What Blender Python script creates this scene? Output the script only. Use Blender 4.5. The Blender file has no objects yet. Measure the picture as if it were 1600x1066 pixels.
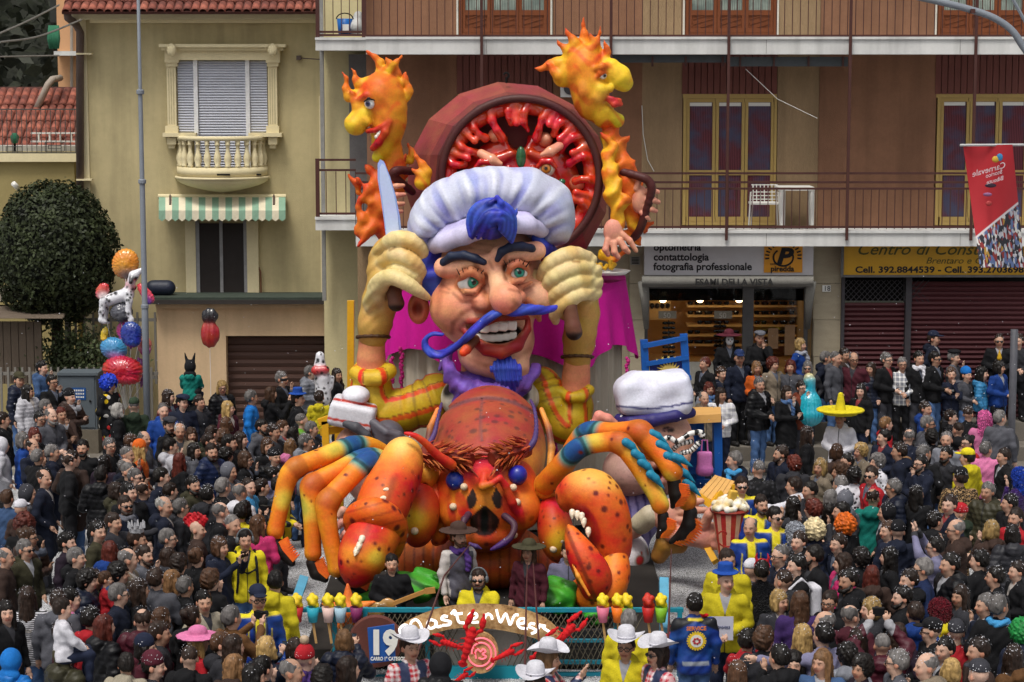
import bpy, bmesh, math, random
import numpy as np
from mathutils import Vector, Matrix, Euler
random.seed(7); np.random.seed(7)
C = bpy.context.scene.collection
scn = bpy.context.scene
# ------------------------------------------------------------------ camera, world, sun, exposure
F = 3400.0; CAMZ = 7.9; TH = math.atan(433/F); CT, ST = math.cos(TH), math.sin(TH)
cam = bpy.data.objects.new('camera', bpy.data.cameras.new('camera')); C.objects.link(cam)
cam.location = (0, 0, CAMZ); cam.rotation_euler = (math.pi/2-TH, 0, 0)
cam.data.sensor_width = 36; cam.data.lens = F/1600*36; cam.data.clip_start = .5; cam.data.clip_end = 600
scn.camera = cam
w = bpy.data.worlds.new('World'); scn.world = w; w.use_nodes = True
nt = w.node_tree; bgn = nt.nodes['Background']; bgn.inputs[1].default_value = .125
sky = nt.nodes.new('ShaderNodeTexSky'); sky.sky_type = 'NISHITA'; sky.sun_disc = False
sky.sun_elevation = math.radians(64); sky.sun_rotation = math.radians(200); sky.dust_density = 6; sky.air_density = 1.0; sky.ozone_density = .6
hsv = nt.nodes.new('ShaderNodeHueSaturation'); hsv.inputs['Saturation'].default_value = .25     # overcast: the cloud layer greys the sky evenly
nt.links.new(sky.outputs[0], hsv.inputs['Color']); nt.links.new(hsv.outputs[0], bgn.inputs[0])
sun = bpy.data.objects.new('sun', bpy.data.lights.new('sun', 'SUN')); C.objects.link(sun)
sun.data.energy = 1.8; sun.data.angle = math.radians(15); sun.data.color = (1, .95, .87)
_sd = Vector((-.22, -.42, 1.0)); sun.rotation_euler = _sd.to_track_quat('Z', 'Y').to_euler()
scn.view_settings.view_transform = 'Standard'; scn.view_settings.look = 'None'
scn.view_settings.exposure = 0.12; scn.view_settings.gamma = 1
# ------------------------------------------------------------------ pixel -> place
def W(u, v, Y):
    x = (u-800)/F; y = (533-v)/F; d = CT+y*ST; t = Y/d
    return Vector((x*t, Y, CAMZ+t*(y*CT-ST)))
def ppm(Y): return F*.992/Y
def GZ(u, v, z=0):
    """point at height z seen at pixel (u, v)"""
    x = (u-800)/F; y = (533-v)/F; dz = y*CT-ST; t = (z-CAMZ)/dz
    return Vector((x*t, t*(CT+y*ST), z))
def lin(c):
    return tuple(((x/12.92) if x <= .04045 else ((x+.055)/1.055)**2.4) for x in c)
def hx(s, k=1.0):
    s = s.lstrip('#'); c = lin([int(s[i:i+2], 16)/255 for i in (0, 2, 4)])
    return tuple(min(1, x*k) for x in c)
# ------------------------------------------------------------------ materials
_M = {}
class NB:
    def __init__(s, name):
        s.m = bpy.data.materials.new(name); s.m.use_nodes = True; s.t = s.m.node_tree
        s.b = s.t.nodes['Principled BSDF']; s.tc = None
    def n(s, typ, **kw):
        x = s.t.nodes.new('ShaderNode'+typ)
        for k, v in kw.items(): setattr(x, k, v)
        return x
    def l(s, a, b): s.t.links.new(a, b)
    def obj(s):
        if not s.tc: s.tc = s.n('TexCoord')
        return s.tc.outputs['Object']
    def noise(s, scale, detail=4, vec=None, rough=.55):
        x = s.n('TexNoise'); x.inputs['Scale'].default_value = scale; x.inputs['Detail'].default_value = detail; x.inputs['Roughness'].default_value = rough
        s.l(vec or s.obj(), x.inputs['Vector']); return x.outputs[0]
    def scaled(s, v):
        m = s.n('Mapping'); m.inputs['Scale'].default_value = v; s.l(s.obj(), m.inputs['Vector']); return m.outputs[0]
    def ramp(s, fac, stops, interp='LINEAR'):
        r = s.n('ValToRGB'); r.color_ramp.interpolation = interp; e = r.color_ramp.elements
        while len(e) < len(stops): e.new(.5)
        for i, (p, c) in enumerate(stops):
            e[i].position = p; e[i].color = tuple(c)+(1,) if not isinstance(c, (int, float)) else (c, c, c, 1)
        s.l(fac, r.inputs[0]); return r.outputs[0]
    def mix(s, a, b, fac, mode='MIX'):
        x = s.n('Mix', data_type='RGBA', blend_type=mode)
        for i, v in ((6, a), (7, b), (0, fac)):
            if hasattr(v, 'node'): s.l(v, x.inputs[i])
            elif i == 0: x.inputs[0].default_value = v
            else: x.inputs[i].default_value = tuple(v)+(1,)
        return x.outputs[2]
    def bump(s, h, strength=.3, dist=.02):
        x = s.n('Bump'); x.inputs['Strength'].default_value = strength; x.inputs['Distance'].default_value = dist
        s.l(h, x.inputs['Height']); s.l(x.outputs[0], s.b.inputs['Normal'])
    def col(s, c):
        if hasattr(c, 'node'): s.l(c, s.b.inputs['Base Color'])
        else: s.b.inputs['Base Color'].default_value = tuple(c)+(1,)
    def set(s, **kw):
        for k, v in kw.items():
            k = {'rough': 'Roughness', 'met': 'Metallic', 'spec': 'Specular IOR Level', 'coat': 'Coat Weight', 'sheen': 'Sheen Weight', 'em': 'Emission Strength', 'trans': 'Transmission Weight', 'alpha': 'Alpha'}[k]
            s.b.inputs[k].default_value = v
        return s.m
def M(name, c, rough=.8, var=.25, scale=6, bump=0, bscale=None, met=0, spec=.3, stretch=None, dist=.02, drip=0):
    """plain surface with patchy tone and fine relief"""
    if name in _M: return _M[name]
    if isinstance(c, str): c = hx(c)
    b = NB(name); vec = b.scaled(stretch) if stretch else None
    n1 = b.noise(scale, 5, vec); n2 = b.noise(scale*9, 3, vec)
    f = b.mix(n1, n2, .4)
    cc = b.ramp(f, [(.3, [x*(1-var) for x in c]), (.7, [min(1, x*(1+var*.7)) for x in c])])
    if drip: cc = b.mix(cc, b.mix(b.ramp(b.noise(1.5, 6, b.scaled((2.2, 2.2, .16))), [(.36, 1-drip), (.56, 1.03)]), b.ramp(b.noise(.7, 6), [(.38, 1-drip*.7), (.55, 1.03)]), .5), 1, 'MULTIPLY')
    b.col(cc)
    if bump: b.bump(b.noise(bscale or scale*12, 4, vec), bump, dist)
    _M[name] = b.set(rough=rough, met=met, spec=spec); return _M[name]
def paint_mat(name, rough=.52, spec=.32, bump=.28, bscale=16, var=.22, coat=0):
    """vertex paint (attribute paint) on papier mache"""
    if name in _M: return _M[name]
    b = NB(name); a = b.n('VertexColor'); a.layer_name = 'paint'
    n = b.noise(3.5, 6); n2 = b.noise(30, 4)
    sh = b.ramp(b.mix(n, n2, .45), [(.32, 1-var), (.68, 1+var*.4)])
    hs_ = b.n('HueSaturation'); mr = b.n('MapRange'); mr.inputs['From Min'].default_value = .3; mr.inputs['From Max'].default_value = .7; mr.inputs['To Min'].default_value = .485; mr.inputs['To Max'].default_value = .515; b.l(b.noise(2.3, 5, b.scaled((1, 1, 1.7))), mr.inputs['Value']); b.l(mr.outputs[0], hs_.inputs['Hue']); b.l(a.outputs[0], hs_.inputs['Color'])
    b.col(b.mix(hs_.outputs[0], sh, 1, 'MULTIPLY'))
    b.bump(b.mix(b.mix(b.noise(bscale, 4), b.noise(bscale*.3, 2), .4), b.noise(bscale*4, 3), .3), bump, .035)
    _M[name] = b.set(rough=rough, spec=spec, coat=coat); return _M[name]
# ------------------------------------------------------------------ objects
def tag(o, label=None, cat=None, group=None, kind=None):
    if label: o['label'] = label
    if cat: o['category'] = cat
    if group: o['group'] = group
    if kind: o['kind'] = kind
    return o
def link(o, parent=None):
    C.objects.link(o)
    if parent is not None:
        o.parent = parent
        o.matrix_parent_inverse = wm(parent).inverted()
    return o
def wm(o):
    m = o.matrix_basis.copy()
    if o.parent is not None: m = wm(o.parent) @ o.matrix_parent_inverse @ m
    return m
def thing(name, label, cat, loc=(0, 0, 0), group=None, parent=None):
    o = bpy.data.objects.new(name, None); o.empty_display_size = .2; o.location = loc
    link(o, parent); return tag(o, label, cat, group)
def mesh(name, v, f, mats=None, smooth=False, cols=None, fm=None):
    me = bpy.data.meshes.new(name)
    if isinstance(f, np.ndarray):
        n = len(f); k = f.shape[1]
        me.vertices.add(len(v)); me.vertices.foreach_set('co', np.asarray(v, dtype=np.float32).ravel())
        me.loops.add(n*k); me.loops.foreach_set('vertex_index', f.astype(np.int32).ravel())
        me.polygons.add(n); me.polygons.foreach_set('loop_start', np.arange(0, n*k, k, dtype=np.int32))
        me.update(calc_edges=True)
    else:
        me.from_pydata([tuple(p) for p in v], [], f)
    if mats is not None:
        for m in (mats if isinstance(mats, (list, tuple)) else [mats]): me.materials.append(m)
    if fm is not None: me.polygons.foreach_set('material_index', np.asarray(fm, dtype=np.int32))
    if smooth: me.polygons.foreach_set('use_smooth', np.ones(len(me.polygons), dtype=bool))
    if cols is not None:
        a = me.color_attributes.new('paint', 'FLOAT_COLOR', 'POINT')
        cc = np.ones((len(v), 4), dtype=np.float32); cc[:, :3] = np.clip(cols, 0, 1); a.data.foreach_set('color', cc.ravel())
    me.update(); return me
def put(name, me, parent=None, loc=None, rot=None, scale=None):
    o = bpy.data.objects.new(name, me)
    link(o, parent)
    if loc is not None: o.location = loc
    if rot is not None: o.rotation_euler = rot
    if scale is not None: o.scale = scale
    return o
class MB:
    """collects shapes, builds ONE mesh"""
    def __init__(s): s.v = []; s.f = []; s.m = []; s.mi = 0; s.c = []; s.cc = None
    def add(s, v, f):
        o = len(s.v); s.v += [tuple(p) for p in v]; s.f += [tuple(i+o for i in q) for q in f]; s.m += [s.mi]*len(f)
        s.c += [s.cc or (1, 1, 1)]*len(v); return s
    def box(s, c, d, rot=None):
        h = Vector(d)/2; c = Vector(c)
        vs = [Vector((x, y, z)) for z in (-h.z, h.z) for y in (-h.y, h.y) for x in (-h.x, h.x)]
        if rot is not None:
            R = rot if isinstance(rot, Matrix) else Euler(rot).to_matrix()
            vs = [R @ p for p in vs]
        return s.add([p+c for p in vs], [(0, 2, 3, 1), (4, 5, 7, 6), (0, 1, 5, 4), (2, 6, 7, 3), (0, 4, 6, 2), (1, 3, 7, 5)])
    def fr(s, u0, v0, u1, v1, Y, d):
        """box whose front face is the pixel rectangle at distance Y, d deep (away from camera; negative = towards)"""
        vm = (max(v0, 0)+min(v1, 1066))/2; a = W(u0, v0, Y); b = W(u1, v1, Y); a.x = W(u0, vm, Y).x; b.x = W(u1, vm, Y).x
        return s.box(((a.x+b.x)/2, Y+d/2, (a.z+b.z)/2), (abs(b.x-a.x), abs(d), abs(a.z-b.z)))
    def bar(s, a, b, wd, ht=None, up=(0, 0, 1)):
        a = Vector(a); b = Vector(b); d = b-a; z = d.normalized(); u = Vector(up)
        if abs(z.dot(u)) > .99: u = Vector((0, 1, 0))
        x = z.cross(u).normalized(); y = x.cross(z); R = Matrix((x, y, z)).transposed()
        return s.box((a+b)/2, (wd, ht or wd, d.length), R)
    def tube(s, pts, rad, n=8, cap=True, flat=1.0, closed=False):
        pts = [Vector(p) for p in pts]; N = len(pts)
        if not isinstance(rad, (list, tuple)): rad = [rad]*N
        vs = []; prev = None
        for i, p in enumerate(pts):
            t = (pts[min(i+1, N-1)]-pts[max(i-1, 0)]).normalized()
            if prev is None:
                a = Vector((0, 1, 0)) if abs(t.y) < .9 else Vector((1, 0, 0))
                x = (a-t*a.dot(t)).normalized()
            else:
                x = prev-t*prev.dot(t); x = x.normalized() if x.length > 1e-6 else prev
            prev = x; y = t.cross(x)
            for k in range(n):
                g = 2*math.pi*k/n; vs.append(p+(x*math.cos(g)*flat+y*math.sin(g))*rad[i])
        fs = [(i*n+k, i*n+(k+1) % n, (i+1)*n+(k+1) % n, (i+1)*n+k) for i in range(N-1) for k in range(n)]
        if cap: fs += [tuple(reversed(range(n))), tuple(range((N-1)*n, N*n))]
        return s.add(vs, fs)
    def lathe(s, prof, c=(0, 0, 0), n=16, axis=None, a0=0, a1=2*math.pi):
        c = Vector(c); full = abs(a1-a0-2*math.pi) < 1e-6; m = n if full else n+1
        vs = []
        for (r, z) in prof:
            for k in range(m):
                g = a0+(a1-a0)*k/n; p = Vector((r*math.cos(g), r*math.sin(g), z))
                vs.append(c+((axis @ p) if axis is not None else p))
        fs = []
        for i in range(len(prof)-1):
            for k in range(n):
                k2 = (k+1) % m if full else k+1
                fs.append((i*m+k, i*m+k2, (i+1)*m+k2, (i+1)*m+k))
        return s.add(vs, fs)
    def prism(s, poly, d):
        """poly: 3-D points of a planar outline, d: extrusion vector"""
        n = len(poly); d = Vector(d); p = [Vector(q) for q in poly]
        return s.add(p+[q+d for q in p], [tuple(range(n)), tuple(reversed(range(n, 2*n)))]+[(i, i+n, (i+1) % n+n, (i+1) % n) for i in range(n)])
    def ball(s, c, r, n=8, m=6, rot=None):
        r = (r, r, r) if isinstance(r, (int, float)) else r; c = Vector(c); vs = []
        for i in range(m+1):
            a = math.pi*i/m
            for k in range(n):
                g = 2*math.pi*k/n; p = Vector((r[0]*math.sin(a)*math.cos(g), r[1]*math.sin(a)*math.sin(g), r[2]*math.cos(a)))
                vs.append(c+(rot @ p if rot is not None else p))
        return s.add(vs, [(i*n+k, (i+1)*n+k, (i+1)*n+(k+1) % n, i*n+(k+1) % n) for i in range(m) for k in range(n)])
    def mesh(s, name, mat, smooth=False):
        me = mesh(name, s.v, s.f, mat, False, s.c if any(c != (1, 1, 1) for c in s.c) else None, s.m if any(s.m) else None)
        b = bmesh.new(); b.from_mesh(me); bmesh.ops.recalc_face_normals(b, faces=b.faces); b.to_mesh(me); b.free()
        if smooth: me.polygons.foreach_set('use_smooth', np.ones(len(me.polygons), dtype=bool))
        return me
    def build(s, name, mat, parent=None, smooth=False): return put(name, s.mesh(name, mat, smooth), parent)
def spline(pts, n=6):
    """Catmull-Rom through tuples of any length"""
    P = [np.array(p, float) for p in pts]; P = [2*P[0]-P[1]]+P+[2*P[-1]-P[-2]]; out = []
    for i in range(1, len(P)-2):
        for j in range(n):
            t = j/n; a, b, c, d = P[i-1:i+3]
            out.append(.5*((2*b)+(-a+c)*t+(2*a-5*b+4*c-d)*t*t+(-a+3*b-3*c+d)*t**3))
    out.append(P[-2]); return out
def text(name, s, loc, size, mat, parent=None, rot=(math.pi/2, 0, 0), align='LEFT', bold=0, shear=0, ext=.004, sx=1, mirror=False):
    cu = bpy.data.curves.new(name, 'FONT'); cu.body = s; cu.size = size; cu.align_x = align; cu.offset = bold; cu.shear = shear; cu.extrude = ext; cu.resolution_u = 3
    o = bpy.data.objects.new(name, cu); C.objects.link(o); dg = bpy.context.evaluated_depsgraph_get()
    me = bpy.data.meshes.new_from_object(o.evaluated_get(dg)); bpy.data.objects.remove(o); me.name = name
    me.transform(Matrix.Diagonal((sx*(-1 if mirror else 1), 1, 1, 1)))
    me.transform(Matrix.Translation(loc) @ Euler(rot).to_matrix().to_4x4())
    me.materials.clear(); me.materials.append(mat); return put(name, me, parent)
# ------------------------------------------------------------------ sculpting: smooth-union solids on a grid, meshed by surface nets
def _noise3(P, s, seed=0):
    r = np.random.RandomState(seed); t = np.zeros(len(P))
    for i in range(6):
        k = r.randn(3); k /= np.linalg.norm(k); t += np.sin(P @ k*s*(1+.35*i)+r.rand()*6.28)
    return t/6
def _sd(p, X):
    k = p['t']
    if k == 's': return np.linalg.norm(X-p['c'], axis=-1)-p['r']
    if k == 'e':
        q = X-p['c']
        if p.get('R') is not None: q = q @ p['R']
        r = p['r']; a = np.linalg.norm(q/r, axis=-1); b = np.linalg.norm(q/(r*r), axis=-1)
        return a*(a-1)/np.maximum(b, 1e-9)
    if k == 'c':
        a, b = p['a'], p['b']; d = b-a; L = max(1e-9, d @ d); t = np.clip(((X-a) @ d)/L, 0, 1)
        return np.linalg.norm(X-a-t[..., None]*d, axis=-1)-(p['ra']+(p['rb']-p['ra'])*t)
    if k == 'b':
        q = X-p['c']
        if p.get('R') is not None: q = q @ p['R']
        e = p.get('rd', 0); q = np.abs(q)-(p['r']-e)
        return np.linalg.norm(np.maximum(q, 0), axis=-1)+np.minimum(q.max(-1), 0)-e
    if k == 'z': return (X[..., 2]-p['z'])*p['sg']           # half space
    if k == 'p': return (X-p['c']) @ p['n']
def _bb(p):
    k = p['t']
    if k == 's': return p['c']-p['r'], p['c']+p['r']
    if k in 'eb':
        m = np.linalg.norm(p['r']) if p.get('R') is not None else p['r']
        return p['c']-m, p['c']+m
    if k == 'c': return np.minimum(p['a']-p['ra'], p['b']-p['rb']), np.maximum(p['a']+p['ra'], p['b']+p['rb'])
    return np.full(3, -1e9), np.full(3, 1e9)
A3 = lambda x: np.array(x, float)
class SC:
    def __init__(s, k=.05): s.P = []; s.k = k; s.pt = []; s.fx = []
    def _a(s, p, col, k, op): p.update(col=None if col is None else A3(hx(col) if isinstance(col, str) else col), k=s.k if k is None else k, op=op); s.P.append(p); return s
    def s(s, c, r, col=None, k=None, op='+'): return s._a(dict(t='s', c=A3(c), r=r), col, k, op)
    def e(s, c, r, col=None, k=None, op='+', rot=None):
        R = None if rot is None else np.array((rot if isinstance(rot, Matrix) else Euler(rot).to_matrix()))
        return s._a(dict(t='e', c=A3(c), r=A3(r), R=R), col, k, op)
    def b(s, c, r, col=None, k=None, op='+', rot=None, rd=0):
        R = None if rot is None else np.array((rot if isinstance(rot, Matrix) else Euler(rot).to_matrix()))
        return s._a(dict(t='b', c=A3(c), r=A3(r), R=R, rd=rd), col, k, op)
    def c(s, a, b, ra, rb=None, col=None, k=None, op='+'): return s._a(dict(t='c', a=A3(a), b=A3(b), ra=ra, rb=ra if rb is None else rb), col, k, op)
    def chain(s, pts, rad, col=None, k=None, op='+'):
        for i in range(len(pts)-1): s.c(pts[i], pts[i+1], rad[i], rad[i+1], col[i] if isinstance(col, list) else col, k, op)
        return s
    def cut(s, **kw): s.P.append(dict(col=None, k=kw.pop('k', .01), op='-', **kw)); return s
    def zcut(s, z, sg=1, k=.01):     # keep z<cut (sg=1) or z>cut (-1)
        s.P.append(dict(t='z', z=z, sg=sg, col=None, k=k, op='&')); return s
    def pcut(s, c, n, k=.01): s.P.append(dict(t='p', c=A3(c), n=A3(n)/np.linalg.norm(n), col=None, k=k, op='&')); return s
    def paint(s, c, r, col, soft=.5, a=1.0, b=None):
        """airbrushed spot (or stroke a-b): radius r, soft edge"""
        s.pt.append((A3(c), None if b is None else A3(b), r, A3(hx(col) if isinstance(col, str) else col), soft, a)); return s
    def field(s, X, sel=None):
        f = np.full(X.shape[:-1], 9.0)
        return f
    def mesh(s, name, mat, h, tau=.06, disp=None, cf=None, pad=0.0):
        lo = np.full(3, 1e9); hi = np.full(3, -1e9)
        for p in s.P:
            if p['op'] == '+': a, b = _bb(p); lo = np.minimum(lo, a); hi = np.maximum(hi, b)
        lo -= 3*h+pad; hi += 3*h+pad; n = np.ceil((hi-lo)/h).astype(int)+1
        ax = [lo[i]+h*np.arange(n[i]) for i in range(3)]; f = np.full(n, 9.0, dtype=np.float64)
        for p in s.P:
            a, b = _bb(p); m = p['k']+pad+4*h
            i0 = np.clip(np.floor((a-m-lo)/h).astype(int), 0, n); i1 = np.clip(np.ceil((b+m-lo)/h).astype(int)+1, 0, n)
            if (i1 <= i0).any(): continue
            sl = tuple(slice(i0[i], i1[i]) for i in range(3))
            X = np.stack(np.meshgrid(*[ax[i][sl[i]] for i in range(3)], indexing='ij'), -1); d = _sd(p, X); g = f[sl]; k = max(p['k'], 1e-6)
            if p['op'] == '+': f[sl] = np.minimum(g, d)-np.maximum(k-np.abs(g-d), 0)**2/k*.25
            else:
                if p['op'] == '-': d = -d
                f[sl] = np.maximum(g, d)+np.maximum(k-np.abs(g-d), 0)**2/k*.25
        if disp is not None:
            band = np.abs(f) < 3*h+pad*2
            ii = np.argwhere(band); X = lo+h*ii; f[band] -= disp(X)
        sg = f < 0
        c = np.zeros(n-1, dtype=np.int8)
        for dx in (0, 1):
            for dy in (0, 1):
                for dz in (0, 1): c += sg[dx:n[0]-1+dx, dy:n[1]-1+dy, dz:n[2]-1+dz]
        mk = (c > 0) & (c < 8); ijk = np.argwhere(mk); idx = np.full(n-1, -1, dtype=np.int64); idx[mk] = np.arange(len(ijk))
        pos = np.zeros((len(ijk), 3)); cnt = np.zeros(len(ijk))
        cor = [(a, b, d) for a in (0, 1) for b in (0, 1) for d in (0, 1)]
        for a in cor:
            for x in range(3):
                if a[x]: continue
                b = list(a); b[x] = 1
                fa = f[tuple((ijk+a).T)]; fb = f[tuple((ijk+b).T)]; cr = (fa < 0) != (fb < 0)
                t = np.where(cr, fa/np.where(cr, fa-fb, 1), 0); q = np.array(a, float)+t[:, None]*(np.array(b)-np.array(a))
                pos += np.where(cr[:, None], q, 0); cnt += cr
        V = lo+h*(ijk+pos/cnt[:, None]); Q = []
        for x in range(3):
            y, z = (x+1) % 3, (x+2) % 3
            s0 = [slice(None)]*3; s1 = [slice(None)]*3; s0[x] = slice(0, -1); s1[x] = slice(1, None)
            ch = sg[tuple(s0)] != sg[tuple(s1)]; e = np.argwhere(ch); e = e[(e[:, y] > 0) & (e[:, z] > 0) & (e[:, y] < n[y]-1) & (e[:, z] < n[z]-1)]
            def g(dy, dz):
                q = e.copy(); q[:, y] += dy; q[:, z] += dz; return idx[tuple(q.T)]
            q = np.stack([g(-1, -1), g(0, -1), g(0, 0), g(-1, 0)], 1); ins = sg[tuple(e.T)]
            q[~ins] = q[~ins][:, ::-1]; Q.append(q)
        Q = np.concatenate(Q); Q = Q[(Q >= 0).all(1)]
        # colour
        wsum = np.zeros(len(V)); col = np.zeros((len(V), 3))
        ps = [p for p in s.P if p['col'] is not None]
        if ps:
            D = np.stack([np.abs(_sd(p, V)) if p['op'] == '-' else _sd(p, V) for p in ps]); D -= D.min(0); Wt = np.exp(-D/max(tau, 1e-4)*(2.5)); Wt /= Wt.sum(0)
            for wt, p in zip(Wt, ps): col += wt[:, None]*p['col']
        for (c0, c1, r, cc, soft, al) in s.pt:
            if c1 is None: d = np.linalg.norm(V-c0, axis=1)
            else:
                dd = c1-c0; t = np.clip(((V-c0) @ dd)/(dd @ dd), 0, 1); d = np.linalg.norm(V-c0-t[:, None]*dd, axis=1)
            t = np.clip((r*(1+soft)-d)/(2*soft*r+1e-9), 0, 1); t = (t*t*(3-2*t)*al)[:, None]
            col = col*(1-t)+cc*t
        if cf is not None: col = cf(V, col)
        return mesh(name, V, Q, mat, True, col if (ps or cf is not None) else None)
    def build(s, name, mat, h, parent=None, **kw): return put(name, s.mesh(name, mat, h, **kw), parent)
def spots(V, col, scale, size, cc, seed=3, region=None, aniso=(1, 1, 1)):
    """irregular painted freckles: cells with random centres"""
    P = V*np.array(aniso)/scale; ci = np.floor(P).astype(int); best = np.full(len(V), 9.0)
    for dx in (-1, 0, 1):
        for dy in (-1, 0, 1):
            for dz in (-1, 0, 1):
                q = ci+np.array([dx, dy, dz]); hsh = (q[:, 0]*73856093 ^ q[:, 1]*19349663 ^ q[:, 2]*83492791) & 0xffffff
                r = np.random.RandomState(seed).rand(4096, 5); j = r[hsh % 4096]
                d = np.linalg.norm(P-(q+j[:, :3]), axis=1)/(.3+1.1*j[:, 3]); d = np.where(j[:, 4] < .75, d, 9); best = np.minimum(best, d)
    t = np.clip((size*1.25-best)/(size*.5), 0, 1)
    if region is not None: t = t*region
    return col*(1-t[:, None])+np.array(cc)*t[:, None]
# ================================================================== SETTING
def struct(o, name=None): return tag(o, kind='structure')
# ---- ground: asphalt strewn with paper confetti
def ground_mat():
    b = NB('confetti_asphalt'); n = b.noise(1.2, 5); f = b.noise(60, 4)
    base = b.ramp(b.mix(n, f, .5), [(.3, (.07, .068, .066)), (.7, (.14, .137, .134))])
    v = b.n('TexVoronoi'); v.inputs['Scale'].default_value = 34; b.l(b.obj(), v.inputs['Vector'])
    v2 = b.n('TexVoronoi'); v2.inputs['Scale'].default_value = 85; b.l(b.obj(), v2.inputs['Vector'])
    paper = b.ramp(v2.outputs['Color'], [(0, (.44, .46, .5)), (.5, (.66, .67, .69)), (1, (.82, .81, .8))])
    m1 = b.ramp(v2.outputs['Distance'], [(.42, 1), (.56, 0)]); m2 = b.ramp(b.noise(.55, 5), [(.2, .55), (.5, 1)])
    b.col(b.mix(base, paper, b.mix(m1, m2, 1, 'MULTIPLY'))); b.bump(v2.outputs['Distance'], .25, .01)
    return b.set(rough=.9)
g = MB(); g.add([(-150, -20, 0), (150, -20, 0), (150, 260, 0), (-150, 260, 0)], [(0, 1, 2, 3)])
struct(g.build('street', ground_mat()))
pv = M('pavement', '#6b655d', .9, .2, 3, .2)
def pav(x0, x1, y0, y1):
    m = MB(); m.box(((x0+x1)/2, (y0+y1)/2, .06), (x1-x0, y1-y0, .12)); o = struct(m.build('pavement', pv))
    k = MB(); k.box((0, 0, .055), (1.18, .18, .15)); me = k.mesh('kerb_stone', M('kerb_stone', '#8a857c', .85, .2, 5, .2))
    for i in range(int((x1-x0)/1.2)): put('kerb_stone', me, o, (x0+.6+1.2*i, y0-.09, 0))
pav(-14, -2.6, 41.6, 44.0); pav(2.2, 14.5, 41.6, 46)
# ---- apartment block
wallB = M('plaster_brown', '#86614a', .92, .12, 2, .5, 60, drip=.3); wallE = M('plaster_beige', '#957d5f', .92, .14, 2.5, .6, 55, stretch=(1, 1, .35), drip=.3)
wallY = M('plaster_pale_yellow', '#c9bd92', .9, .1, 2, .2); slabM = M('slab_paint', '#cfcfcc', .75, .08, 2, .05, drip=.3)
railM = M('rail_brown', '#4a2c27', .5, .2, 6); slatM = M('slat_wood', '#6d4039', .75, .2, 5, .1, stretch=(2, 2, .3))
tanM = M('frame_tan', '#ab9055', .5, .1, 3); doorW = M('door_wood', '#713d20', .55, .25, 3, .1, stretch=(3, 3, .5))
darkM = M('dark_void', '#0b0a0b', .9, .2, 3); whiteM = M('white_plastic', '#d9d8d2', .45, .06, 3)
def glass_mat(name, refl_tint, curtain):
    b = NB(name); st = b.n('TexWave'); st.inputs['Scale'].default_value = 9; st.inputs['Distortion'].default_value = 2.2; b.l(b.scaled((1, 1, .12)), st.inputs['Vector'])
    n = b.noise(1.6, 3)
    b.col(b.mix(b.ramp(st.outputs[1], [(0, curtain), (1, [c*.35 for c in curtain])]), refl_tint, b.ramp(n, [(.42, 0), (.6, .8)])))  # patchy tint painted into the pane colour in place of reflections
    return b.set(rough=.06, spec=.8, coat=.3)
glassC = glass_mat('curtained_glass', hx('#465068'), hx('#75424a')); glassL = glass_mat('pale_glass', hx('#5f6b66'), hx('#a5b1a6'))
apt = thing('apartment_building', 'brown apartment block with long white balcony slabs over two shop fronts', 'building', (8, 45, 0))
YW = 44.3
def seg(mat, u0, v0, u1, v1, Y=YW, d=.5, name='wall_panel', par=apt): m = MB(); m.fr(u0, v0, u1, v1, Y, d); return m.build(name, mat, par)
seg(wallY, 505, -60, 575, 700, 45.6, .5, 'side_wall'); seg(M('shutter_grey', '#6e6b6a', .6), 546, 85, 575, 345, 45.3, .2, 'grey_shutter')
seg(M('pipe_grey', '#8b8a86', .5), 501, -20, 507, 470, 45.2, .12, 'downpipe')
for (mat, a, b) in ((wallB, 573, 714), (wallB, 864, 1003), (wallE, 1003, 1066), (wallE, 1214, 1279.5), (wallB, 1279, 1462)):
    seg(mat, a, -70, b, 372)
seg(wallB, 714, -70, 864, 372, YW+.12); seg(wallB, 1066, -70, 1214, 372, YW+.12); seg(wallB, 1462, -70, 1640, 372, YW+.12)
for (a, b) in ((713.5, 864.5), (1065.5, 1214.5), (1461.5, 1640)):          # boarded strips over the doors
    x = a; me = None
    while x < b-1:
        m = MB(); m.fr(x+.4, 84, min(x+9.6, b)-.3, 147, YW-.02+.012*random.random(), .2); m.build('wall_board', slatM, apt); x += 10
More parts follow.
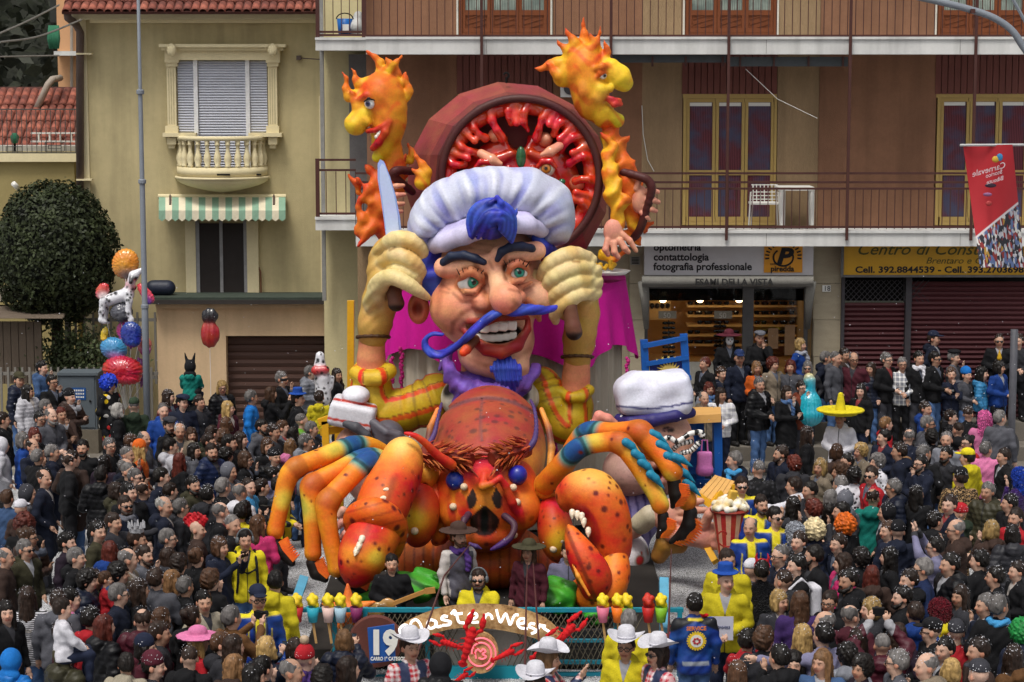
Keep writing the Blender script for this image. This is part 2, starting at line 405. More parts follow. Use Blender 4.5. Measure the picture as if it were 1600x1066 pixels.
def french_door(u0, v0, u1, v1, frame, glass, split, wood_low=False):
    d = MB(); Y = YW; w3 = (u1-u0-8)/3
    d.fr(u0, v0, u1, v0+7, Y, .12); d.fr(u0, v0+7, u0+5, v1, Y, .12); d.fr(u1-5, v0+7, u1, v1, Y, .12); d.fr(u0+5, v1-5, u1-5, v1, Y+.01, .1)
    dr = d.build('french_door', frame, apt)
    for i in range(3):
        a = u0+5+i*(u1-u0-10)/3; b = u0+5+(i+1)*(u1-u0-10)/3; m = MB(); e = 5
        m.fr(a+.4, v0+7.3, b-.4, v0+13, Y+.03, .07); m.fr(a+.4, v1-13, b-.4, v1-5.3, Y+.03, .07); m.fr(a+.4, v0+13, a+e, v1-13, Y+.03, .07); m.fr(b-e, v0+13, b-.4, v1-13, Y+.03, .07); m.fr(a+e, split-4, b-e, split+4, Y+.035, .06)
        m.build('door_leaf', frame, dr)
        p = MB(); p.fr(a+e, v0+13, b-e, split-4, Y+.06, .02); p.build('pane', glass, dr)
        p = MB(); p.fr(a+e, split+4, b-e, v1-13, Y+.06, .02); p.build('lower_panel' if wood_low else 'pane', doorW if wood_low else glass, dr)
        p = MB(); p.fr(a+e+.5, v0+13.5, b-e-.5, v0+19, Y+.05, .008); p.build('blind_rail', whiteM, dr)
        if wood_low:
            for k in range(3): p = MB(); p.bar(W(a+e+2, split+10+k*8, Y+.055), W(b-e-2, split+7+k*8-6, Y+.055), .02, .02); p.build('bead', doorW, dr)
french_door(1067, 147, 1214, 352, tanM, glassC, 270); french_door(1463, 146, 1610, 352, tanM, glassC, 270); french_door(715, 147, 862, 352, tanM, glassC, 270)
for a in (717, 1071, 1465):
    french_door(a, -150, a+143, 57, doorW, glassL, 20, True)
    for k in (a-4, a+143): seg(M('trim_pale', '#c9c4b8', .6), k, -60, k+3, 56, YW-.03, .1, 'trim_strip')
# slabs
YS = 42.9
for (u0, v0, u1, v1, Y) in ((572, 59, 1640, 85, YS), (493, 60, 573.5, 79, 44.0), (556, 362, 1640, 385, YS), (493, 341, 557, 360, 44.0)):
    o = seg(slabM, u0, v0, u1, v1, Y, 2.2 if Y < 43.5 else 1.6, 'balcony_slab')
    m = MB(); m.fr(u0-1, v0-1.5, u1+1, v0+2.5, Y-.035, .3); m.build('slab_lip', slabM, o)
    if Y < 43.5:
        for k in (760, 955, 1197, 1500): m = MB(); m.fr(k, v0+3, k+.7, v1-1, Y-.004, .02); m.build('slab_joint', M('joint_grey', '#77746f'), o)
barme = {}
def railing(u0, u1, vt, vb, Y, rails, step=12.3, post=()):
    z0, z1 = W(800, vb, Y).z, W(800, vt, Y).z; x0, x1 = W(u0, vb, Y).x, W(u1, vb, Y).x
    r = thing('balcony_railing', None, None, (x0, Y, z0), parent=apt)
    for v in rails: m = MB(); m.fr(u0, v-1.7, u1, v+1.7, Y-.02, .04); m.build('rail', railM, r)
    n = int((u1-u0)/step); me = MB().box((0, 0, 0), (.016, .016, z1-z0)).mesh('bar', railM)
    for i in range(n+1): put('bar', me, r, (x0+(x1-x0)*i/n, Y, (z0+z1)/2))
railing(556, 1620, 295, 358, YS+.06, (271, 285, 295, 355)); railing(572, 1620, -40, 57, YS+.06, (-60, -40, 56))
railing(495, 556, 268, 336, 44.1, (250, 266, 334)); railing(495, 572, -40, 55, 44.1, (-40, 50, 55))
for u in (860-107, 953, 1135, 1323, 1517):
    m = MB(); a = W(u, 368, YS-.06); m.box((a.x, a.y, a.z+3.2), (.055, .05, 6.6)); m.build('railing_post', railM, apt)
for (u, v0, v1) in ((496, 248, 340), (496, -40, 59), (568, -40, 59)): m = MB(); m.fr(u-3, v0, u+3, v1, 44.02, .06); m.build('railing_post', railM, apt)
m = MB(); m.fr(930, 86, 1135, 98, YS+.25, .14); aw = m.build('awning_cassette', M('cassette', '#454a4d', .5), apt)
m = MB(); m.fr(1139, 89, 1325, 104, YS+.25, .14); m.build('awning_cassette', M('cassette', '#454a4d', .5), apt)
for u in (1018, 1070, 1128, 1155, 1208, 1262, 1316): m = MB(); m.fr(u, 88, u+3, 104, YS+.22, .03); m.build('awning_bracket', railM, aw)
# wires and marks on the wall
m = MB(); m.tube([W(u, v, YW-.03) for u, v in ((1003, 165), (1005, 210), (1012, 250), (1022, 268))], .008, 5); m.build('cable', whiteM, apt)
m = MB(); m.tube([W(u, v, YS+.3) for u, v in ((1165, 108), (1215, 155), (1277, 185))], .006, 5); m.build('cable', whiteM, apt)
# balcony things
ch = thing('garden_chair', 'white wire garden chair standing beside the white table on the balcony', 'chair', W(1194, 352, 43.5))
m = MB()
for i in range(7): u = 1176+i*6; m.tube([W(u, 288, 43.75), W(u+.5, 318, 43.7)], .010, 5)
for i in range(6): v = 289+i*5.6; m.tube([W(1174, v, 43.75), W(1215, v, 43.75)], .010, 5)
m.build('backrest', whiteM, ch)
m = MB(); m.fr(1173, 317, 1217, 320, 43.3, .45); m.build('seat', whiteM, ch)
for (u, Y) in ((1173, 43.32), (1216, 43.32), (1177, 43.72), (1212, 43.72)): m = MB(); m.tube([W(u, 289 if Y > 43.5 else 300, Y), W(u+(-3 if u < 1195 else 3), 352, Y)], .016, 6); m.build('leg', whiteM, ch)
tb = thing('garden_table', 'square white plastic table on the first floor balcony', 'table', W(1244, 352, 43.5))
m = MB(); m.fr(1217, 293, 1273, 298, 43.2, .8); m.build('tabletop', whiteM, tb)
for (u, Y) in ((1219, 43.25), (1267, 43.25), (1222, 43.9), (1264, 43.9)): m = MB(); m.tube([W(u+2, 298, Y), W(u+2, 352, Y)], [.05, .035], 8); m.build('leg', whiteM, tb)
bk = thing('bucket', 'blue plastic bucket on the upper left balcony', 'bucket', W(539, 56, 44.2)); a = W(539, 56, 44.3); pr = [(0, 0), (.13, 0), (.16, .34), (.145, .34), (.12, .03), (0, .03)]
m = MB(); m.lathe(pr, a, 14); m.build('pail', M('blue_plastic', '#1c63ae', .4), bk, True)
m = MB(); m.tube([a+Vector((.17*math.cos(t), -.02, .33+.12*math.sin(t))) for t in np.linspace(0, 3.14, 9)], .012, 5); m.build('handle', darkM, bk)
m = MB(); m.fr(535, 38, 545, 48, 44.13, .01); m.build('paper_label', whiteM, bk)
tag(SC(.1).s(W(556, 42, 44.35), .17, '#c8c8c4').s(W(560, 25, 44.4), .10, '#bdbdb9').build('plastic_bag', paint_mat('bag', .4, .4, .6, 20), .03), 'knotted white plastic bag beside the blue bucket', 'bag')
ac = thing('air_conditioner', 'grey air conditioner unit on the wall behind the right flame head', 'air conditioner', W(893, 145, 44.2))
m = MB(); m.fr(876, 124, 905, 152, 43.9, .4); m.build('casing', whiteM, ac)
m = MB(); a = W(891, 138, 43.89); m.lathe([(0, 0), (.13, 0), (.13, .03), (0, .03)], a, 18, Euler((math.pi/2, 0, 0)).to_matrix()); m.build('fan_grille', M('grille', '#4b4b4d'), ac)
# ---- shops
trav = M('travertine', '#a0957f', .75, .18, 3, .15, stretch=(1, 1, 3)); groove = M('groove', '#4b453c')
for (a, b) in ((984, 1007), (1271, 1316)):
    v = 386; 
    while v < 720: m = MB(); m.fr(a, v, b, v+56.5, 43.7+random.random()*.008, .9); m.build('stone_panel', trav, apt); v += 57.2
m = MB(); m.fr(900, 386, 984.5, 720, 43.9, .4); m.build('shop_wall', trav, apt)
m = MB(); m.fr(1000, 384, 1640, 470, 44.7, .3); m.build('shop_back', darkM, apt)
sg = thing('shop_sign', 'long grey white optician sign with black lettering and yellow square logo', 'sign', W(1138, 430, 43.5))
m = MB(); m.fr(1007, 372, 1271, 430, 43.45, .2); m.build('sign_panel', M('sign_white', '#c3c1c4', .4, .05), sg)
blk = M('lettering_black', '#1a191c', .6); 
def tx(s, u, v, Y, px, mat, par, nm='lettering', **k): a = W(u, v, Y); return text(nm, s, (a.x, Y-.004, a.z), px/ppm(Y), mat, par, **k)
for (s, v) in (('optometria', 391.5), ('contattologia', 407), ('fotografia professionale', 422)): tx(s, 1021, v, 43.45, 16.2, blk, sg, bold=.005)
m = MB(); m.fr(1194, 374, 1254, 426, 43.43, .02); lg = m.build('logo_panel', M('logo_yellow', '#d9952a', .4, .05), sg)
m = MB(); o = W(1224, 401, 43.425)
for i in range(15):
    g = math.radians(-8+i*14); r0, r1 = .27, .35
    m.bar(o+Vector((r0*math.cos(g)*1.05, 0, r0*math.sin(g)*.9)), o+Vector((r1*math.cos(g)*1.05, 0, r1*math.sin(g)*.9)), .012, .03)
m.build('sun_rays', blk, lg)
m = MB(); m.tube([o+Vector((.2*math.cos(t), 0, .17*math.sin(t)-.02)) for t in np.linspace(2.2, 7.2, 18)], .02, 5); m.build('ring_mark', blk, lg)
tx('P', 1213, 412, 43.425, 34, blk, lg, 'letter', bold=.02, shear=.25, sx=1.2); tx('ottica', 1203, 414.5, 43.425, 6.5, blk, lg); tx('piredda', 1204, 424, 43.425, 12, blk, lg, bold=.004)
ca = thing('shop_awning', 'grey fabric awning rolled low over the optician window', 'awning', W(1138, 445, 43.3))
cloth = M('awning_cloth', '#77756f', .9, .2, 4, .4, 30)
m = MB(); N = 40; vs = []
for i in range(N+1):
    u = 1003+268*i/N; sag = 4*math.sin(i*math.pi/N)+1.2*math.sin(i*1.7)
    vs += [W(u, 430.5, 43.35), W(u, 433, 43.1), W(u, 443+sag*.4, 43.05), W(u, 449-sag*.3, 43.2)]
m.add(vs, [(i*4+k, i*4+k+1, i*4+5+k, i*4+4+k) for i in range(N) for k in range(3)]); m.build('canopy', cloth, ca, True)
for (u, s) in ((1005, 1), (1267, -1)):
    m = MB(); m.tube([W(u, 440, 43.2), W(u+3*s, 470, 43.3), W(u+5*s, 514, 43.4)], [.11, .09, .05], 8, flat=.6); m.build('side_drape', cloth, ca, True)
tx('ESAMI DELLA VISTA', 1086, 445.5, 43.03, 14, M('faded_black', '#2c2b2b'), ca, bold=.006)
# shop interior
wood = M('shelf_wood', '#c08a4a', .6, .15, 3, .05, stretch=(.3, 1, 3)); sh = thing('shop_window', None, None, W(1138, 600, 43.8), parent=apt)
def sb(nm, mat, *a, par=sh): m = MB(); m.fr(*a); return m.build(nm, mat, par)
sb('back_wall', wood, 1006, 440, 1264, 600, 46.2, .1); sb('shop_floor', wood, 1000, 575, 1268, 590, 44.0, 2.2); sb('side_wall', M('shop_side', '#a88a60'), 1004, 440, 1009, 590, 44.0, 2.2); sb('side_wall', M('shop_side', '#a88a60'), 1262, 440, 1268, 590, 44.0, 2.2)
gls = MB()
for r in range(6):
    v = 462+r*15.2
    for (a, b, n) in ((1074, 1160, 5), (1178, 1246, 4)):
        bd = sb('shelf', M('shelf_board', '#dcb070', .5, .1), a, v, b, v+3.2, 45.6, .5)
        for i in range(n):
            if random.random() < .85:
                c = W(a+10+(b-a-10)*i/n, v-3.6, 45.7); q = MB()
                for s in (-1, 1): q.ball(c+Vector((.075*s, 0, 0)), (.062, .015, .045), 8, 5)
                q.bar(c+Vector((-.13, 0, .03)), c+Vector((.13, 0, .03)), .012, .02); q.build('eyeglasses', M('lens_dark', '#1c1512', .15), bd)
bd = sb('display_panel', M('panel_tan', '#b58f5c', .6), 1012, 452, 1048, 500, 45.4, .06)
for r in range(2):
    for i in range(4): m = MB(); m.ball(W(1019+i*8, 465+r*13, 45.36), (.05, .02, .06), 8, 6); m.build('round_lens', M('lens_dark', '#1c1512', .15), bd)
for u in (1036, 1094, 1155):
    m = MB(); a = W(u, 452, 44.9); m.lathe([(.03, .1), (.05, .07), (.09, -.08), (.075, -.08), (.03, .06)], a, 12); s_ = m.build('spotlight', M('spot_metal', '#3b3936', .4, met=.6), sh, True)
    em = NB('lamp_glow') if 'lamp_glow' not in _M else None
    if em: em.b.inputs['Emission Color'].default_value = (1, .8, .5, 1); _M['lamp_glow'] = em.set(em=9)
    m = MB(); m.ball(a+Vector((0, 0, -.07)), .06, 8, 6); m.build('bulb', _M['lamp_glow'], s_)
    ld = bpy.data.lights.new('spot_glow', 'POINT'); ld.energy = 13; ld.color = (1, .72, .4); ld.shadow_soft_size = .08
    lo = bpy.data.objects.new('spot_glow', ld); link(lo, sh); lo.location = a+Vector((0, 0, -.2))
for a in ((1006, 447, 1012, 600), (1160, 447, 1177, 600), (1256, 447, 1262, 600), (1012, 447, 1160, 451), (1177, 447, 1256, 451)): sb('window_frame', M('frame_grey', '#5b5a5a', .5), *a, 43.9, .1)
sb('low_panel', M('panel_white', '#a9a69c', .6), 1012, 566, 1160, 600, 43.92, .08)
bg_ = NB('shop_glass'); bg_.col((.9, .95, .95)); bg_.b.inputs['IOR'].default_value = 1.2; gm = bg_.set(rough=.0, trans=1)
sb('shop_pane', gm, 1012, 451, 1160, 566, 43.95, .01); sb('shop_pane', gm, 1177, 451, 1256, 600, 43.95, .01)
for (u, v) in ((1043, 492), (1130, 492)):
    pl = sb('price_card', M('card_grey', '#8f8878', .7), u-14, v-6, u+14, v+6, 43.9, .01); tx('50', u-7, v+5, 43.9, 12, M('card_print', '#c9c4b8'), pl)
for (u, a, b) in ((1208, 513, 545), (1234, 508, 555)): sb('poster', M('poster_tan', '#8a6a4c', .7), u-8, a, u+8, b, 43.9, .01)
for (u, v0, v1) in ((1045, 500, 570), (1125, 505, 570)):
    r_ = MB(); r_.tube([W(u, v1, 44.3), W(u, v0, 44.3)], .012, 6); st = r_.build('display_stand', M('spot_metal', '#3b3936', .4), sh)
    for k in range(8):
        for s in (-6, 0, 6): m = MB(); m.ball(W(u+s, v0+5+k*7.5, 44.25), (.06, .02, .035), 6, 4); m.build('eyeglasses', M('lens_dark', '#1c1512', .15), st)
# number plate 18
np_ = thing('house_number', 'small white house number plate 18 on the stone pillar', 'number plate', W(1291, 451, 43.68)); m = MB(); m.fr(1285, 446, 1298, 456, 43.67, .02); m.build('plate', whiteM, np_); tx('18', 1286.6, 454.6, 43.67, 11, blk, np_)
vg = thing('vent_grille', 'small grey square vent grille on the pillar left of the shop sign', 'vent', W(992, 407, 43.68)); m = MB(); m.fr(985, 401, 1000, 414, 43.66, .03); m.build('frame', M('grille_pale', '#8d8a83'), vg)
for i in range(5): m = MB(); m.fr(987, 402.5+i*2.2, 998, 403.6+i*2.2, 43.65, .02); m.build('slat', darkM, vg)
# yellow sign
ys = thing('shop_sign', 'long mustard yellow sign with black and green lettering over shutters', 'sign', W(1460, 432, 43.4))
m = MB(); m.fr(1317, 372, 1640, 432, 43.4, .2); m.build('sign_panel', M('sign_yellow', '#b98c1e', .45, .08), ys)
m = MB(); 
for a in ((1317, 430, 1640, 433.5), (1314, 384, 1318.5, 433.5)): m.fr(*a, 43.36, .03)
m.build('sign_frame', M('frame_grey', '#5b5a5a', .5), ys)
grn = M('lettering_green', '#4d4a1c', .6)
tx('Centro di Consulenza', 1337, 398, 43.4, 25, grn, ys, shear=.35, bold=.002, sx=1.13); tx('Brentaro e C.', 1446, 412, 43.4, 14, grn, ys, shear=.3, sx=1.15); tx('Cell. 392.8844539 - Cell. 393.2703698', 1336, 426, 43.4, 13.5, blk, ys, bold=.005, sx=1.25)
# shutters
shM = M('shutter_maroon', '#4a2024', .6, .25, 4, .1, stretch=(.3, 1, 4))
def shutter(u0, v0, u1, v1, Y, step, mat, nm='roller_shutter', parts=True, par=None):
    s = thing(nm, None, None, W((u0+u1)/2, v1, Y), parent=par)
    z0, z1 = W(800, v1, Y).z, W(800, v0, Y).z; n = int(round((v1-v0)/step)); h = (z1-z0)/n; x0, x1 = W(u0, v0, Y).x, W(u1, v0, Y).x
    pr = [(0, 0), (.5, -.035), (.9, -.02), (1, .01)]; q = MB()
    vs = []
    for x in (x0, x1): vs += [(x, Y+p[1], p[0]*h) for p in pr]+[(x, Y+.02, h*.98), (x, Y+.02, 0)]
    f = [(i, i+1, 7+i, 6+i) for i in range(5)]+[(5, 0, 6, 11), (0, 1, 2, 3, 4, 5), (11, 10, 9, 8, 7, 6)]
    q.add(vs, f)
    if parts:
        me = q.mesh('slat', mat)
        for i in range(n): put('slat', me, s, (0, 0, z0+i*h))
    else:
        q = MB()
        for i in range(n): q.add([(a, b, c+z0+i*h) for a, b, c in vs], f)
        tag(q.build('shutter_slats', mat, s), kind='stuff')
    return s
shutter(1317, 473, 1413, 722, 43.75, 7.6, shM, par=apt); shutter(1422, 440, 1640, 722, 43.75, 7.6, shM, par=apt)
m = MB(); m.fr(1413, 434, 1422, 722, 43.6, .3); m.build('shutter_post', M('post_grey', '#3d3a3e', .6), apt)
m = MB(); m.fr(1313, 433, 1318, 722, 43.6, .3); m.build('shutter_post', M('post_grey', '#3d3a3e', .6), apt)
m = MB()
for i in range(-4, 13): m.bar(W(1318+i*8.5, 472, 43.72), W(1318+i*8.5+32, 438, 43.72), .012, .012); m.bar(W(1318+i*8.5+32, 472, 43.73), W(1318+i*8.5, 438, 43.73), .012, .012)
m.build('window_grille', M('post_grey', '#3d3a3e', .6), apt)
# ---- yellow house
HY = 47.0
hs = thing('villa', 'ochre yellow villa with tiled roof, bowed white balcony and striped awning', 'house', (-14, 49, 0))
wallV = M('plaster_ochre', '#b9ab82', .92, .09, 1.2, .25, 40, drip=.3); cream = M('stucco_cream', '#d6c9a2', .8, .1, 3, .15); pipeM = M('downpipe_brown', '#5b4c45', .5)
def hb(nm, mat, u0, v0, u1, v1, Y=HY, d=.3, par=hs): m = MB(); m.fr(u0, v0, u1, v1, Y, d); return m.build(nm, mat, par)
hb('wall', wallV, 128, 30, 518, 760, HY, 7); hb('corner_strip', cream, 131, 28, 143, 760, HY-.04, .3); hb('cornice', cream, 112, 21, 518, 31, HY-.35, .6); hb('frieze', cream, 140, 31, 518, 36, HY-.2, .3)
hb('gutter', pipeM, 98, 13, 518, 20, HY-.75, .16); hb('corner_strip', cream, 500, 150, 508, 470, HY-.03, .1)
m = MB(); m.tube([W(105, 17, HY-.7), W(106, 28, HY-.6), W(118, 37, HY-.3), W(125, 50, HY-.15), W(125, 330, HY-.15)], .085, 10); m.build('downpipe', pipeM, hs, True)
for v in (83, 280): m = MB(); m.fr(119, v, 143, v+2.5, HY-.26, .2); m.build('pipe_bracket', cream, hs)
# tiles: half-round clay tiles laid in columns
def tile_mesh(nm, wd, ln, r=.5):
    m = MB(); vs = []; n = 6
    for (y, s) in ((0, 1.0), (ln, .86)):
        for rr in (1, .8):
            for k in range(n+1): g = math.pi*k/n; vs.append((wd*.5*s*rr*math.cos(g), y, wd*.42*s*rr*math.sin(g)))
    a, b, c, d = 0, n+1, 2*(n+1), 3*(n+1); f = []
    for k in range(n): f += [(a+k, a+k+1, c+k+1, c+k), (b+k, d+k, d+k+1, b+k+1), (a+k, b+k, b+k+1, a+k+1), (c+k, c+k+1, d+k+1, d+k)]
    m.add(vs, f); return m
def tile_mat():
    if 'clay' in _M: return _M['clay']
    b = NB('clay_tile'); oi = b.n('ObjectInfo'); r = b.ramp(oi.outputs['Random'], [(0, hx('#7d4438')), (.5, hx('#93503f')), (1, hx('#a8624e'))])
    b.col(b.mix(r, b.ramp(b.noise(9, 5), [(.35, (.22, .2, .19)), (.65, (1, 1, 1))]), .75, 'MULTIPLY')); b.bump(b.noise(40), .3); _M['clay'] = b.set(rough=.85); return _M['clay']
def roof(par, u0, u1, v, Y, slope, rows, wpx, nm='roof'):
    a = W(u0, v, Y); b = W(u1, v, Y); wd = wpx/ppm(Y); ln = .42; n = int((b.x-a.x)/wd)
    m = MB(); L = rows*ln*.86+.2; m.box((0, L/2, -.05), (b.x-a.x, L, .06)); base = m.build(nm, M('roof_deck', '#4b2c26', .9), par); R = Euler((slope, 0, 0)); base.location = ((a.x+b.x)/2, Y, a.z); base.rotation_euler = R
    me = tile_mesh('roof_tile', wd*1.02, ln).mesh('roof_tile', tile_mat(), True); Rm = R.to_matrix()
    for r in range(rows):
        for i in range(n):
            p = Vector((a.x+wd*(i+.5), Y, a.z))+Rm @ Vector((random.uniform(-.012, .012), r*ln*.86+random.uniform(-.02, .02), -.02+.012*(r % 2)))
            o = bpy.data.objects.new('roof_tile', me); link(o, base); o.location = p; o.rotation_euler = R
roof(hs, 96, 520, 17, HY-.85, math.radians(28), 3, 13.2)
# window bay
Yb = HY-.12
hb('entablature', cream, 248, 69, 446, 74, HY-.38, .4); e_ = hb('entablature', cream, 252, 74, 442, 79, HY-.3, .3); hb('entablature', cream, 257, 79, 437, 94, HY-.2, .2)
for (a, b) in ((258, 278), (416, 436)):
    pl = hb('pilaster', cream, a+3, 103, b-3, 197, Yb-.02, .2); hb('capital', cream, a-1, 94, b+1, 98, Yb-.1, .2, pl); hb('capital', cream, a+1, 98, b-1, 104, Yb-.06, .2, pl); hb('base', cream, a, 197, b, 208, Yb-.06, .2, pl)
    for k in range(3): hb('flute', M('stucco_shade', '#b8ab86', .85), a+5.4+k*3.6, 108, a+6.6+k*3.6, 194, Yb-.026, .02, pl)
    hb('bracket', cream, a+3, 215, b-3, 226, Yb-.12, .3, pl); hb('bracket', cream, a+5, 226, b-5, 232, Yb-.06, .2, pl)
    q = MB(); c = W((a+b)/2, 78, HY-.42)
    q.ball(c, (.11, .08, .14), 8, 6); q.build('corbel', cream, hs, True)
hb('sill', cream, 254, 208, 306, 214, HY-.32, .4); hb('sill', cream, 388, 208, 440, 214, HY-.32, .4)
win = thing('bay_window', None, None, W(347, 212, HY), parent=hs); shG = M('shutter_white', '#b9bcc6', .6, .06)
for (a, b, v1) in ((277, 303.5, 207), (309.5, 384, 262), (390, 417, 207)): shutter(a, 95, b, v1, HY-.02, 4.2, shG, 'rolling_shutter', False, win)
hb('mullion', M('white_paint', '#dadadb', .5), 303, 94, 309.5, 262, HY-.1, .1, win); hb('mullion', M('white_paint', '#dadadb', .5), 384, 94, 390.5, 262, HY-.1, .1, win)
# bowed balcony
bc = thing('bowed_balcony', None, None, W(347, 270, HY), parent=hs); c0 = W(348, 280, HY); kx = ppm(HY); rx, ry = 70/kx, .85
def bow(rx_, ry_, z0, z1, th):
    m = MB(); N = 24; vs = []
    for (s, z) in ((1, z0), (1, z1), (1-th, z1), (1-th, z0)):
        for i in range(N+1): g = math.pi*i/N; vs.append((c0.x-rx_*s*math.cos(g), HY-ry_*s*math.sin(g), z))
    n = N+1; m.add(vs, [(k*n+i, k*n+i+1, ((k+1) % 4)*n+i+1, ((k+1) % 4)*n+i) for k in range(4) for i in range(N)]); return m
zb = lambda v: W(348, v, HY-.6).z
bow(rx, ry, zb(220), zb(213), .16).build('handrail', cream, bc, True); bow(rx*1.0, ry, zb(276), zb(262), .3).build('plinth', cream, bc, True); bow(rx*1.05, ry*1.06, zb(281), zb(277), .4).build('moulding', cream, bc, True)
m = MB(); N = 24; vs = []
for j in range(7):
    s = math.cos(j/6*math.pi/2)**.8*1.02; z = zb(281)-(zb(281)-zb(304))*(j/6)
    for i in range(N+1): g = math.pi*i/N; vs.append((c0.x-rx*max(s, .02)*math.cos(g), HY-ry*max(s, .02)*math.sin(g), z))
m.add(vs, [(j*(N+1)+i, j*(N+1)+i+1, (j+1)*(N+1)+i+1, (j+1)*(N+1)+i) for j in range(6) for i in range(N)]); m.build('under_bowl', cream, bc, True)
m = MB(); H = zb(220)-zb(262); m.lathe([(.05, 0), (.06, .03*H), (.075, .06*H), (.05, .1*H), (.085, .3*H), (.07, .45*H), (.042, .62*H), (.04, .82*H), (.065, .86*H), (.045, .9*H), (.06, H)], (0, 0, 0), 10); me = m.mesh('baluster', cream, True)
for i in range(13): g = math.pi*(i+.5)/13; put('baluster', me, bc, (c0.x-rx*.93*math.cos(g), HY-ry*.93*math.sin(g), zb(262)))
for (a, b) in ((290, 303), (339, 359), (396, 408)): hb('drain_slot', darkM, a, 272, b, 274.5, HY-(.5 if a < 320 or a > 390 else .87), .05, bc)
# striped awning
aw = thing('striped_awning', 'green and cream striped awning over the lower villa window', 'awning', W(347, 308, HY)); G_, K_ = M('stripe_green', '#7fa08a', .9, .15, 3), M('stripe_cream', '#d2c9b0', .9, .15, 3)
for i in range(19):
    u0 = 248+198*i/19; u1 = 248+198*(i+1)/19; m = MB(); mid = (u0+u1)/2; a = [W(u0, 307, HY-.1), W(u1, 307, HY-.1), W(u0, 329, HY-.75), W(u1, 329, HY-.75)]
    a += [W(u0, 342, HY-.77), W(mid, 346, HY-.77), W(u1, 342, HY-.77)]; m.add(a, [(0, 2, 3, 1), (2, 4, 5, 6, 3)]); m.build('stripe', G_ if i % 2 == 0 else K_, aw)
m = MB(); m.tube([W(247, 307, HY-.1), W(447, 307, HY-.1)], .05, 8); m.build('roller', cream, aw)
for u in (266, 428): m = MB(); m.tube([W(u, 305, HY-.1), W(u, 320, HY-.5)], .025, 6); m.build('arm', pipeM, aw)
lw = thing('lower_window', None, None, W(346, 460, HY), parent=hs)
for a in ((290, 345, 306, 475), (386, 345, 404, 475)): hb('surround', cream, *a, HY-.08, .2, lw)
hb('shutter_leaf', M('fly_screen', '#2c2624', .7, .2, 8), 312, 349, 343.5, 475, HY-.03, .1, lw); hb('shutter_leaf', M('fly_screen', '#2c2624', .7, .2, 8), 348.5, 349, 382, 475, HY-.03, .1, lw)
for a in ((306, 345, 312, 475), (343.5, 345, 348.5, 475), (381, 345, 387, 475)): hb('window_frame', M('frame_silver', '#8c8b8c', .4), *a, HY-.06, .15, lw)
m = MB(); m.tube([W(404, 418, HY-.05), W(407, 425, HY-.1), W(408, 462, HY-.1)], .02, 6); m.build('pipe_stub', M('rust', '#6b4a33'), hs)
m = MB(); m.fr(463, 87, 470, 94, HY-.15, .15); m.tube([W(470, 91, HY-.1), W(500, 93, HY-.3), W(560, 102, HY-1.5)], .012, 5); m.build('wire_bracket', pipeM, hs)
# ---- garage
ga = thing('garage', 'beige flat roofed garage with brown roller door', 'garage', W(400, 676, 46.2)); gw = M('plaster_peach', '#cdb08c', .9, .08, 2, .2, drip=.2)
def gb(nm, mat, u0, v0, u1, v1, Y=46.2, d=.3, par=ga): m = MB(); m.fr(u0, v0, u1, v1, Y, d); return m.build(nm, mat, par)
gb('wall', gw, 247, 478, 354, 720, 46.19, .8); gb('wall', gw, 352, 478, 546, 525, 46.2, .8); gb('wall', gw, 544, 478, 570, 720, 46.19, .8); gb('wall', gw, 352, 525, 546, 720, 46.7, .3)
gb('roof_slab', M('roof_felt', '#39423a', .9, .3, 4), 236, 465, 575, 471, 45.9, 1.08); gb('roof_edge', M('roof_edge', '#332e2b', .7), 234, 469, 576, 475.5, 45.85, .2); gb('moulding', gw, 243, 475, 572, 482, 46.05, .3)
shutter(352, 526, 546, 690, 46.5, 11.6, M('shutter_brown', '#4b342c', .6, .15, 4, .05, stretch=(.3, 1, 3)), par=ga)
tp = tag(SC(.05).c(W(240, 450, 46.4), W(262, 450, 46.4), .17, .17, '#1d2436').build('rolled_tarpaulin', paint_mat('tarp', .5, .4, .4, 12), .03, cf=None), 'dark blue rolled tarpaulin lying on the garage roof', 'tarpaulin')
# ---- left: low house, far building, hill, fences
lo = thing('low_house', 'low ochre house with clay roof tiles and iron terrace railing', 'house', (-11, 50, 0)); LY = 48.5
m = MB(); m.fr(-60, 238, 122, 760, LY, 3); m.build('wall', M('plaster_ochre_dark', '#94865a', .9, .1, 2, .2), lo); m = MB(); m.fr(-60, 240, 122, 253, LY-.15, .4); m.build('cornice', cream, lo); m = MB(); m.fr(-60, 228, 122, 241, LY+.5, .5); m.build('parapet', M('parapet_grey', '#aaa79f'), lo)
roof(lo, -60, 122, 231, LY+1.0, math.radians(30), 7, 12.8)
rl = thing('terrace_railing', None, None, W(60, 240, LY), parent=lo); me = MB().box((0, 0, 0), (.014, .014, 70/ppm(LY))).mesh('bar', M('iron_grey', '#4b4a48', .6))
for i in range(17): p = W(-4+i*7.6, 206, LY-.1); put('bar', me, rl, p)
for v in (170, 238): m = MB(); m.fr(-40, v, 122, v+2, LY-.12, .03); m.build('rail', M('iron_grey', '#4b4a48', .6), rl)
for (a, b, v0, v1) in ((9, 34, 229, 236), (70, 100, 222, 236), (75, 95, 227, 232)):
    m = MB(); 
    for q in ((a, v0, b, v0+1), (a, v1, b, v1+1), (a, v0, a+1, v1), (b, v0, b+1, v1)): m.fr(*q, LY-.13, .02)
    m.build('panel_ornament', M('iron_grey', '#4b4a48', .6), rl)
ld = thing('ladder', 'white ladder lying on its side behind the terrace railing', 'ladder', W(85, 225, LY+.3))
for v in (207, 220): m = MB(); m.fr(48, v, 122, v+2.5, LY+.25, .04); m.build('side_rail', whiteM, ld)
for i in range(4): m = MB(); m.fr(59+i*17, 209, 61.5+i*17, 220, LY+.26, .03); m.build('rung', whiteM, ld)
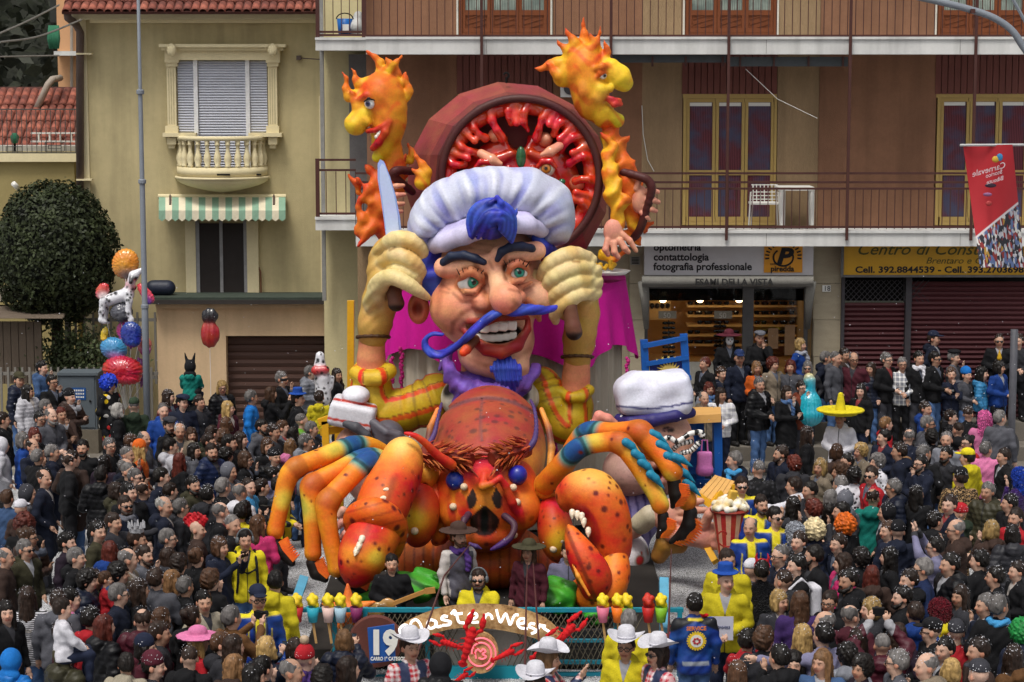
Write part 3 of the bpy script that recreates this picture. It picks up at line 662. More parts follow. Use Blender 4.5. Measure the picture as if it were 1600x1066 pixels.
cv = thing('security_camera', 'small white security camera on the low house wall', 'camera', W(24, 291, LY-.2)); m = MB(); m.tube([W(21, 287, LY-.35), W(28, 294, LY-.2)], .06, 8); m.build('housing', whiteM, cv, True); m = MB(); m.tube([W(28, 294, LY-.2), W(30, 296, LY)], .02, 6); m.build('bracket', whiteM, cv)
um = thing('furled_parasol', 'small furled green parasol at the terrace railing', 'parasol', W(23, 238, LY+.2)); m = MB(); m.tube([W(23, 240, LY+.2), W(23, 222, LY+.2)], .03, 6); m.build('pole', darkM, um); m = MB(); m.tube([W(23, 224, LY+.2), W(23, 214, LY+.2), W(23, 208, LY+.2)], [.07, .1, .05], 8); m.build('cloth', M('green_cloth', '#2f6b4f', .8), um, True)
fb = thing('orange_building', 'narrow orange plastered building behind the low house', 'building', W(106, 170, 55)); m = MB(); m.fr(93, -80, 140, 400, 56, 6); m.build('wall', M('plaster_orange', '#c99a72', .9, .08, 2), fb); m = MB(); m.fr(84, 80, 122, 87, 55.4, .8); m.build('balcony_slab', slabM, fb)
m = MB(); m.tube([W(112, -60, 55.9), W(112, 200, 55.9)], .04, 8); m.build('downpipe', M('pipe_pale', '#9a8f83'), fb); m = MB(); m.fr(78, -60, 93, 35, 56.5, .4); m.build('shutter', M('shutter_dark', '#2e3230'), fb)
tw = thing('green_curtain', 'green cloth hanging from the orange building balcony', 'cloth', W(85, 60, 55.5)); m = MB()
for i in range(5): m.tube([W(78+i*3, 40, 55.4), W(77+i*3.4, 60, 55.35), W(79+i*2.8, 76, 55.4)], [.04, .06, .04], 6)
m.build('cloth', M('green_cloth', '#2f6b4f', .8), tw, True)
hl = MB(); hv = []; n = 24
for j in range(7):
    for i in range(n+1): hv.append((-60+i*5, 62+j*6+random.random()*2, -1+j*4.2+random.random()*1.5+1.2*math.sin(i*.7+j)))
hl.add(hv, [(j*(n+1)+i, j*(n+1)+i+1, (j+1)*(n+1)+i+1, (j+1)*(n+1)+i) for j in range(6) for i in range(n)]); struct(hl.build('hillside', M('hill_dark', '#1d1f17', .95, .5, .8), None, True))
def leaves(nm, n, pos, size, mat, par=None):
    """n leaf faces: pos(k) gives centre and outward direction"""
    V = np.zeros((n*4, 3)); 
    for k in range(n):
        c, d = pos(k); d = Vector(d)+Vector((random.gauss(0, .5), random.gauss(0, .5), random.gauss(0, .5))); d.normalize()
        a = d.orthogonal().normalized(); a = Matrix.Rotation(random.random()*6.28, 3, d) @ a; b = d.cross(a); s = size*random.uniform(.6, 1.3); c = Vector(c)
        for q, (x, y) in enumerate(((-1, 0), (0, -.55), (1, 0), (0, .55))): V[k*4+q] = c+a*x*s+b*y*s+d*(.2*s if q % 2 else 0)
    return put(nm, mesh(nm, V, np.arange(n*4).reshape(-1, 4), mat), par)
def leaf_mat(name, a, b_, sc=.9):
    b = NB(name); n = b.noise(sc, 4); n2 = b.noise(14, 2); b.col(b.ramp(b.mix(n, n2, .5), [(.35, hx(a)), (.65, hx(b_))])); return b.set(rough=.6, spec=.25)
wl = leaf_mat('wood_leaf', '#12160f', '#2b3020', .25)
def wp(k): return (random.uniform(-32, -11), random.uniform(61, 70), random.uniform(2, 13)), (random.gauss(0, .4), -1, .6)
tag(leaves('woodland', 9000, wp, .28, wl), kind='stuff')
tb2 = thing('topiary_tree', 'dark green clipped dome shaped bush behind the fence', 'tree', W(90, 700, 45.2)); tc = W(86, 398, 45.4)
def tpos(k):
    g = random.random()*6.283; z = random.uniform(-.95, 1); r = math.sqrt(1-z*z); d = Vector((r*math.cos(g), r*math.sin(g), z)); bmp = 1+.025*math.sin(5*g+3*z)+.025*math.sin(9*z+2*g)+.02*math.sin(17*g+13*z)
    s = (random.uniform(.92, 1.03) if random.random() < .985 else random.uniform(1.02, 1.07))*bmp; return (tc.x+d.x*1.26*s, tc.y+d.y*1.26*s, tc.z+d.z*1.5*s), d
leaves('crown', 15000, tpos, .05, leaf_mat('yew_leaf', '#12170e', '#3d4628', 3.2), tb2)
m = MB(); m.ball(tc, (1.12, 1.12, 1.34), 20, 14); m.build('inner_crown', M('yew_inner', '#0d100a', .95), tb2, True); m = MB(); m.tube([(tc.x, tc.y, 0), (tc.x, tc.y, tc.z-1)], .12, 8); m.build('trunk', M('bark', '#3a2e24', .9, .3, 8, .5), tb2)
shb = thing('shrub', 'small green shrub with yellow flowers behind the railings', 'shrub', W(125, 590, 45)); sc_ = W(122, 548, 45)
leaves('foliage', 2500, lambda k: ((sc_.x+random.gauss(0, .42), sc_.y+random.gauss(0, .25), sc_.z+random.gauss(-.15, .32)), (random.gauss(0, 1), -1, .6)), .05, leaf_mat('shrub_leaf', '#20281a', '#4a5430', 3), shb); m = MB(); m.tube([(sc_.x, sc_.y, 0), sc_], .05, 6); m.build('stem', M('bark', '#3a2e24', .9, .3, 8, .5), shb)
fM = M('fence_grey', '#77736c', .6, .15, 4)
def fence(u0, u1, vt, vb, Y, step, rails, lab):
    f = thing('picket_fence', lab, 'fence', W((u0+u1)/2, vb, Y)); zt, zb_ = W(800, vt, Y).z, W(800, vb, Y).z; me = MB().box((0, 0, 0), (.045, .03, zt-zb_)).mesh('picket', fM); n = int((u1-u0)/step)
    for i in range(n+1): put('picket', me, f, (W(u0+i*step, vt, Y).x, Y, (zt+zb_)/2))
    for v in rails: m = MB(); m.fr(u0-4, v-2.5, u1+4, v+2.5, Y+.02, .04); m.build('rail', fM, f)
    return f
f1 = fence(-10, 243, 574, 716, 43.8, 11.2, (584, 705), 'grey picket fence in front of the pale building wall, lower of the two'); f2 = fence(104, 245, 488, 600, 46.2, 13.8, (500, 590), 'taller grey railing fence beside the clipped dome bush')
m = MB(); m.fr(102, 485, 110, 600, 46.15, .12); m.build('post', fM, f2)
gw_ = tag(MB().fr(-60, 660, 247, 730, 44.0, .3).build('garden_wall', M('wall_dull', '#6a6255', .9, .2, 2, .3)), 'low dull grey garden wall under the picket fence', 'wall')
pg = thing('wooden_shed', 'grey brown shed with a flat plank canopy at the left edge', 'shed', W(30, 700, 45)); pm = M('shed_plank', '#6a5d50', .85, .2, 4, .3, stretch=(1, 1, .3))
for i in range(9): m = MB(); m.bar(W(-50, 478+i*2.3, 45.8-i*.22), W(104-i*.6, 478+i*2.3, 45.8-i*.22), .02, .2, (0, 1, 0)); m.build('roof_plank', pm, pg)
for i in range(9): m = MB(); m.fr(-42+i*12, 503, -31+i*12, 600, 44.6+.02*random.random(), .1); m.build('plank', pm, pg)
m = MB(); m.fr(-60, 455, 22, 471, 45.6, .8); m.build('flat_roof', M('shed_pale', '#a49c8c'), pg)
ub = thing('utility_cabinet', 'grey metal utility cabinet with blue notice in front of fence', 'cabinet', W(121, 715, 43.3)); cm = M('cabinet_grey', '#545c62', .6, .12, 3)
m = MB(); m.fr(91, 586, 151, 672, 43.2, .5); m.build('body', cm, ub); m = MB(); m.fr(94, 589, 148, 668, 43.18, .03); m.build('door', cm, ub); m = MB(); m.fr(89, 583, 153, 587, 43.15, .6); m.build('lid', cm, ub)
m = MB(); m.fr(109, 606, 134, 625, 43.17, .01); nb = m.build('notice', M('notice_blue', '#1a4a86', .5), ub); m = MB()
for r in range(3):
    for i in range(6): m.fr(112+i*3.4, 609+r*5.2, 114.2+i*3.4, 611.5+r*5.2, 43.165, .004)
m.build('notice_print', whiteM, nb); m = MB(); m.ball(W(141, 627, 43.17), .025, 6, 4); m.build('lock', darkM, ub)
for (u, nm) in ((121, 0),): m = MB(); m.fr(88, 672, 154, 720, 43.15, .6); m.build('plinth', M('wall_dull', '#6a6255'), ub)
# poles, lamp arm, wires
pm2 = M('pole_grey', '#7a8088', .5, .15, 3)
pl = thing('street_pole', 'tall grey tapering street pole in front of the villa', 'pole', W(232, 745, 41.6)); b0 = W(232, 745, 41.6); m = MB()
zz = [0, 3.2, 3.25, 5.6, 5.65, 7.3, 7.35, 11]; rr = [.07, .066, .056, .052, .046, .042, .034, .03]
m.tube([(b0.x, b0.y, z) for z in zz], rr, 12); m.build('shaft', pm2, pl, True)
for z in (3.22, 5.62, 7.32): m = MB(); m.lathe([(.05, 0), (.076, .02), (.076, .08), (.05, .1)], (b0.x, b0.y, z), 12); m.build('collar', pm2, pl)
la = thing('street_lamp', 'grey curved street lamp arm entering at the top right corner', 'street lamp', W(1640, 760, 37)); m = MB(); b1 = W(1640, 740, 37)
m.tube([Vector((p[0], p[1], p[2])) for p in spline([(b1.x, 37, 0), (b1.x, 37, 4), tuple(W(1618, 140, 37)), tuple(W(1594, 66, 37)), tuple(W(1560, 32, 37)), tuple(W(1505, 12, 37)), tuple(W(1420, -8, 37))], 6)], .06, 10); m.build('arm', pm2, la, True)
m = MB(); m.fr(1517, 14, 1524, 21, 36.9, .2); m.build('clamp', railM, la); m = MB(); m.tube([W(1575, -15, 37), W(1605, 40, 37)], .03, 6); m.build('stay', pm2, la)
sp = thing('sign_pole', 'grey square topped pole among the crowd at right, carrying a round sign turned away', 'pole', W(1578, 760, 39.5)); b2 = W(1578, 755, 39.5); m = MB(); m.tube([(b2.x, b2.y, 0), (b2.x, b2.y, W(1578, 515, 39.5).z)], .07, 12); m.build('shaft', M('pole_dark', '#5a5a60', .5), sp, True)
c = W(1556, 700, 39.3); m = MB(); m.lathe([(0, 0), (.42, 0), (.45, .03), (.42, .06), (0, .06)], c, 24, Euler((math.pi/2, 0, .2)).to_matrix()); m.build('sign_back', M('sign_back', '#3a3a3d', .5), sp)
for k in (-.1, .1): m = MB(); m.bar(c+Vector((-.35, -.03, k)), c+Vector((.4, .1, k)), .03, .03); m.build('bracket', M('pole_dark', '#5a5a60', .5), sp)
wr = M('cable_black', '#24211f', .6); wp_ = M('cable_pale', '#7a766f', .6)
for (pts, mt, lb) in (([(0, 52, 44), (45, 32, 46), (92, 8, 50)], wp_, 'thin pale cable slanting up at the top left corner'), ([(0, 66, 40), (60, 57, 44), (127, 31, 46.2)], wp_, 'grey cable sagging to the villa roof corner'), ([(-10, 89, 52), (92, 87, 55)], wp_, 'level thin cable in front of the dark wood')):
    m = MB(); m.tube([Vector(p) for p in spline([tuple(W(*q)) for q in pts], 5)], .022, 5); tag(m.build('overhead_cable', mt), lb, 'cable')
fn = thing('corrugated_fence', 'weathered grey panel fence in front of the dark wood', 'fence', W(52, 170, 52)); 
for i in range(9): m = MB(); m.fr(15+i*8.5, 138+random.random(), 23+i*8.5, 180, 52+.05*(i % 2), .05); m.build('panel', M('fence_old', '#4c4a47', .85, .25, 4, .2), fn)
m = MB(); m.tube([W(*q) for q in ((55, 175, 51), (75, 132, 51), (82, 124, 51), (94, 122, 51.5))], .08, 8); tag(m.build('vent_pipe', M('pipe_pale', '#9a8f83'), None, True), 'bent pale pipe rising to the orange building', 'pipe')
# hanging banner
bn = thing('banner', 'red carnival banner with mirrored script hanging from a rod at right', 'banner', W(1550, 227, 38))
def banner_mat():
    b = NB('banner_print'); g_ = b.n('UVMap'); s = b.n('SeparateXYZ'); b.l(g_.outputs[0], s.inputs[0])
    ma = b.n('Math', operation='MULTIPLY_ADD'); b.l(s.outputs[0], ma.inputs[0]); ma.inputs[1].default_value = .24; b.l(s.outputs[1], ma.inputs[2])   # v + .24u
    sub = b.n('Math', operation='MULTIPLY_ADD'); b.l(s.outputs[0], sub.inputs[0]); sub.inputs[1].default_value = -.28; b.l(s.outputs[1], sub.inputs[2])
    pr = b.n('TexVoronoi'); pr.inputs['Scale'].default_value = 26; b.l(g_.outputs[0], pr.inputs['Vector'])
    col = b.ramp(pr.outputs['Color'], [(.2, (.02, .02, .03)), (.38, hx('#5b6f9a')), (.5, hx('#b8b8c0')), (.62, hx('#8c2f2c')), (.75, hx('#d8d6d0')), (.85, hx('#b08a3a'))], 'CONSTANT')
    lines = b.ramp(pr.outputs['Distance'], [(.02, 0), (.05, 1)]); m2 = b.ramp(sub.outputs[0], [(.232, 1), (.238, 0)], 'LINEAR'); edge = b.ramp(sub.outputs[0], [(.238, 1), (.252, 1), (.256, 0)])
    red = hx('#b3222c'); x = b.mix(red, hx('#d8cfd2'), edge); b.col(b.mix(x, col, m2)); return b.set(rough=.6)
N, Mv = 8, 16; vs = []; uv = []
TL, TR, BR, BL = (1505, 228), (1582, 226), (1601, 418), (1531, 418)
for j in range(Mv+1):
    t = j/Mv
    for i in range(N+1):
        s = i/N; sk = t+.18*t*(1-t)
        u = (TL[0]*(1-s)+TR[0]*s)*(1-t)+(BL[0]*(1-s)+BR[0]*s)*t; v = (TL[1]*(1-s)+TR[1]*s)*(1-t)+(BL[1]*(1-s)+BR[1]*s)*t
        vs.append(W(u, v, 38+.10*math.sin(s*5+t*4)+.35*t*s)); uv.append((s, 1-t))
me = mesh('print', vs, [(j*(N+1)+i, (j+1)*(N+1)+i, (j+1)*(N+1)+i+1, j*(N+1)+i+1) for j in range(Mv) for i in range(N)], banner_mat(), True)
ul = me.uv_layers.new(name='UVMap')
for lp in me.loops: ul.data[lp.index].uv = uv[lp.vertex_index]
put('print', me, bn); m = MB(); m.tube([W(1500, 227, 38), W(1660, 226, 38)], .025, 6); m.build('rod', M('rod_white', '#b9b9b9'), bn)
wt = M('banner_script', '#cdbfc4', .6); p = W(1572, 270, 37.8)
R_ = (math.pi/2, math.radians(-16), 0)
for (s, u, v, px) in (('Carnevale', 1571, 262, 13), ('Storico', 1566, 271, 9), ('Bibaute', 1568, 281, 9)): p = W(u, v, 37.82); text('script', s, (p.x, p.y, p.z), px/ppm(38)*1.0, wt, bn, rot=R_, mirror=True, shear=-.3)
for (u, v, a, b, mt) in ((1556, 249, 6, 5, hx('#c9a13a')), (1562, 246, 5, 6, hx('#3a7fb0')), (1548, 290, 9, 3.5, hx('#3a2a3a')), (1543, 304, 7, 3, hx('#8a5a80')), (1545, 318, 5, 4, hx('#a33'  'a3a'))):
    m = MB(); m.ball(W(u, v, 37.85), (a/88, .02, b/88), 10, 6); m.build('print_mark', M('mark_%d' % u, mt, .6), bn, True)
m = MB(); m.fr(560, 386, 905, 722, 43.9, .4); m.build('ground_floor_wall', wallE, apt)
m = MB(); m.fr(1000, 600, 1270, 722, 43.95, .3); m.build('shop_base', M('panel_white', '#a9a69c', .6), apt)
# ================================================================== FLOAT FIGURES: chef, knives, scarf, hat
FP = paint_mat('float_paint'); GL = paint_mat('glossy_paint', .16, .5, .05, 10, .1, .4); HP = paint_mat('hair_paint', .5, .35, .1, 40, .2)
class PX:
    """pixel-measured modelling space at distance Y"""
    def __init__(s, Y): s.Y = Y; s.k = ppm(Y)
    def p(s, u, v, dy=0): return tuple(W(u, v, s.Y+dy))
    def r(s, px): return px/s.k
    def ch(s, pts): return [s.p(*q[:3]) for q in pts], [s.r(q[3]) for q in pts]
def UV(V):
    d = V-np.array([0, 0, CAMZ]); f = d @ np.array([0, CT, -ST]); up = d @ np.array([0, ST, CT]); return 800+F*d[:, 0]/f, 533-F*up/f
def smooth01(x, a, b): t = np.clip((x-a)/(b-a+1e-9), 0, 1); return t*t*(3-2*t)
def lerp(a, b, t): return a*(1-t[:, None])+np.array(b)*t[:, None]
def chain_coord(V, pts):
    """closest point along a polyline: (length fraction, angle about the axis, distance)"""
    best = np.full(len(V), 9e9); tt = np.zeros(len(V)); an = np.zeros(len(V)); n = len(pts)-1
    for i in range(n):
        a, b = A3(pts[i]), A3(pts[i+1]); d = b-a; L = np.linalg.norm(d); e = d/L; t = np.clip((V-a) @ e/L, 0, 1); o = V-a-t[:, None]*d; r = np.linalg.norm(o, axis=1)
        x = np.cross(e, [0, 1, 0]); x /= np.linalg.norm(x); y = np.cross(e, x); m = r < best
        best[m] = r[m]; tt[m] = ((i+t)/n)[m]; an[m] = np.arctan2(o @ y, o @ x)[m]
    return tt, an, best
def strands(sc, q, path, n, twist, rpx, col, col2=None, k=.012):
    """a lock of hair: n cords twisted round a path of (u, v, dy, radius px)"""
    P = spline(path, 5); N = len(P)
    for j in range(n):
        pts = []; rad = []
        for i, p in enumerate(P):
            g = 2*math.pi*j/n+twist*i/N; R = p[3]*.62
            c = A3(q.p(p[0], p[1], p[2])); c = c+np.array([math.cos(g)*R/q.k, math.sin(g)*R/q.k, math.sin(g+1.1)*R/q.k*.8]); pts.append(c); rad.append(max(.006, p[3]*rpx/q.k))
        sc.chain(pts, rad, col if (j % 2 or not col2) else col2, k)
K = PX(34.0); p, r = K.p, K.r
chef = thing('chef_figure', 'giant papier mache chef with white toque, blue moustache and raised gloved fists', 'carnival figure', W(765, 900, 34.4))
skin, skinD, red = '#eeb08e', '#9a5a3e', '#cf3f2c'
# ---- head
h = SC(.10)
h.e(p(762, 420, .15), (r(84), .92, r(92)), skin).e(p(757, 470, -.05), (r(84), .86, r(78)), skin).e(p(775, 530, -.12), (r(60), .72, r(54)), skin)
h.s(p(798, 574, -.6), r(29), skin, .15).e(p(770, 556, -.35), (r(52), .5, r(34)), skin, .15).s(p(706, 482, -.52), r(34), '#e5946e', .18).s(p(838, 465, -.42), r(27), skin, .16)
h.chain([p(772, 418, -.78), p(779, 440, -.98), p(786, 462, -1.14)], [r(11), r(13), r(21)], skin, .10).s(p(791, 468, -1.22), r(24), '#e59474', .06)
h.s(p(753, 474, -.92), r(15), '#e0946e', .06).s(p(811, 464, -.9), r(11), '#e0946e', .06)
h.c(p(694, 418, -.62), p(757, 412, -.86), r(16), r(14), skin, .12).c(p(780, 398, -.86), p(838, 392, -.55), r(14), r(15), skin, .12)
for (eu, ev, s) in ((734, 440, 1), (807, 426, .9)):
    h.cut(t='s', c=A3(p(eu, ev, -1.06)), r=r(21*s), k=.06)
h.cut(t='e', c=A3(p(773, 519, -.86)), r=A3((r(50), .36, r(20))), R=np.array(Euler((0, math.radians(3), 0)).to_matrix()), k=.05)
# lids, bags, folds
h.chain([p(716, 445, -.74), p(723, 430, -.96), p(736, 424, -1.03), p(750, 432, -.98), p(755, 442, -.92)], [r(5), r(6.5), r(7), r(6.5), r(4)], '#d07a54', .03)
h.chain([p(716, 445, -.74), p(727, 456, -.93), p(742, 456, -.98), p(753, 442, -.88)], [r(4), r(5), r(5), r(4)], '#d68a62', .03)
h.chain([p(708, 452, -.68), p(722, 465, -.80), p(741, 466, -.88), p(755, 457, -.9)], [r(3), r(5), r(5), r(3)], '#d9865e', .04)
h.chain([p(793, 431, -.90), p(798, 416, -1.02), p(809, 411, -1.01), p(821, 416, -.92), p(824, 425, -.78)], [r(4), r(5.5), r(6), r(5), r(4)], '#d07a54', .03)
h.chain([p(793, 431, -.90), p(802, 440, -.98), p(815, 438, -.92), p(824, 427, -.76)], [r(4), r(5), r(5), r(4)], '#d68a62', .03)
h.chain([p(796, 443, -.9), p(810, 450, -.86), p(830, 441, -.7)], [r(3), r(4.5), r(3)], '#d9865e', .04)
h.chain([p(745, 472, -.86), p(728, 482, -.78), p(713, 497, -.66), p(712, 515, -.58)], [r(5), r(7), r(7), r(4)], '#dc8a62', .05)
h.chain([p(818, 466, -.82), p(834, 478, -.6), p(843, 500, -.42)], [r(4), r(7), r(4)], '#dc8a62', .05)
# lips
h.chain([p(717, 501, -.66), p(735, 502, -.86), p(760, 503, -1.0), p(779, 496, -1.06), p(800, 495, -1.0), p(823, 496, -.72)], [r(4), r(5), r(6), r(6), r(6), r(4)], '#8a2119', .03)
h.chain([p(717, 503, -.66), p(736, 529, -.84), p(760, 546, -.96), p(783, 550, -1.0), p(808, 540, -.92), p(824, 515, -.72), p(825, 498, -.68)], [r(4), r(7), r(10), r(11), r(9.5), r(6), r(4)], '#94271e', .03)
h.c(p(757, 565, .1), p(757, 640, .15), r(36), r(40), '#dc946c', .08)
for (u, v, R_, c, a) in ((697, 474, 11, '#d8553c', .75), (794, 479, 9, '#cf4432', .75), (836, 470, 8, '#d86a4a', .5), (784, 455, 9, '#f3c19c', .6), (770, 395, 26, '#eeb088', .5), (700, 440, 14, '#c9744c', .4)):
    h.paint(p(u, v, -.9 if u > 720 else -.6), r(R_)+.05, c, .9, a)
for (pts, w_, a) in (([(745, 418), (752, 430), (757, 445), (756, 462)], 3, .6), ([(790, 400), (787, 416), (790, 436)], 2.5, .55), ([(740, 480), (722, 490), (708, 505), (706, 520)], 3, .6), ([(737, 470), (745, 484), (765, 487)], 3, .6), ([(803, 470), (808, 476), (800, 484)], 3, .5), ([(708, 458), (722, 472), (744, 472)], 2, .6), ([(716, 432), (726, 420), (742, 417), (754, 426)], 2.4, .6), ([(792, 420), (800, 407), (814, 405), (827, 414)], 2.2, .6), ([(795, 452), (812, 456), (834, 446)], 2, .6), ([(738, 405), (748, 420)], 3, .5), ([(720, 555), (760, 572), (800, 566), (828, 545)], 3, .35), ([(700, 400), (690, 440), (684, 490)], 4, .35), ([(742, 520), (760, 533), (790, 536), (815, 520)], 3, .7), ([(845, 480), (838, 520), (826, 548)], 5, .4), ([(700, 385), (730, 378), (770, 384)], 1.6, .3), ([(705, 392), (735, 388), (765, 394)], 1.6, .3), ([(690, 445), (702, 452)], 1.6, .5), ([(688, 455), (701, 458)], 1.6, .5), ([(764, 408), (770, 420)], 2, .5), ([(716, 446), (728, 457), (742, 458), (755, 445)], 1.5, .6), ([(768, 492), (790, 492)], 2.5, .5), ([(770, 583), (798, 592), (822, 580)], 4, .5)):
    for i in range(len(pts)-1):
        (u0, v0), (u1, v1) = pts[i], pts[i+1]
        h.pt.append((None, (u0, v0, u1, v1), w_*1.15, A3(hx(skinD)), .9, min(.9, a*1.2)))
def paint_px(V, col, pts):
    U_, V_ = UV(V)
    for (_, (a, b, c, d), w_, cc, soft, al) in pts:
        dx, dy = c-a, d-b; t = np.clip(((U_-a)*dx+(V_-b)*dy)/(dx*dx+dy*dy+1e-9), 0, 1); e = np.hypot(U_-a-t*dx, V_-b-t*dy); x = np.clip((w_*1.9-e)/(w_*1.8), 0, 1); x = x*x*(3-2*x)*al
        col = lerp(col, cc, x*(V[:, 1] < 34.2))
    return col
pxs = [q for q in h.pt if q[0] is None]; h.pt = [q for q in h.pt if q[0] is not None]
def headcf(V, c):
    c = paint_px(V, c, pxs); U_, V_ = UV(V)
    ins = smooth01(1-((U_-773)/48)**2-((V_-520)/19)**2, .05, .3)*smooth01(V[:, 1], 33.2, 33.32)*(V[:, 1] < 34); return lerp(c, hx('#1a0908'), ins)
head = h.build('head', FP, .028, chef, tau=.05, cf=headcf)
def eye(u, v, s, iu, iv, par):
    e = SC(.01); c = A3(p(u, v, -.79)); R = r(19.5*s); e.s(c, R, '#dfdcd6'); d = A3(p(iu, iv, -.79))-c; d = d/r(19.5*s); g = c+np.array([d[0], -math.sqrt(max(.1, 1-d[0]**2-d[2]**2)), d[2]])*R
    e.paint(g, r(10*s), '#0d3b34', .12).paint(g, r(8.4*s), '#2f9c80', .25).paint(g, r(3.8*s), '#060606', .2).paint(g+np.array([.045, 0, .05]), r(1.6), '#ffffff', .3).paint(g+np.array([-.03, 0, .035]), r(1.2), '#ffffff', .3)
    return e.build('eyeball', GL, .012, par)
eye(734, 440, 1, 741, 440, head); eye(807, 426, .9, 812, 424, head)
bk = '#1f2740'
def simple(nm, par, pts, col, res=.02, mat=FP, k=.03, q=K, **kw):
    a, b = q.ch(pts); return SC(k).chain(a, b, col, k).build(nm, mat, res, par, **kw)
simple('eyebrow', head, [(690, 420, -.66, 4), (694, 410, -.74, 6.5), (705, 401, -.84, 7), (725, 399, -.93, 7), (743, 404, -.98, 6.5), (756, 410, -1.0, 5)], bk)
simple('eyebrow', head, [(777, 406, -1.0, 4.5), (784, 393, -1.0, 6.5), (798, 386, -.96, 7), (815, 385, -.85, 7), (830, 388, -.74, 6), (838, 394, -.6, 4)], bk)
m = MB()
for (cu, cv, L) in ((734, 427, 9), (807, 413, 8)):
    for i in range(6): a = -38+i*18; g = math.radians(90-a); m.tube([p(cu+(i-2.5)*6, cv+abs(i-2.7)*1.6, -.98), p(cu+(i-2.5)*6+math.cos(g)*L, cv-math.sin(g)*L, -1.1)], [r(1.3), r(.4)], 5)
tag(m.build('eyelashes', M('lash', '#15161c', .5), head), kind='stuff')
th = SC(.02)
for i in range(4): th.b(p(757+i*14.5, 512.5-i*1.5, -.88), (r(7.0), .09, r(7.5)), '#e6e3da', .015, rd=r(3), rot=Euler((0, math.radians(4), 0)))
th.build('upper_teeth', GL, .018, head)
th = SC(.015)
for i in range(6): th.b(p(747+i*11, 527+2.4*math.sin(i/5*math.pi)-i*.6, -.8), (r(5.6), .09, r(6)), '#dad7cd', .012, rd=r(2.5))
th.build('lower_teeth', GL, .018, head)
e = SC(.05); e.e(p(654, 482, -.02), (r(17), .14, r(25)), '#e07a5a').cut(t='e', c=A3(p(652, 482, -.16)), r=A3((r(8), .1, r(15))), R=None, k=.05); e.paint(p(652, 482, -.1), r(9), '#8a2a18', .6); e.build('ear', FP, .022, head)
# ---- hair, moustache, goatee
blue, blueL = '#222c86', '#3a4cc0'
hr = SC(.03)
for i in range(9):
    a = 660+i*2.6; strands_path = [(a+12, 388+i*2, -.35+i*.03, 9), (a+2, 405+i*2, -.42+i*.03, 10), (a-2+i*.4, 430, -.42, 9), (664+i*2.2, 452+i*3, -.3, 6)]
    pa, ra = K.ch(strands_path); hr.chain(pa, ra, blue if i % 2 else blueL, .015)
hr.e(p(678, 425, .1), (r(22), .45, r(46)), blue)
hr.build('hair', HP, .024, chef, tau=.03)
hr = SC(.03)
for i in range(6): pa, ra = K.ch([(838+i*3, 372+i*2, -.4+i*.06, 8), (848+i*3, 384+i*2, -.42+i*.06, 9), (852+i*2.5, 402+i*3, -.35+i*.06, 6)]); hr.chain(pa, ra, blue if i % 2 else blueL, .015)
hr.build('hair', HP, .024, chef, tau=.03)
mo = SC(.02); strands(mo, K, [(780, 488, -1.26, 7), (762, 498, -1.26, 8.5), (740, 517, -1.2, 8), (720, 536, -1.06, 6.5), (695, 552, -.95, 6.5), (677, 553, -.92, 5.5), (665, 543, -.9, 4.5), (665, 530, -.9, 4), (676, 522, -.92, 3.2), (692, 523, -.95, 2.2)], 5, 9, .62, blue, blueL); mo.build('moustache', HP, .016, chef, tau=.02)
mo = SC(.02); strands(mo, K, [(793, 485, -1.24, 6.5), (808, 485, -1.25, 8.5), (828, 484, -1.2, 7.5), (850, 485, -1.12, 6), (866, 482, -1.0, 5)], 5, 7, .62, blue, blueL); mo.build('moustache', HP, .016, chef, tau=.02)
go = SC(.02)
for i in range(11): a = -1+i*.2; pa, ra = K.ch([(789+a*9, 560+abs(a)*3, -.92, 5), (791+a*19, 576, -1.02, 6), (795+a*14, 593, -1.02, 5), (800+a*3, 612, -.94, 2)]); go.chain(pa, ra, blue if i % 2 else blueL, .012)
go.build('goatee', HP, .015, chef, tau=.02, disp=lambda X: .016*np.sin(X[:, 0]*95+X[:, 2]*12), pad=.015)
ci = SC(.02); ci.c(p(742, 530, -1.0), p(729, 546, -1.16), r(7.5), r(7.5), '#6a3a22').c(p(728, 547, -1.17), p(724, 551, -1.2), r(8), r(6.5), '#e0481e', .01); ci.build('cigar', FP, .018, chef, tau=.02)
# ---- hat
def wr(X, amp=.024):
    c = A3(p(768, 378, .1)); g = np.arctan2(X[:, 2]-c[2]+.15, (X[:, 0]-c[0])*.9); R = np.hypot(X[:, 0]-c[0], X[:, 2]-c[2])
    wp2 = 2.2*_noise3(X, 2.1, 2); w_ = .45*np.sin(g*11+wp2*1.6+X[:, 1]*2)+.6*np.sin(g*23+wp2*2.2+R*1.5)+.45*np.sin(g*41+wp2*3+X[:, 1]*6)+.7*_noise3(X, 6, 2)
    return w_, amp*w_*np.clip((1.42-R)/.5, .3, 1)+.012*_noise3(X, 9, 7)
ht = SC(.14); wh = '#c4c7da'
for (u, v, dy, a, b) in ((660, 362, .0, 22, 26), (676, 342, -.05, 36, 36), (700, 320, -.1, 42, 40), (738, 302, -.15, 44, 38), (775, 300, -.2, 44, 40), (820, 303, -.15, 46, 42), (856, 325, -.05, 40, 46), (872, 350, .1, 26, 32), (765, 325, .5, 105, 52), (842, 352, .3, 40, 34)):
    ht.e(p(u, v, dy), (r(a), .62, r(b)), wh)
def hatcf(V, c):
    w_, _ = wr(V); c = lerp(c, hx('#7f86c8'), smooth01(-w_, .0, 1.0)*.8*np.clip((1.5-np.hypot(V[:, 0]-p(768, 378)[0], V[:, 2]-p(768, 378)[2]))/.5, .3, 1)); U_, V_ = UV(V); c = lerp(c, hx('#7f7fc4'), smooth01(V_, 335, 385)*.45*(1-smooth01(V_, 385, 386)*0)); return lerp(c, hx('#eef0f6'), smooth01(w_, .4, 1.6)*.6)
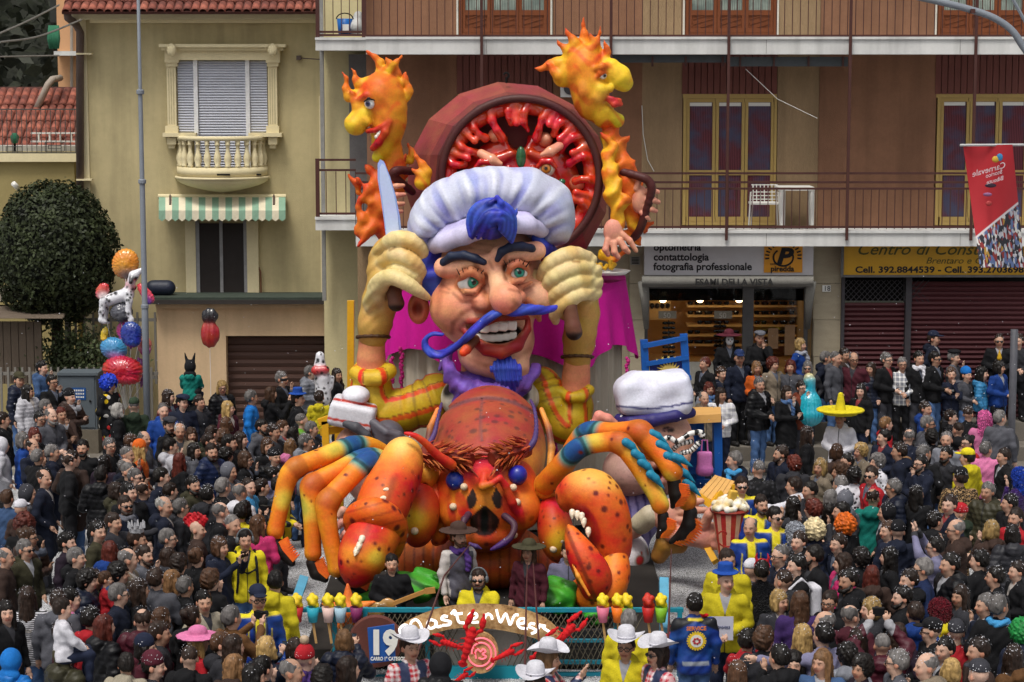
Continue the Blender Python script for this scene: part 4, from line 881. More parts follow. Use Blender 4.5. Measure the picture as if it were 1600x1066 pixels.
hat = ht.build('hat', FP, .03, chef, disp=lambda X: wr(X)[1], cf=hatcf, pad=.04)
bd = SC(.05); pa, ra = K.ch([(655, 380, .35, 13), (668, 386, -.2, 14), (694, 379, -.62, 14), (725, 368, -.86, 14), (760, 357, -.98, 14), (795, 352, -.96, 14), (825, 352, -.78, 13), (845, 358, -.45, 12), (856, 366, .1, 11)]); bd.chain(pa, ra, '#c9c3e0', .06); pa, ra = K.ch([(668, 376, -.1, 12), (700, 366, -.5, 14), (760, 345, -.8, 14), (820, 342, -.66, 12)]); bd.chain(pa, ra, '#b7b0d8', .08)
bd.build('hat_band', FP, .028, hat)
tu = SC(.02)
for i in range(8):
    R1 = 35-4.2*i; path = [(768+R1*1.05*math.cos(g)+2*i*.6, 352-R1*1.08*math.sin(g)+(6 if g < 0 else 0)-i*.3, -1.14-.03*i, 5.4 if .2 < g < 3 else 3.4) for g in np.linspace(3.6, -.55, 9)]; pa, ra = K.ch([tuple(x) for x in spline(path, 3)]); tu.chain(pa, ra, blue if i % 2 else blueL, .010)
for i in range(4): pa, ra = K.ch([tuple(x) for x in spline([(738+i*9, 372, -1.12, 3), (748+i*8, 352, -1.3, 5), (764+i*6, 334, -1.34, 5), (786+i*5, 330+i*5, -1.2, 2.5)], 4)]); tu.chain(pa, ra, blueL if i % 2 else blue, .010)
tu.e(p(767, 346, -1.0), (r(30), .3, r(28)), blue); pa, ra = K.ch([(780, 330, -1.2, 6), (783, 317, -1.25, 5), (777, 308, -1.25, 3), (770, 312, -1.2, 2)]); tu.chain(pa, ra, blueL); pa, ra = K.ch([(755, 330, -1.2, 5), (765, 318, -1.25, 4), (774, 312, -1.25, 2)]); tu.chain(pa, ra, blue)
pa, ra = K.ch([(795, 340, -1.1, 5), (806, 333, -1.1, 3), (808, 326, -1.1, 1.5)]); tu.chain(pa, ra, blueL)
tu.build('hair_tuft', HP, .018, hat, tau=.02)
# ---- gloves
gl, gw_, gd = '#d3a856', '#e0c98e', '#9c7030'
def glove(fingers, palm, wrist, cuff, nm='glove'):
    g = SC(.05); g.e(*palm)
    a, b = K.ch(wrist); g.chain(a, b, [gl]*len(a), .1)
    for f in fingers: a, b = K.ch(spline(f, 3)); g.chain(a, b, gw_, .010)
    def cf(V, c):
        U_, V_ = UV(V); wt = _noise3(V, 5, 4); c = lerp(c, hx('#cfa545'), smooth01(wt, .0, .5)*.55)
        for i in range(len(fingers)-1):
            A_, B_ = spline(fingers[i], 3), spline(fingers[i+1], 3); n_ = min(len(A_), len(B_)); mid = [tuple((A_[j]+B_[j])/2) for j in range(2, n_-1)]
            if abs(mid[-1][1]-mid[0][1]) < 60:
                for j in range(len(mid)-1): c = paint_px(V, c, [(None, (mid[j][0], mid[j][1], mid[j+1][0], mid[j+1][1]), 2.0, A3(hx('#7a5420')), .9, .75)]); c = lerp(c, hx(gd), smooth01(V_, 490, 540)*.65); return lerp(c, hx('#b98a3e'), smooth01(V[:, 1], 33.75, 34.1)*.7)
    o = g.build(nm, FP, .022, chef, tau=.05, cf=cf, disp=lambda X: .009*np.sin(X[:, 2]*31+5*np.sin(X[:, 0]*7))*smooth01(_noise3(X, 3, 2), -.2, .3), pad=.015); a, b = K.ch(cuff); SC(.02).chain(a, b, '#4a3018', .02).build('cuff_trim', FP, .016, o); return o
lg = [[(594, 394, -.1, 12), (616, 375, -.42, 13.5), (644, 377, -.54, 13), (659, 394, -.46, 11), (657, 411, -.34, 8.5)], [(594, 414, -.1, 12), (618, 399, -.48, 13), (643, 408, -.6, 12), (657, 425, -.48, 10), (654, 439, -.36, 8)], [(598, 434, -.1, 11), (622, 421, -.5, 11.5), (645, 432, -.55, 10.5), (652, 450, -.4, 8)], [(584, 474, -.12, 17), (592, 446, -.44, 15), (609, 433, -.68, 12.5), (634, 442, -.78, 11.5), (652, 454, -.76, 9.5), (668, 465, -.66, 5.5)]]
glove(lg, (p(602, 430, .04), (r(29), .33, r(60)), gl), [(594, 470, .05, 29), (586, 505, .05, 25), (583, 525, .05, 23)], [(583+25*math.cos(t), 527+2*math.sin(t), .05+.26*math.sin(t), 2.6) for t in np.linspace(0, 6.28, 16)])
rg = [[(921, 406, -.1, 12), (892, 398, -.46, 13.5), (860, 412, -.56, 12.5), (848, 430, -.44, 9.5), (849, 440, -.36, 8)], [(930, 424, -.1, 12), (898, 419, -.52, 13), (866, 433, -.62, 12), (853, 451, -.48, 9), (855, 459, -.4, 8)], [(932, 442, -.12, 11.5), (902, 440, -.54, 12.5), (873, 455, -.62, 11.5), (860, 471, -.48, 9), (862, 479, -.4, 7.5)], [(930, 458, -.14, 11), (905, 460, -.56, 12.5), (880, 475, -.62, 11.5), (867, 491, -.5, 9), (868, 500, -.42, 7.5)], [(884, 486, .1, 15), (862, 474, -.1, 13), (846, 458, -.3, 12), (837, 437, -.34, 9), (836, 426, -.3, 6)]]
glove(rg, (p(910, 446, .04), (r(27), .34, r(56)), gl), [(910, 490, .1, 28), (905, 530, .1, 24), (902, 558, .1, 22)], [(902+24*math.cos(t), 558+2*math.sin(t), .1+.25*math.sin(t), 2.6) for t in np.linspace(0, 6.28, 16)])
# ---- arms, sleeves, body
def armcf(V, c): return lerp(c, hx('#d08058'), smooth01(_noise3(V, 4, 8), .1, .6)*.5)
simple('forearm', chef, [(582, 515, .08, 20), (580, 560, .08, 22), (580, 600, .1, 24)], '#d98a62', .03, cf=armcf)
simple('forearm', chef, [(903, 545, .12, 20), (900, 590, .12, 22), (898, 625, .12, 24)], '#d98a62', .03, cf=armcf)
def sleeve(path, cuff):
    a, b = K.ch(spline(path, 4)); s = SC(.06); s.chain(a, b, '#c8a41c', .05)
    ca, cb = K.ch(cuff); s.chain(ca, cb, '#cdaa22', .03)
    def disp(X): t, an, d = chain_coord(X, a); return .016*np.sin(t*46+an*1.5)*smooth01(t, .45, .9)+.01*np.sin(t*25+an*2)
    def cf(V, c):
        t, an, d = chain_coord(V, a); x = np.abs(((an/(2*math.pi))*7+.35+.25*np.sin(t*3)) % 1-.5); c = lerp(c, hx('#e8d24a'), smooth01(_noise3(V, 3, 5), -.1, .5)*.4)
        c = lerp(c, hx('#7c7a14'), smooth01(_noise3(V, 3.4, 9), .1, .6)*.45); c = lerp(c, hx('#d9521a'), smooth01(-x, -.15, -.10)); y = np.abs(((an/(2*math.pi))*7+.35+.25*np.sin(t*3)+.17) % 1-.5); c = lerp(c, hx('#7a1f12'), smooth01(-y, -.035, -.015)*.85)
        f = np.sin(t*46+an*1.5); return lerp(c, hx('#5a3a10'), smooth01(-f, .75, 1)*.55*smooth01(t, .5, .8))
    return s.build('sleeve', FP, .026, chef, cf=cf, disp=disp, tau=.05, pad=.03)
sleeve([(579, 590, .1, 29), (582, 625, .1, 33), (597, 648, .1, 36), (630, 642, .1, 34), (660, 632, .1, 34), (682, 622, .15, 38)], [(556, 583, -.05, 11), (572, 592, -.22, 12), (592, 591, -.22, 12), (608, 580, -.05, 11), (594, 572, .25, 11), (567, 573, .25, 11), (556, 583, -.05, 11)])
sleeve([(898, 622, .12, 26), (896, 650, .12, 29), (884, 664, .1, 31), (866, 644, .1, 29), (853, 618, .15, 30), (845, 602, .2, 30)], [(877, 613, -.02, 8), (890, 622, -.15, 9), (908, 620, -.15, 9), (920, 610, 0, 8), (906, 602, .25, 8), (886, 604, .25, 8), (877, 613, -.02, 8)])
ve = SC(.1).e(p(762, 670, .35), (r(92), .62, r(100)), '#d9d2bf').e(p(765, 622, -.1), (r(78), .5, r(44)), '#d9d2bf')
ve.build('vest', FP, .03, chef, cf=lambda V, c: spots(V, lerp(c, hx('#b8a98a'), smooth01(np.sin(V[:, 0]*40), .4, 1)*.4), .30, .5, hx('#17151a'), 5))
sc_ = SC(.04); sc_.e(p(762, 605, -.2), (r(58), .55, r(34)), '#5a3a96', .1); pu, puL = '#4a2a86', '#7a56b8'
for i, pth in enumerate(([(700, 568, -.35, 9), (706, 590, -.62, 13), (730, 606, -.82, 14), (762, 612, -.9, 14), (800, 605, -.85, 13), (828, 590, -.6, 10), (838, 575, -.3, 8)], [(702, 585, -.4, 9), (725, 615, -.72, 15), (755, 628, -.85, 16), (790, 622, -.82, 15), (822, 602, -.55, 10)], [(735, 605, -.8, 8), (722, 625, -.7, 12), (716, 650, -.5, 12)], [(770, 612, -.86, 8), (775, 635, -.8, 13), (785, 655, -.6, 12)], [(690, 575, -.3, 6), (697, 560, -.3, 10), (703, 545, -.25, 8)])):
    a, b = K.ch(spline(pth, 4)); sc_.chain(a, b, pu if i % 2 else puL, .03)
sc_.build('neck_scarf', FP, .024, chef, tau=.04, disp=lambda X: .018*np.sin(X[:, 0]*19+X[:, 2]*14)+.012*np.sin(X[:, 0]*37-X[:, 2]*22), pad=.03)
# ---- knife and second handle (held, so things of their own)
kn = thing('knife', 'giant blue white knife raised in the chef\'s yellow glove', 'knife', p(612, 460, -.2))
m = MB(); bl = [(590, 256), (594, 249), (600, 253), (609, 275), (618, 305), (625, 340), (628, 372), (612, 382), (604, 380), (600, 345), (595, 310), (590, 280)]
m.cc = hx('#9fb4e6'); m.prism([p(u, v, -.30) for u, v in bl], (0, .07, 0)); m.cc = hx('#c3d2f4'); m.prism([p(u*.8+607*.2, v*.9+312*.1, -.33) for u, v in bl], (0, .03, 0)); m.build('blade', GL, kn)
simple('handle', kn, [(612, 440, -.35, 10), (616, 460, -.4, 11), (619, 474, -.42, 13)], '#6b4432', .02, cf=lambda V, c: lerp(c, hx('#2a1a14'), smooth01(UV(V)[1], 474, 480)))
uh = thing('utensil', 'brown wooden utensil handle gripped in the chef\'s other glove', 'utensil', p(893, 490, -.5)); simple('handle', uh, [(886, 440, -.5, 9), (890, 480, -.62, 11), (895, 510, -.66, 12), (897, 519, -.66, 13)], '#6b4432', .02, cf=lambda V, c: lerp(c, hx('#2a1a14'), smooth01(UV(V)[1], 516, 524)))
# ================================================================== LOBSTER
L = PX(31.0); lp, lr = L.p, L.r
lob = thing('lobster_figure', 'giant orange papier mache lobster with bent claws in front of the chef', 'carnival figure', W(765, 930, 31))
org, yel, drk, redd = '#dc5c1a', '#ecae35', '#2c1512', '#c02a1a'
ca = SC(.08); ca.e(lp(765, 702, 1.15), (lr(92), 1.75, lr(93)), org, rot=Euler((math.radians(8), 0, 0)))
def cacf(V, c):
    U_, V_ = UV(V); top = smooth01(-V_, -735, -665)*smooth01(-np.abs(U_-762), -84, -62); nz = _noise3(V, 4, 3)*16
    c = lerp(np.tile(hx('#dd7428'), (len(V), 1)), hx('#e9a64a'), smooth01(U_, 790, 850)*smooth01(V_, 650, 720)*.9)
    t = smooth01(-(V_+nz*.6+np.abs(U_-762)*.35), -740, -700); c = lerp(c, hx('#a24230'), t); c = spots(V, c, .16, .30, hx('#5d322c'), 11, t*.8, (1, 1, 1.8))
    c = lerp(c, hx('#6a4648'), smooth01(-np.abs(V_-(622+(U_-762)**2*.0045)), -5, -1)*.8*(V_ < 690)); c = lerp(c, hx('#6a4648'), smooth01(-np.abs(U_-753+np.sin(V_*.05)*2), -4, -.5)*.6*smooth01(V_, 622, 626)*(V_ < 690)); return c
def cad(X): U_, V_ = UV(X); return -.03*smooth01(-np.abs(V_-(622+(U_-762)**2*.0045)), -4, -.5)*(X[:, 1] < 33)-.025*smooth01(-np.abs(U_-753), -4, 0)*(V_ < 690)*(V_ > 622)
ca.build('carapace', FP, .03, lob, cf=cacf, disp=cad, pad=.03)
for s in ((744, 618), (0, 0)):
    if s[0]: a, b = L.ch([(684, 640, .7, 4), (672, 668, .5, 5), (668, 700, .3, 6), (672, 735, .1, 5)])
    else: a, b = L.ch([(846, 640, .7, 4), (857, 668, .5, 5), (862, 700, .3, 6), (858, 738, .1, 5)])
    SC(.02).chain(a, b, ['#d98a3a', '#6a3a30', '#d9953f']).build('shell_rim', FP, .02, lob)
fa = SC(.08); fa.e(lp(762, 775, -.1), (lr(84), .72, lr(78)), '#d4521e').e(lp(757, 735, -.35), (lr(42), .4, lr(26)), '#cf2440').s(lp(757, 750, -.72), lr(17), '#d23a2a', .1)
fa.s(lp(715, 800, -.45), lr(30), '#d9641e').s(lp(812, 795, -.45), lr(34), '#d9641e').e(lp(757, 832, -.3), (lr(60), .45, lr(30)), '#c24e1c')
a, b = L.ch([(757, 742, -.80, 6), (754, 760, -.96, 6.5), (768, 756, -.96, 5), (781, 747, -.9, 5), (790, 760, -.86, 6), (800, 785, -.82, 7), (813, 812, -.7, 4)]); fa.chain(a, b, '#c9261e', .02)
fa.cut(t='e', c=A3(lp(757, 816, -.86)), r=A3((lr(15), .1, lr(18))), R=None, k=.05)
def facf(V, c):
    U_, V_ = UV(V); fr_ = V[:, 1] < 31.2
    c = lerp(c, hx('#e08a28'), smooth01(-np.hypot((U_-757)/28, (V_-778)/24), -1.2, -.6)*.8*fr_); c = lerp(c, hx('#e8891f'), smooth01(-np.hypot((U_-718)/14, (V_-772)/22), -1.3, -.7)*.8*fr_)
    for (a0, b0, sgn) in ((737, 779, 1), (777, 778, -1)):
        w_ = 8.5*(1-.75*smooth01(-(V_-b0), -2, 18)); c = lerp(c, hx('#2a1a16'), smooth01(-np.hypot((U_-a0-sgn*(-(V_-b0))*.12)/w_, (V_-b0)/17), -1.05, -.95)*fr_)
    w_ = 23*(1-.6*smooth01(-(V_-813), 0, 26)); d = np.hypot((U_-757)/w_, (V_-814)/24); c = lerp(c, hx('#2a1210'), smooth01(-d, -1.04, -.96)*fr_); c = lerp(c, hx('#4d211c'), smooth01(-np.abs(np.abs(U_-757)-9), -4, 0)*smooth01(-d, -.85, -.7)*.8*fr_); c = lerp(c, hx('#050304'), smooth01(-np.hypot((U_-757)/6, (V_-815)/20), -1.1, -.9)*fr_)
    for (a0, b0, ra_, rb_) in ((722, 790, 10, 24), (797, 795, 12, 26), (706, 805, 6, 20), (812, 800, 7, 26)): c = lerp(c, hx('#c01f1a'), smooth01(-np.hypot((U_-a0-(V_-b0)*.25)/ra_, (V_-b0)/rb_), -1.1, -.8)*.75*fr_*(np.hypot(U_-757, V_-815) > 24))
    c = lerp(c, hx('#8f3413'), smooth01(V_, 830, 860)*.6); return spots(V, c, .17, .25, hx('#3a1712'), 8, smooth01(V_, 770, 850)*.8)
face = fa.build('face', FP, .022, lob, cf=facf, tau=.06)
for (u, v, R_) in ((711, 748, 14.5), (809, 739, 15)): SC(.05).s(lp(u, v+3, -.62), lr(R_), '#1d2c92').s(lp(u, v+10, -.55), lr(10), '#161f66').build('eye', paint_mat('eye_paint', .35, .5, .05, 10, .1), .022, lob, tau=.1)
stud = SC(.01).s((0, 0, 0), .055, '#dcc3a4').mesh('stud', FP, .014)
for (u, v, dy) in ((725, 761, -.75), (802, 762, -.75), (708, 792, -.72), (803, 836, -.62), (808, 785, -.75), (632, 836, -.95), (648, 830, -.98), (876, 845, -.85), (865, 858, -.86)): put('stud', stud, lob, lp(u, v, dy))
def brush(a, b, nm, n=130):
    """a bottle brush of stiff straw-like spikes"""
    m = MB(); A, B = Vector(lp(*a)), Vector(lp(*b)); ax = (B-A).normalized(); x = ax.orthogonal().normalized(); y = ax.cross(x); m.cc = hx('#7a2c1e'); m.tube([A, B], [.10, .15], 8)
    for i in range(n):
        t = random.random(); g = random.random()*6.28; o = x*math.cos(g)+y*math.sin(g); c = A+(B-A)*t+o*.12; m.cc = hx(random.choice(('#a5401f', '#b9532a', '#8a3020', '#c9713c'))); m.tube([c, c+o*.11+ax*-.17], [.022, .003], 4, False)
    return m.build(nm, FP, lob)
brush((737, 719, -.7), (664, 708, -.35), 'antenna_base'); brush((768, 717, -.7), (822, 699, -.3), 'antenna_base')
simple('antenna', lob, [tuple(q) for q in spline([(706, 727, -.78, 8), (684, 712, -.9, 6.5), (664, 692, -1.0, 5), (648, 681, -1.05, 3.6), (632, 677, -1.05, 2)], 4)], '#cf3a1e', .018, q=L)
pur = '#4a3468'
simple('feeler', lob, [tuple(q) for q in spline([(824, 703, -.4, 5), (835, 688, -.35, 4), (838, 665, -.1, 3), (835, 640, .2, 2.4), (829, 625, .5, 2)], 4)], pur, .014, q=L)
simple('feeler', lob, [tuple(q) for q in spline([(667, 698, -.3, 4), (678, 680, -.2, 3.4), (684, 655, 0, 2.6), (690, 630, .4, 2)], 4)], pur, .014, q=L)
simple('mouthpart', lob, [tuple(q) for q in spline([(784, 803, -.72, 5), (796, 812, -.82, 5), (804, 822, -.9, 4.5), (799, 838, -.98, 4.5), (785, 850, -1.02, 5), (766, 860, -1.05, 2)], 3)], '#4a2b3c', .02, q=L, cf=lambda V, c: lerp(c, hx('#47276a'), smooth01(UV(V)[1], 835, 852)))
simple('mouthpart', lob, [(734, 802, -.72, 6), (726, 812, -.9, 5.5), (722, 822, -1.0, 4)], '#4a2b3c', .02, q=L)
simple('mouthpart', lob, [(734, 850, -1.0, 3), (744, 854, -1.05, 3.5), (753, 858, -1.05, 1.5)], pur, .02, q=L)
ab = SC(.08).e(lp(765, 868, .6), (lr(92), .9, lr(52)), '#b9541c').e(lp(660, 880, .7), (lr(40), .5, lr(42)), '#c05c1e').e(lp(845, 885, .7), (lr(40), .5, lr(42)), '#c05c1e')
ab.build('abdomen', FP, .035, lob, cf=lambda V, c: lerp(c, hx('#5a2410'), smooth01(np.sin(UV(V)[0]*.42), .75, 1)*.7))
def speckle(V, c, sc, sz, rg=None, seed=8): return spots(V, c, sc, sz*.8, hx('#6a1a10'), seed, rg)
# ---- left claw
def heat(V, c, hot, R_, seed=1):
    """airbrushed yellow heart fading over orange to red"""
    for (u, v, a, col) in hot:
        U_, V_ = UV(V); c = lerp(c, hx(col), smooth01(-np.hypot(U_-u, V_-v)/a, -1, -.15)*.9)
    return c
sg = SC(.08).e(lp(656, 806, -.5), (lr(31), .42, lr(50)), '#c8301c', rot=Euler((0, math.radians(8), 0))).e(lp(640, 780, -.35), (lr(24), .35, lr(32)), '#c8301c')
sg.build('arm_segment', FP, .024, lob, cf=lambda V, c: speckle(V, heat(V, c, [(648, 815, 52, '#e27a1c'), (645, 812, 30, '#f0c22e'), (640, 765, 22, '#b02a3a')], 0), .11, .22))
cf_ = SC(.06)
for pth in ([(672, 762, -.2, 12), (688, 785, -.3, 13), (692, 815, -.3, 12), (682, 845, -.25, 9)], [(660, 755, -.1, 12), (676, 765, -.1, 16), (690, 800, .1, 18), (688, 838, .1, 14)]): a, b = L.ch(spline(pth, 3)); cf_.chain(a, b, org)
cf_.build('arm_cuff', FP, .026, lob, cf=lambda V, c: speckle(V, c, .16, .2))
CL = PX(29.0)
def claw(nm, chains, ells, cf, res=.022, cuts=(), k=.10):
    s = SC(k)
    for pth, col in chains: a, b = CL.ch(spline(pth, 3)); s.chain(a, b, col, k*.8)
    for (u, v, dy, a, d, b, col, rt) in ells: s.e(CL.p(u, v, dy), (CL.r(a), d, CL.r(b)), col, rot=Euler((0, math.radians(rt), 0)))
    for (u, v, dy, a, d, b, rt) in cuts: s.cut(t='e', c=A3(CL.p(u, v, dy)), r=A3((CL.r(a), d, CL.r(b))), R=np.array(Euler((0, math.radians(rt), 0)).to_matrix()), k=.08)
    return s.build(nm, FP, res, lob, cf=cf, tau=.06)
def cl1(V, c):
    U_, V_ = UV(V); c = lerp(c, hx('#eea83e'), smooth01(-V_, -745, -695)); c = lerp(c, hx('#f6d680'), smooth01(-np.hypot(U_-628, V_-695), -26, 0)*.6)
    rd = smooth01((U_-618)+(V_-740)*.28, -6, 10)*smooth01(V_, 722, 760)*(U_ > 600); c = lerp(c, hx('#c42019'), rd*.9); c = lerp(c, hx('#7a120f'), smooth01(-np.abs((U_-607)+(V_-775)*.32), -10, -1)*smooth01(V_, 735, 750)*.6); return speckle(V, c, .13, .32, smooth01(V_, 725, 750))
c1 = claw('claw_palm', [([(630, 712, 1.2, 31), (622, 740, 1.0, 36), (604, 775, .7, 40), (592, 808, .5, 38)], '#d9591c')], [], cl1)
def cl2(V, c):
    U_, V_ = UV(V); c = lerp(c, hx('#e2631c'), smooth01(U_, 585, 615)); c = heat(V, c, [(585, 872, 34, '#ef9a24'), (588, 872, 18, '#f3cf45'), (545, 865, 26, '#e88a2a')], 0); c = lerp(c, hx('#3a0e0c'), smooth01(-np.abs((U_-570)+(V_-838)*.38), -8, 0)*.35*(V_ < 865)); return speckle(V, c, .12, .30, smooth01(V_, 835, 850))
c2 = claw('claw_pincer', [([(594, 825, .3, 36), (575, 852, .0, 38), (562, 880, -.1, 32), (553, 906, -.1, 10)], '#cb2c1b')], [], cl2)
def cl3(V, c): return speckle(V, lerp(c, hx('#8a2d10'), smooth01(np.sin(UV(V)[1]*.35+UV(V)[0]*.1), .6, 1)*.5), .17, .3)
claw('claw_joint', [([(552, 822, .35, 15), (560, 805, .15, 18), (585, 800, .0, 20), (608, 812, .1, 20), (618, 835, .3, 16), (612, 862, .45, 13), (598, 885, .5, 8)], '#dd6416'), ([(565, 800, .4, 18), (600, 800, .5, 26), (616, 830, .6, 22)], '#d85e14')], [], cl3)
tooth = SC(.01).chain([(0, 0, 0), (0, -.05, 0), (.0, -.13, -.01)], [.055, .045, .012], '#e6d6bd').mesh('tooth', GL, .014)
for (u, v, dy, w_) in ((616, 753, .66, 1.1), (608, 767, .48, 1), (603, 780, .4, 1), (598, 793, .32, .9)): put('tooth', tooth, c1, CL.p(u, v, dy-.05), (math.radians(-20), 0, math.radians(-35)), (w_,)*3)
for (u, v, dy) in ((577, 820, -.08), (571, 831, -.2), (566, 841, -.3), (562, 851, -.34), (558, 859, -.36)): put('tooth', tooth, c2, CL.p(u, v, dy), (math.radians(35), 0, math.radians(-20)), (.85,)*3)
# ---- right claw
sg = SC(.08).e(lp(868, 830, -.5), (lr(28), .42, lr(50)), '#c4281c', rot=Euler((0, math.radians(-8), 0))).e(lp(862, 800, -.4), (lr(22), .36, lr(26)), '#c4281c')
sg.build('arm_segment', FP, .024, lob, cf=lambda V, c: speckle(V, heat(V, c, [(872, 845, 46, '#e27a1c'), (874, 845, 28, '#f0c22e')], 0), .11, .22))
def cr1(V, c):
    U_, V_ = UV(V); c = lerp(c, hx('#eea848'), smooth01(-V_, -785, -745)*smooth01(U_, 872, 905)); c = lerp(c, hx('#dc4a20'), smooth01(V_, 800, 850)*.8); c = lerp(c, hx('#d8481e'), smooth01(-U_, -892, -872)*.7)
    ins = smooth01(1-((U_-918-(V_-822)*.35)/20)**2-((V_-822)/40)**2, 0, .5); c = lerp(c, hx('#a3141a'), ins*.9); return speckle(V, c, .13, .34, 1-ins*.6)
c3 = claw('claw_palm', [([(902, 768, .6, 30), (928, 772, .5, 36), (946, 805, .45, 36), (956, 845, .45, 30), (958, 872, .45, 22)], '#dc561c'), ([(892, 780, .65, 22), (884, 770, .7, 14)], '#dc561c')], [], cr1, cuts=[(905, 832, -.05, 22, .35, 36, 18)])
def cr2(V, c):
    U_, V_ = UV(V); c = heat(V, c, [(950, 880, 30, '#f09a2c'), (925, 890, 24, '#e8701e')], 0); c = lerp(c, hx('#3d0d0b'), smooth01(-np.abs((U_-905)-(V_-890)*.42+6), -3.2, -1)*smooth01(V_, 850, 870)*.0); return speckle(V, c, .12, .32)
claw('claw_joint', [([(962, 868, .35, 18), (960, 900, .2, 22), (945, 928, .1, 24), (925, 932, .15, 22), (908, 918, .35, 16)], '#e06a18'), ([(968, 905, .45, 10), (966, 930, .5, 10), (970, 944, .5, 5)], '#e06a18')], [], cr2)
def cr3(V, c): U_, V_ = UV(V); c = lerp(c, hx('#e8791e'), smooth01(-V_, -880, -835)*.8); c = lerp(c, hx('#3a0d0b'), smooth01(-np.abs(U_-886-(V_-830)*.42), -5, -2)*.6); return speckle(V, c, .11, .36)
c4 = claw('claw_pincer', [([(889, 822, .1, 3), (898, 845, .02, 13), (912, 872, -.05, 22), (928, 900, -.05, 25), (930, 922, 0, 20)], '#cb3a1a')], [], cr3)
simple('shell_edge', lob, [(886, 838, .0, 2.2), (892, 870, -.12, 3), (903, 900, -.25, 3.4), (921, 931, -.3, 2.4)], '#e8912f', .018, q=CL)
for (u, v, dy) in ((894, 800, .28), (902, 802, .22), (909, 805, .18), (912, 813, .16), (919, 828, .16)): put('tooth', tooth, c3, CL.p(u, v, dy-.02), (math.radians(60), 0, 0), (.8, .8, .8))
# ---- walking legs
def leg(q, pts, foot, blue_at, base=org):
    P = spline([x[:4] for x in pts], 4); a, b = q.ch(P); s = SC(.05); s.chain(a, b, "#e58c1e", .04)
    for kn in pts[2:-1]:
        if len(kn) > 4: s.s(q.p(*kn[:3]), q.r(kn[3]*1.16), '#d9801e', .05)
    e = pts[-1]; s.s(q.p(*e[:3]), q.r(e[3]*1.1), '#e8a02a', .04)
    bu = [A3(q.p(*x)) for x in blue_at]
    def cf(V, c):
        t, an, d = chain_coord(V, a); n = _noise3(V, 4, 6); c = lerp(c, hx('#df6a1a'), smooth01(np.sin(an+.6), .0, .9)*.75); c = lerp(c, hx('#e6d24a'), smooth01(n, .15, .5)*.7); c = lerp(c, hx('#9fb04a'), smooth01(n, .42, .62)*.6)
        for x in bu: dd = np.linalg.norm(V-x, axis=1); c = lerp(c, hx('#3f8f8a'), smooth01(-dd, -.34, -.2)); c = lerp(c, hx('#1d4a86'), smooth01(-dd, -.24, -.12)); c = lerp(c, hx('#15161f'), smooth01(-np.abs(dd-.19), -.035, -.015)*.7)
        for kn in pts[2:-1]:
            if len(kn) > 4: dd = np.linalg.norm(V-A3(q.p(*kn[:3])), axis=1); c = lerp(c, hx('#a8501a'), smooth01(-np.abs(dd-q.r(kn[3]*1.25)), -.04, -.01)*.7)
        return speckle(V, c, .2, .17)
    lg_ = s.build('walking_leg', FP, .022, lob, cf=cf, tau=.05)
    if not foot: return lg_
    a, b = q.ch(foot); f = SC(.03).chain(a, b, '#1d1714').build('hoof', FP, .018, lg_)
    m = MB(); N = 11; m.cc = hx('#e8661e')
    for i in range(N):
        t = .12+.8*i/(N-1); x = t*(len(a)-1); j = min(int(x), len(a)-2); c = A3(a[j])+(A3(a[j+1])-A3(a[j]))*(x-j); R = b[j]+(b[j+1]-b[j])*(x-j); sd = foot[-1][4]; dr = (A3(a[-1])-A3(a[0])); pr_ = np.array([-dr[2], 0, dr[0]]); pr_ /= np.linalg.norm(pr_); pr_ *= sd
        m.tube([c+pr_*R*.55+np.array([0, -R*.5, 0]), c+pr_*(R+.11)+np.array([0, -R*.3, 0])], [.042, .006], 5)
    tag(m.build('bristles', FP, lg_), kind='stuff'); return lg_
LB = PX(30.0)
leg(LB, [(604, 712, 1.0, 14), (578, 698, .7, 14), (548, 697, .4, 15), (505, 714, .0, 14.5), (463, 731, -.2, 14.5, 1), (449, 749, -.25, 14), (440, 785, -.3, 12.5), (430, 830, -.35, 12)], [(432, 848, -.35, 9), (438, 862, -.36, 10), (456, 880, -.38, 6, 1)], [(547, 695, .38)])
leg(LB, [(612, 730, .8, 14), (590, 716, .4, 14), (566, 717, .2, 15), (530, 735, -.1, 14), (489, 757, -.3, 15, 1), (486, 772, -.35, 15), (488, 815, -.4, 13), (489, 864, -.45, 12)], [(488, 880, -.45, 10), (494, 896, -.46, 10), (508, 905, -.48, 6, 1)], [(566, 713, .18)])
leg(LB, [(612, 745, .6, 14), (590, 722, .2, 14), (570, 724, -.0, 16), (545, 748, -.25, 15), (513, 783, -.5, 16, 1), (510, 800, -.55, 15), (516, 840, -.6, 13), (527, 888, -.65, 13)], [(536, 902, -.65, 9), (551, 913, -.66, 9), (572, 926, -.68, 6, 1)], [(573, 716, -.03)])
spk = SC(.01).chain([(0, 0, 0), (.10, 0, .0), (.30, 0, -.05)], [.062, .056, .006], '#1c7d9c').mesh('spike', FP, .016)
def spikes(par, lst, q):
    for (u, v, dy, rt) in lst: put('spike', spk, par, q.p(u, v, dy), (0, math.radians(rt), 0))
g = leg(LB, [(880, 735, 1.3, 15), (898, 695, 1.1, 14), (920, 674, .9, 15), (955, 674, .6, 13), (984, 672, .4, 13), (1001, 676, .3, 17, 1), (1024, 700, .2, 15), (1046, 728, .1, 15), (1051, 738, .1, 14)], [(1053, 752, .1, 11), (1056, 772, .1, 11), (1051, 792, .1, 4, 1)], [(922, 668, .88)]); spikes(g, [(1018, 677, .18, 25), (1030, 694, .1, 28), (1042, 712, .03, 28), (1054, 714, 0, 20)], LB)
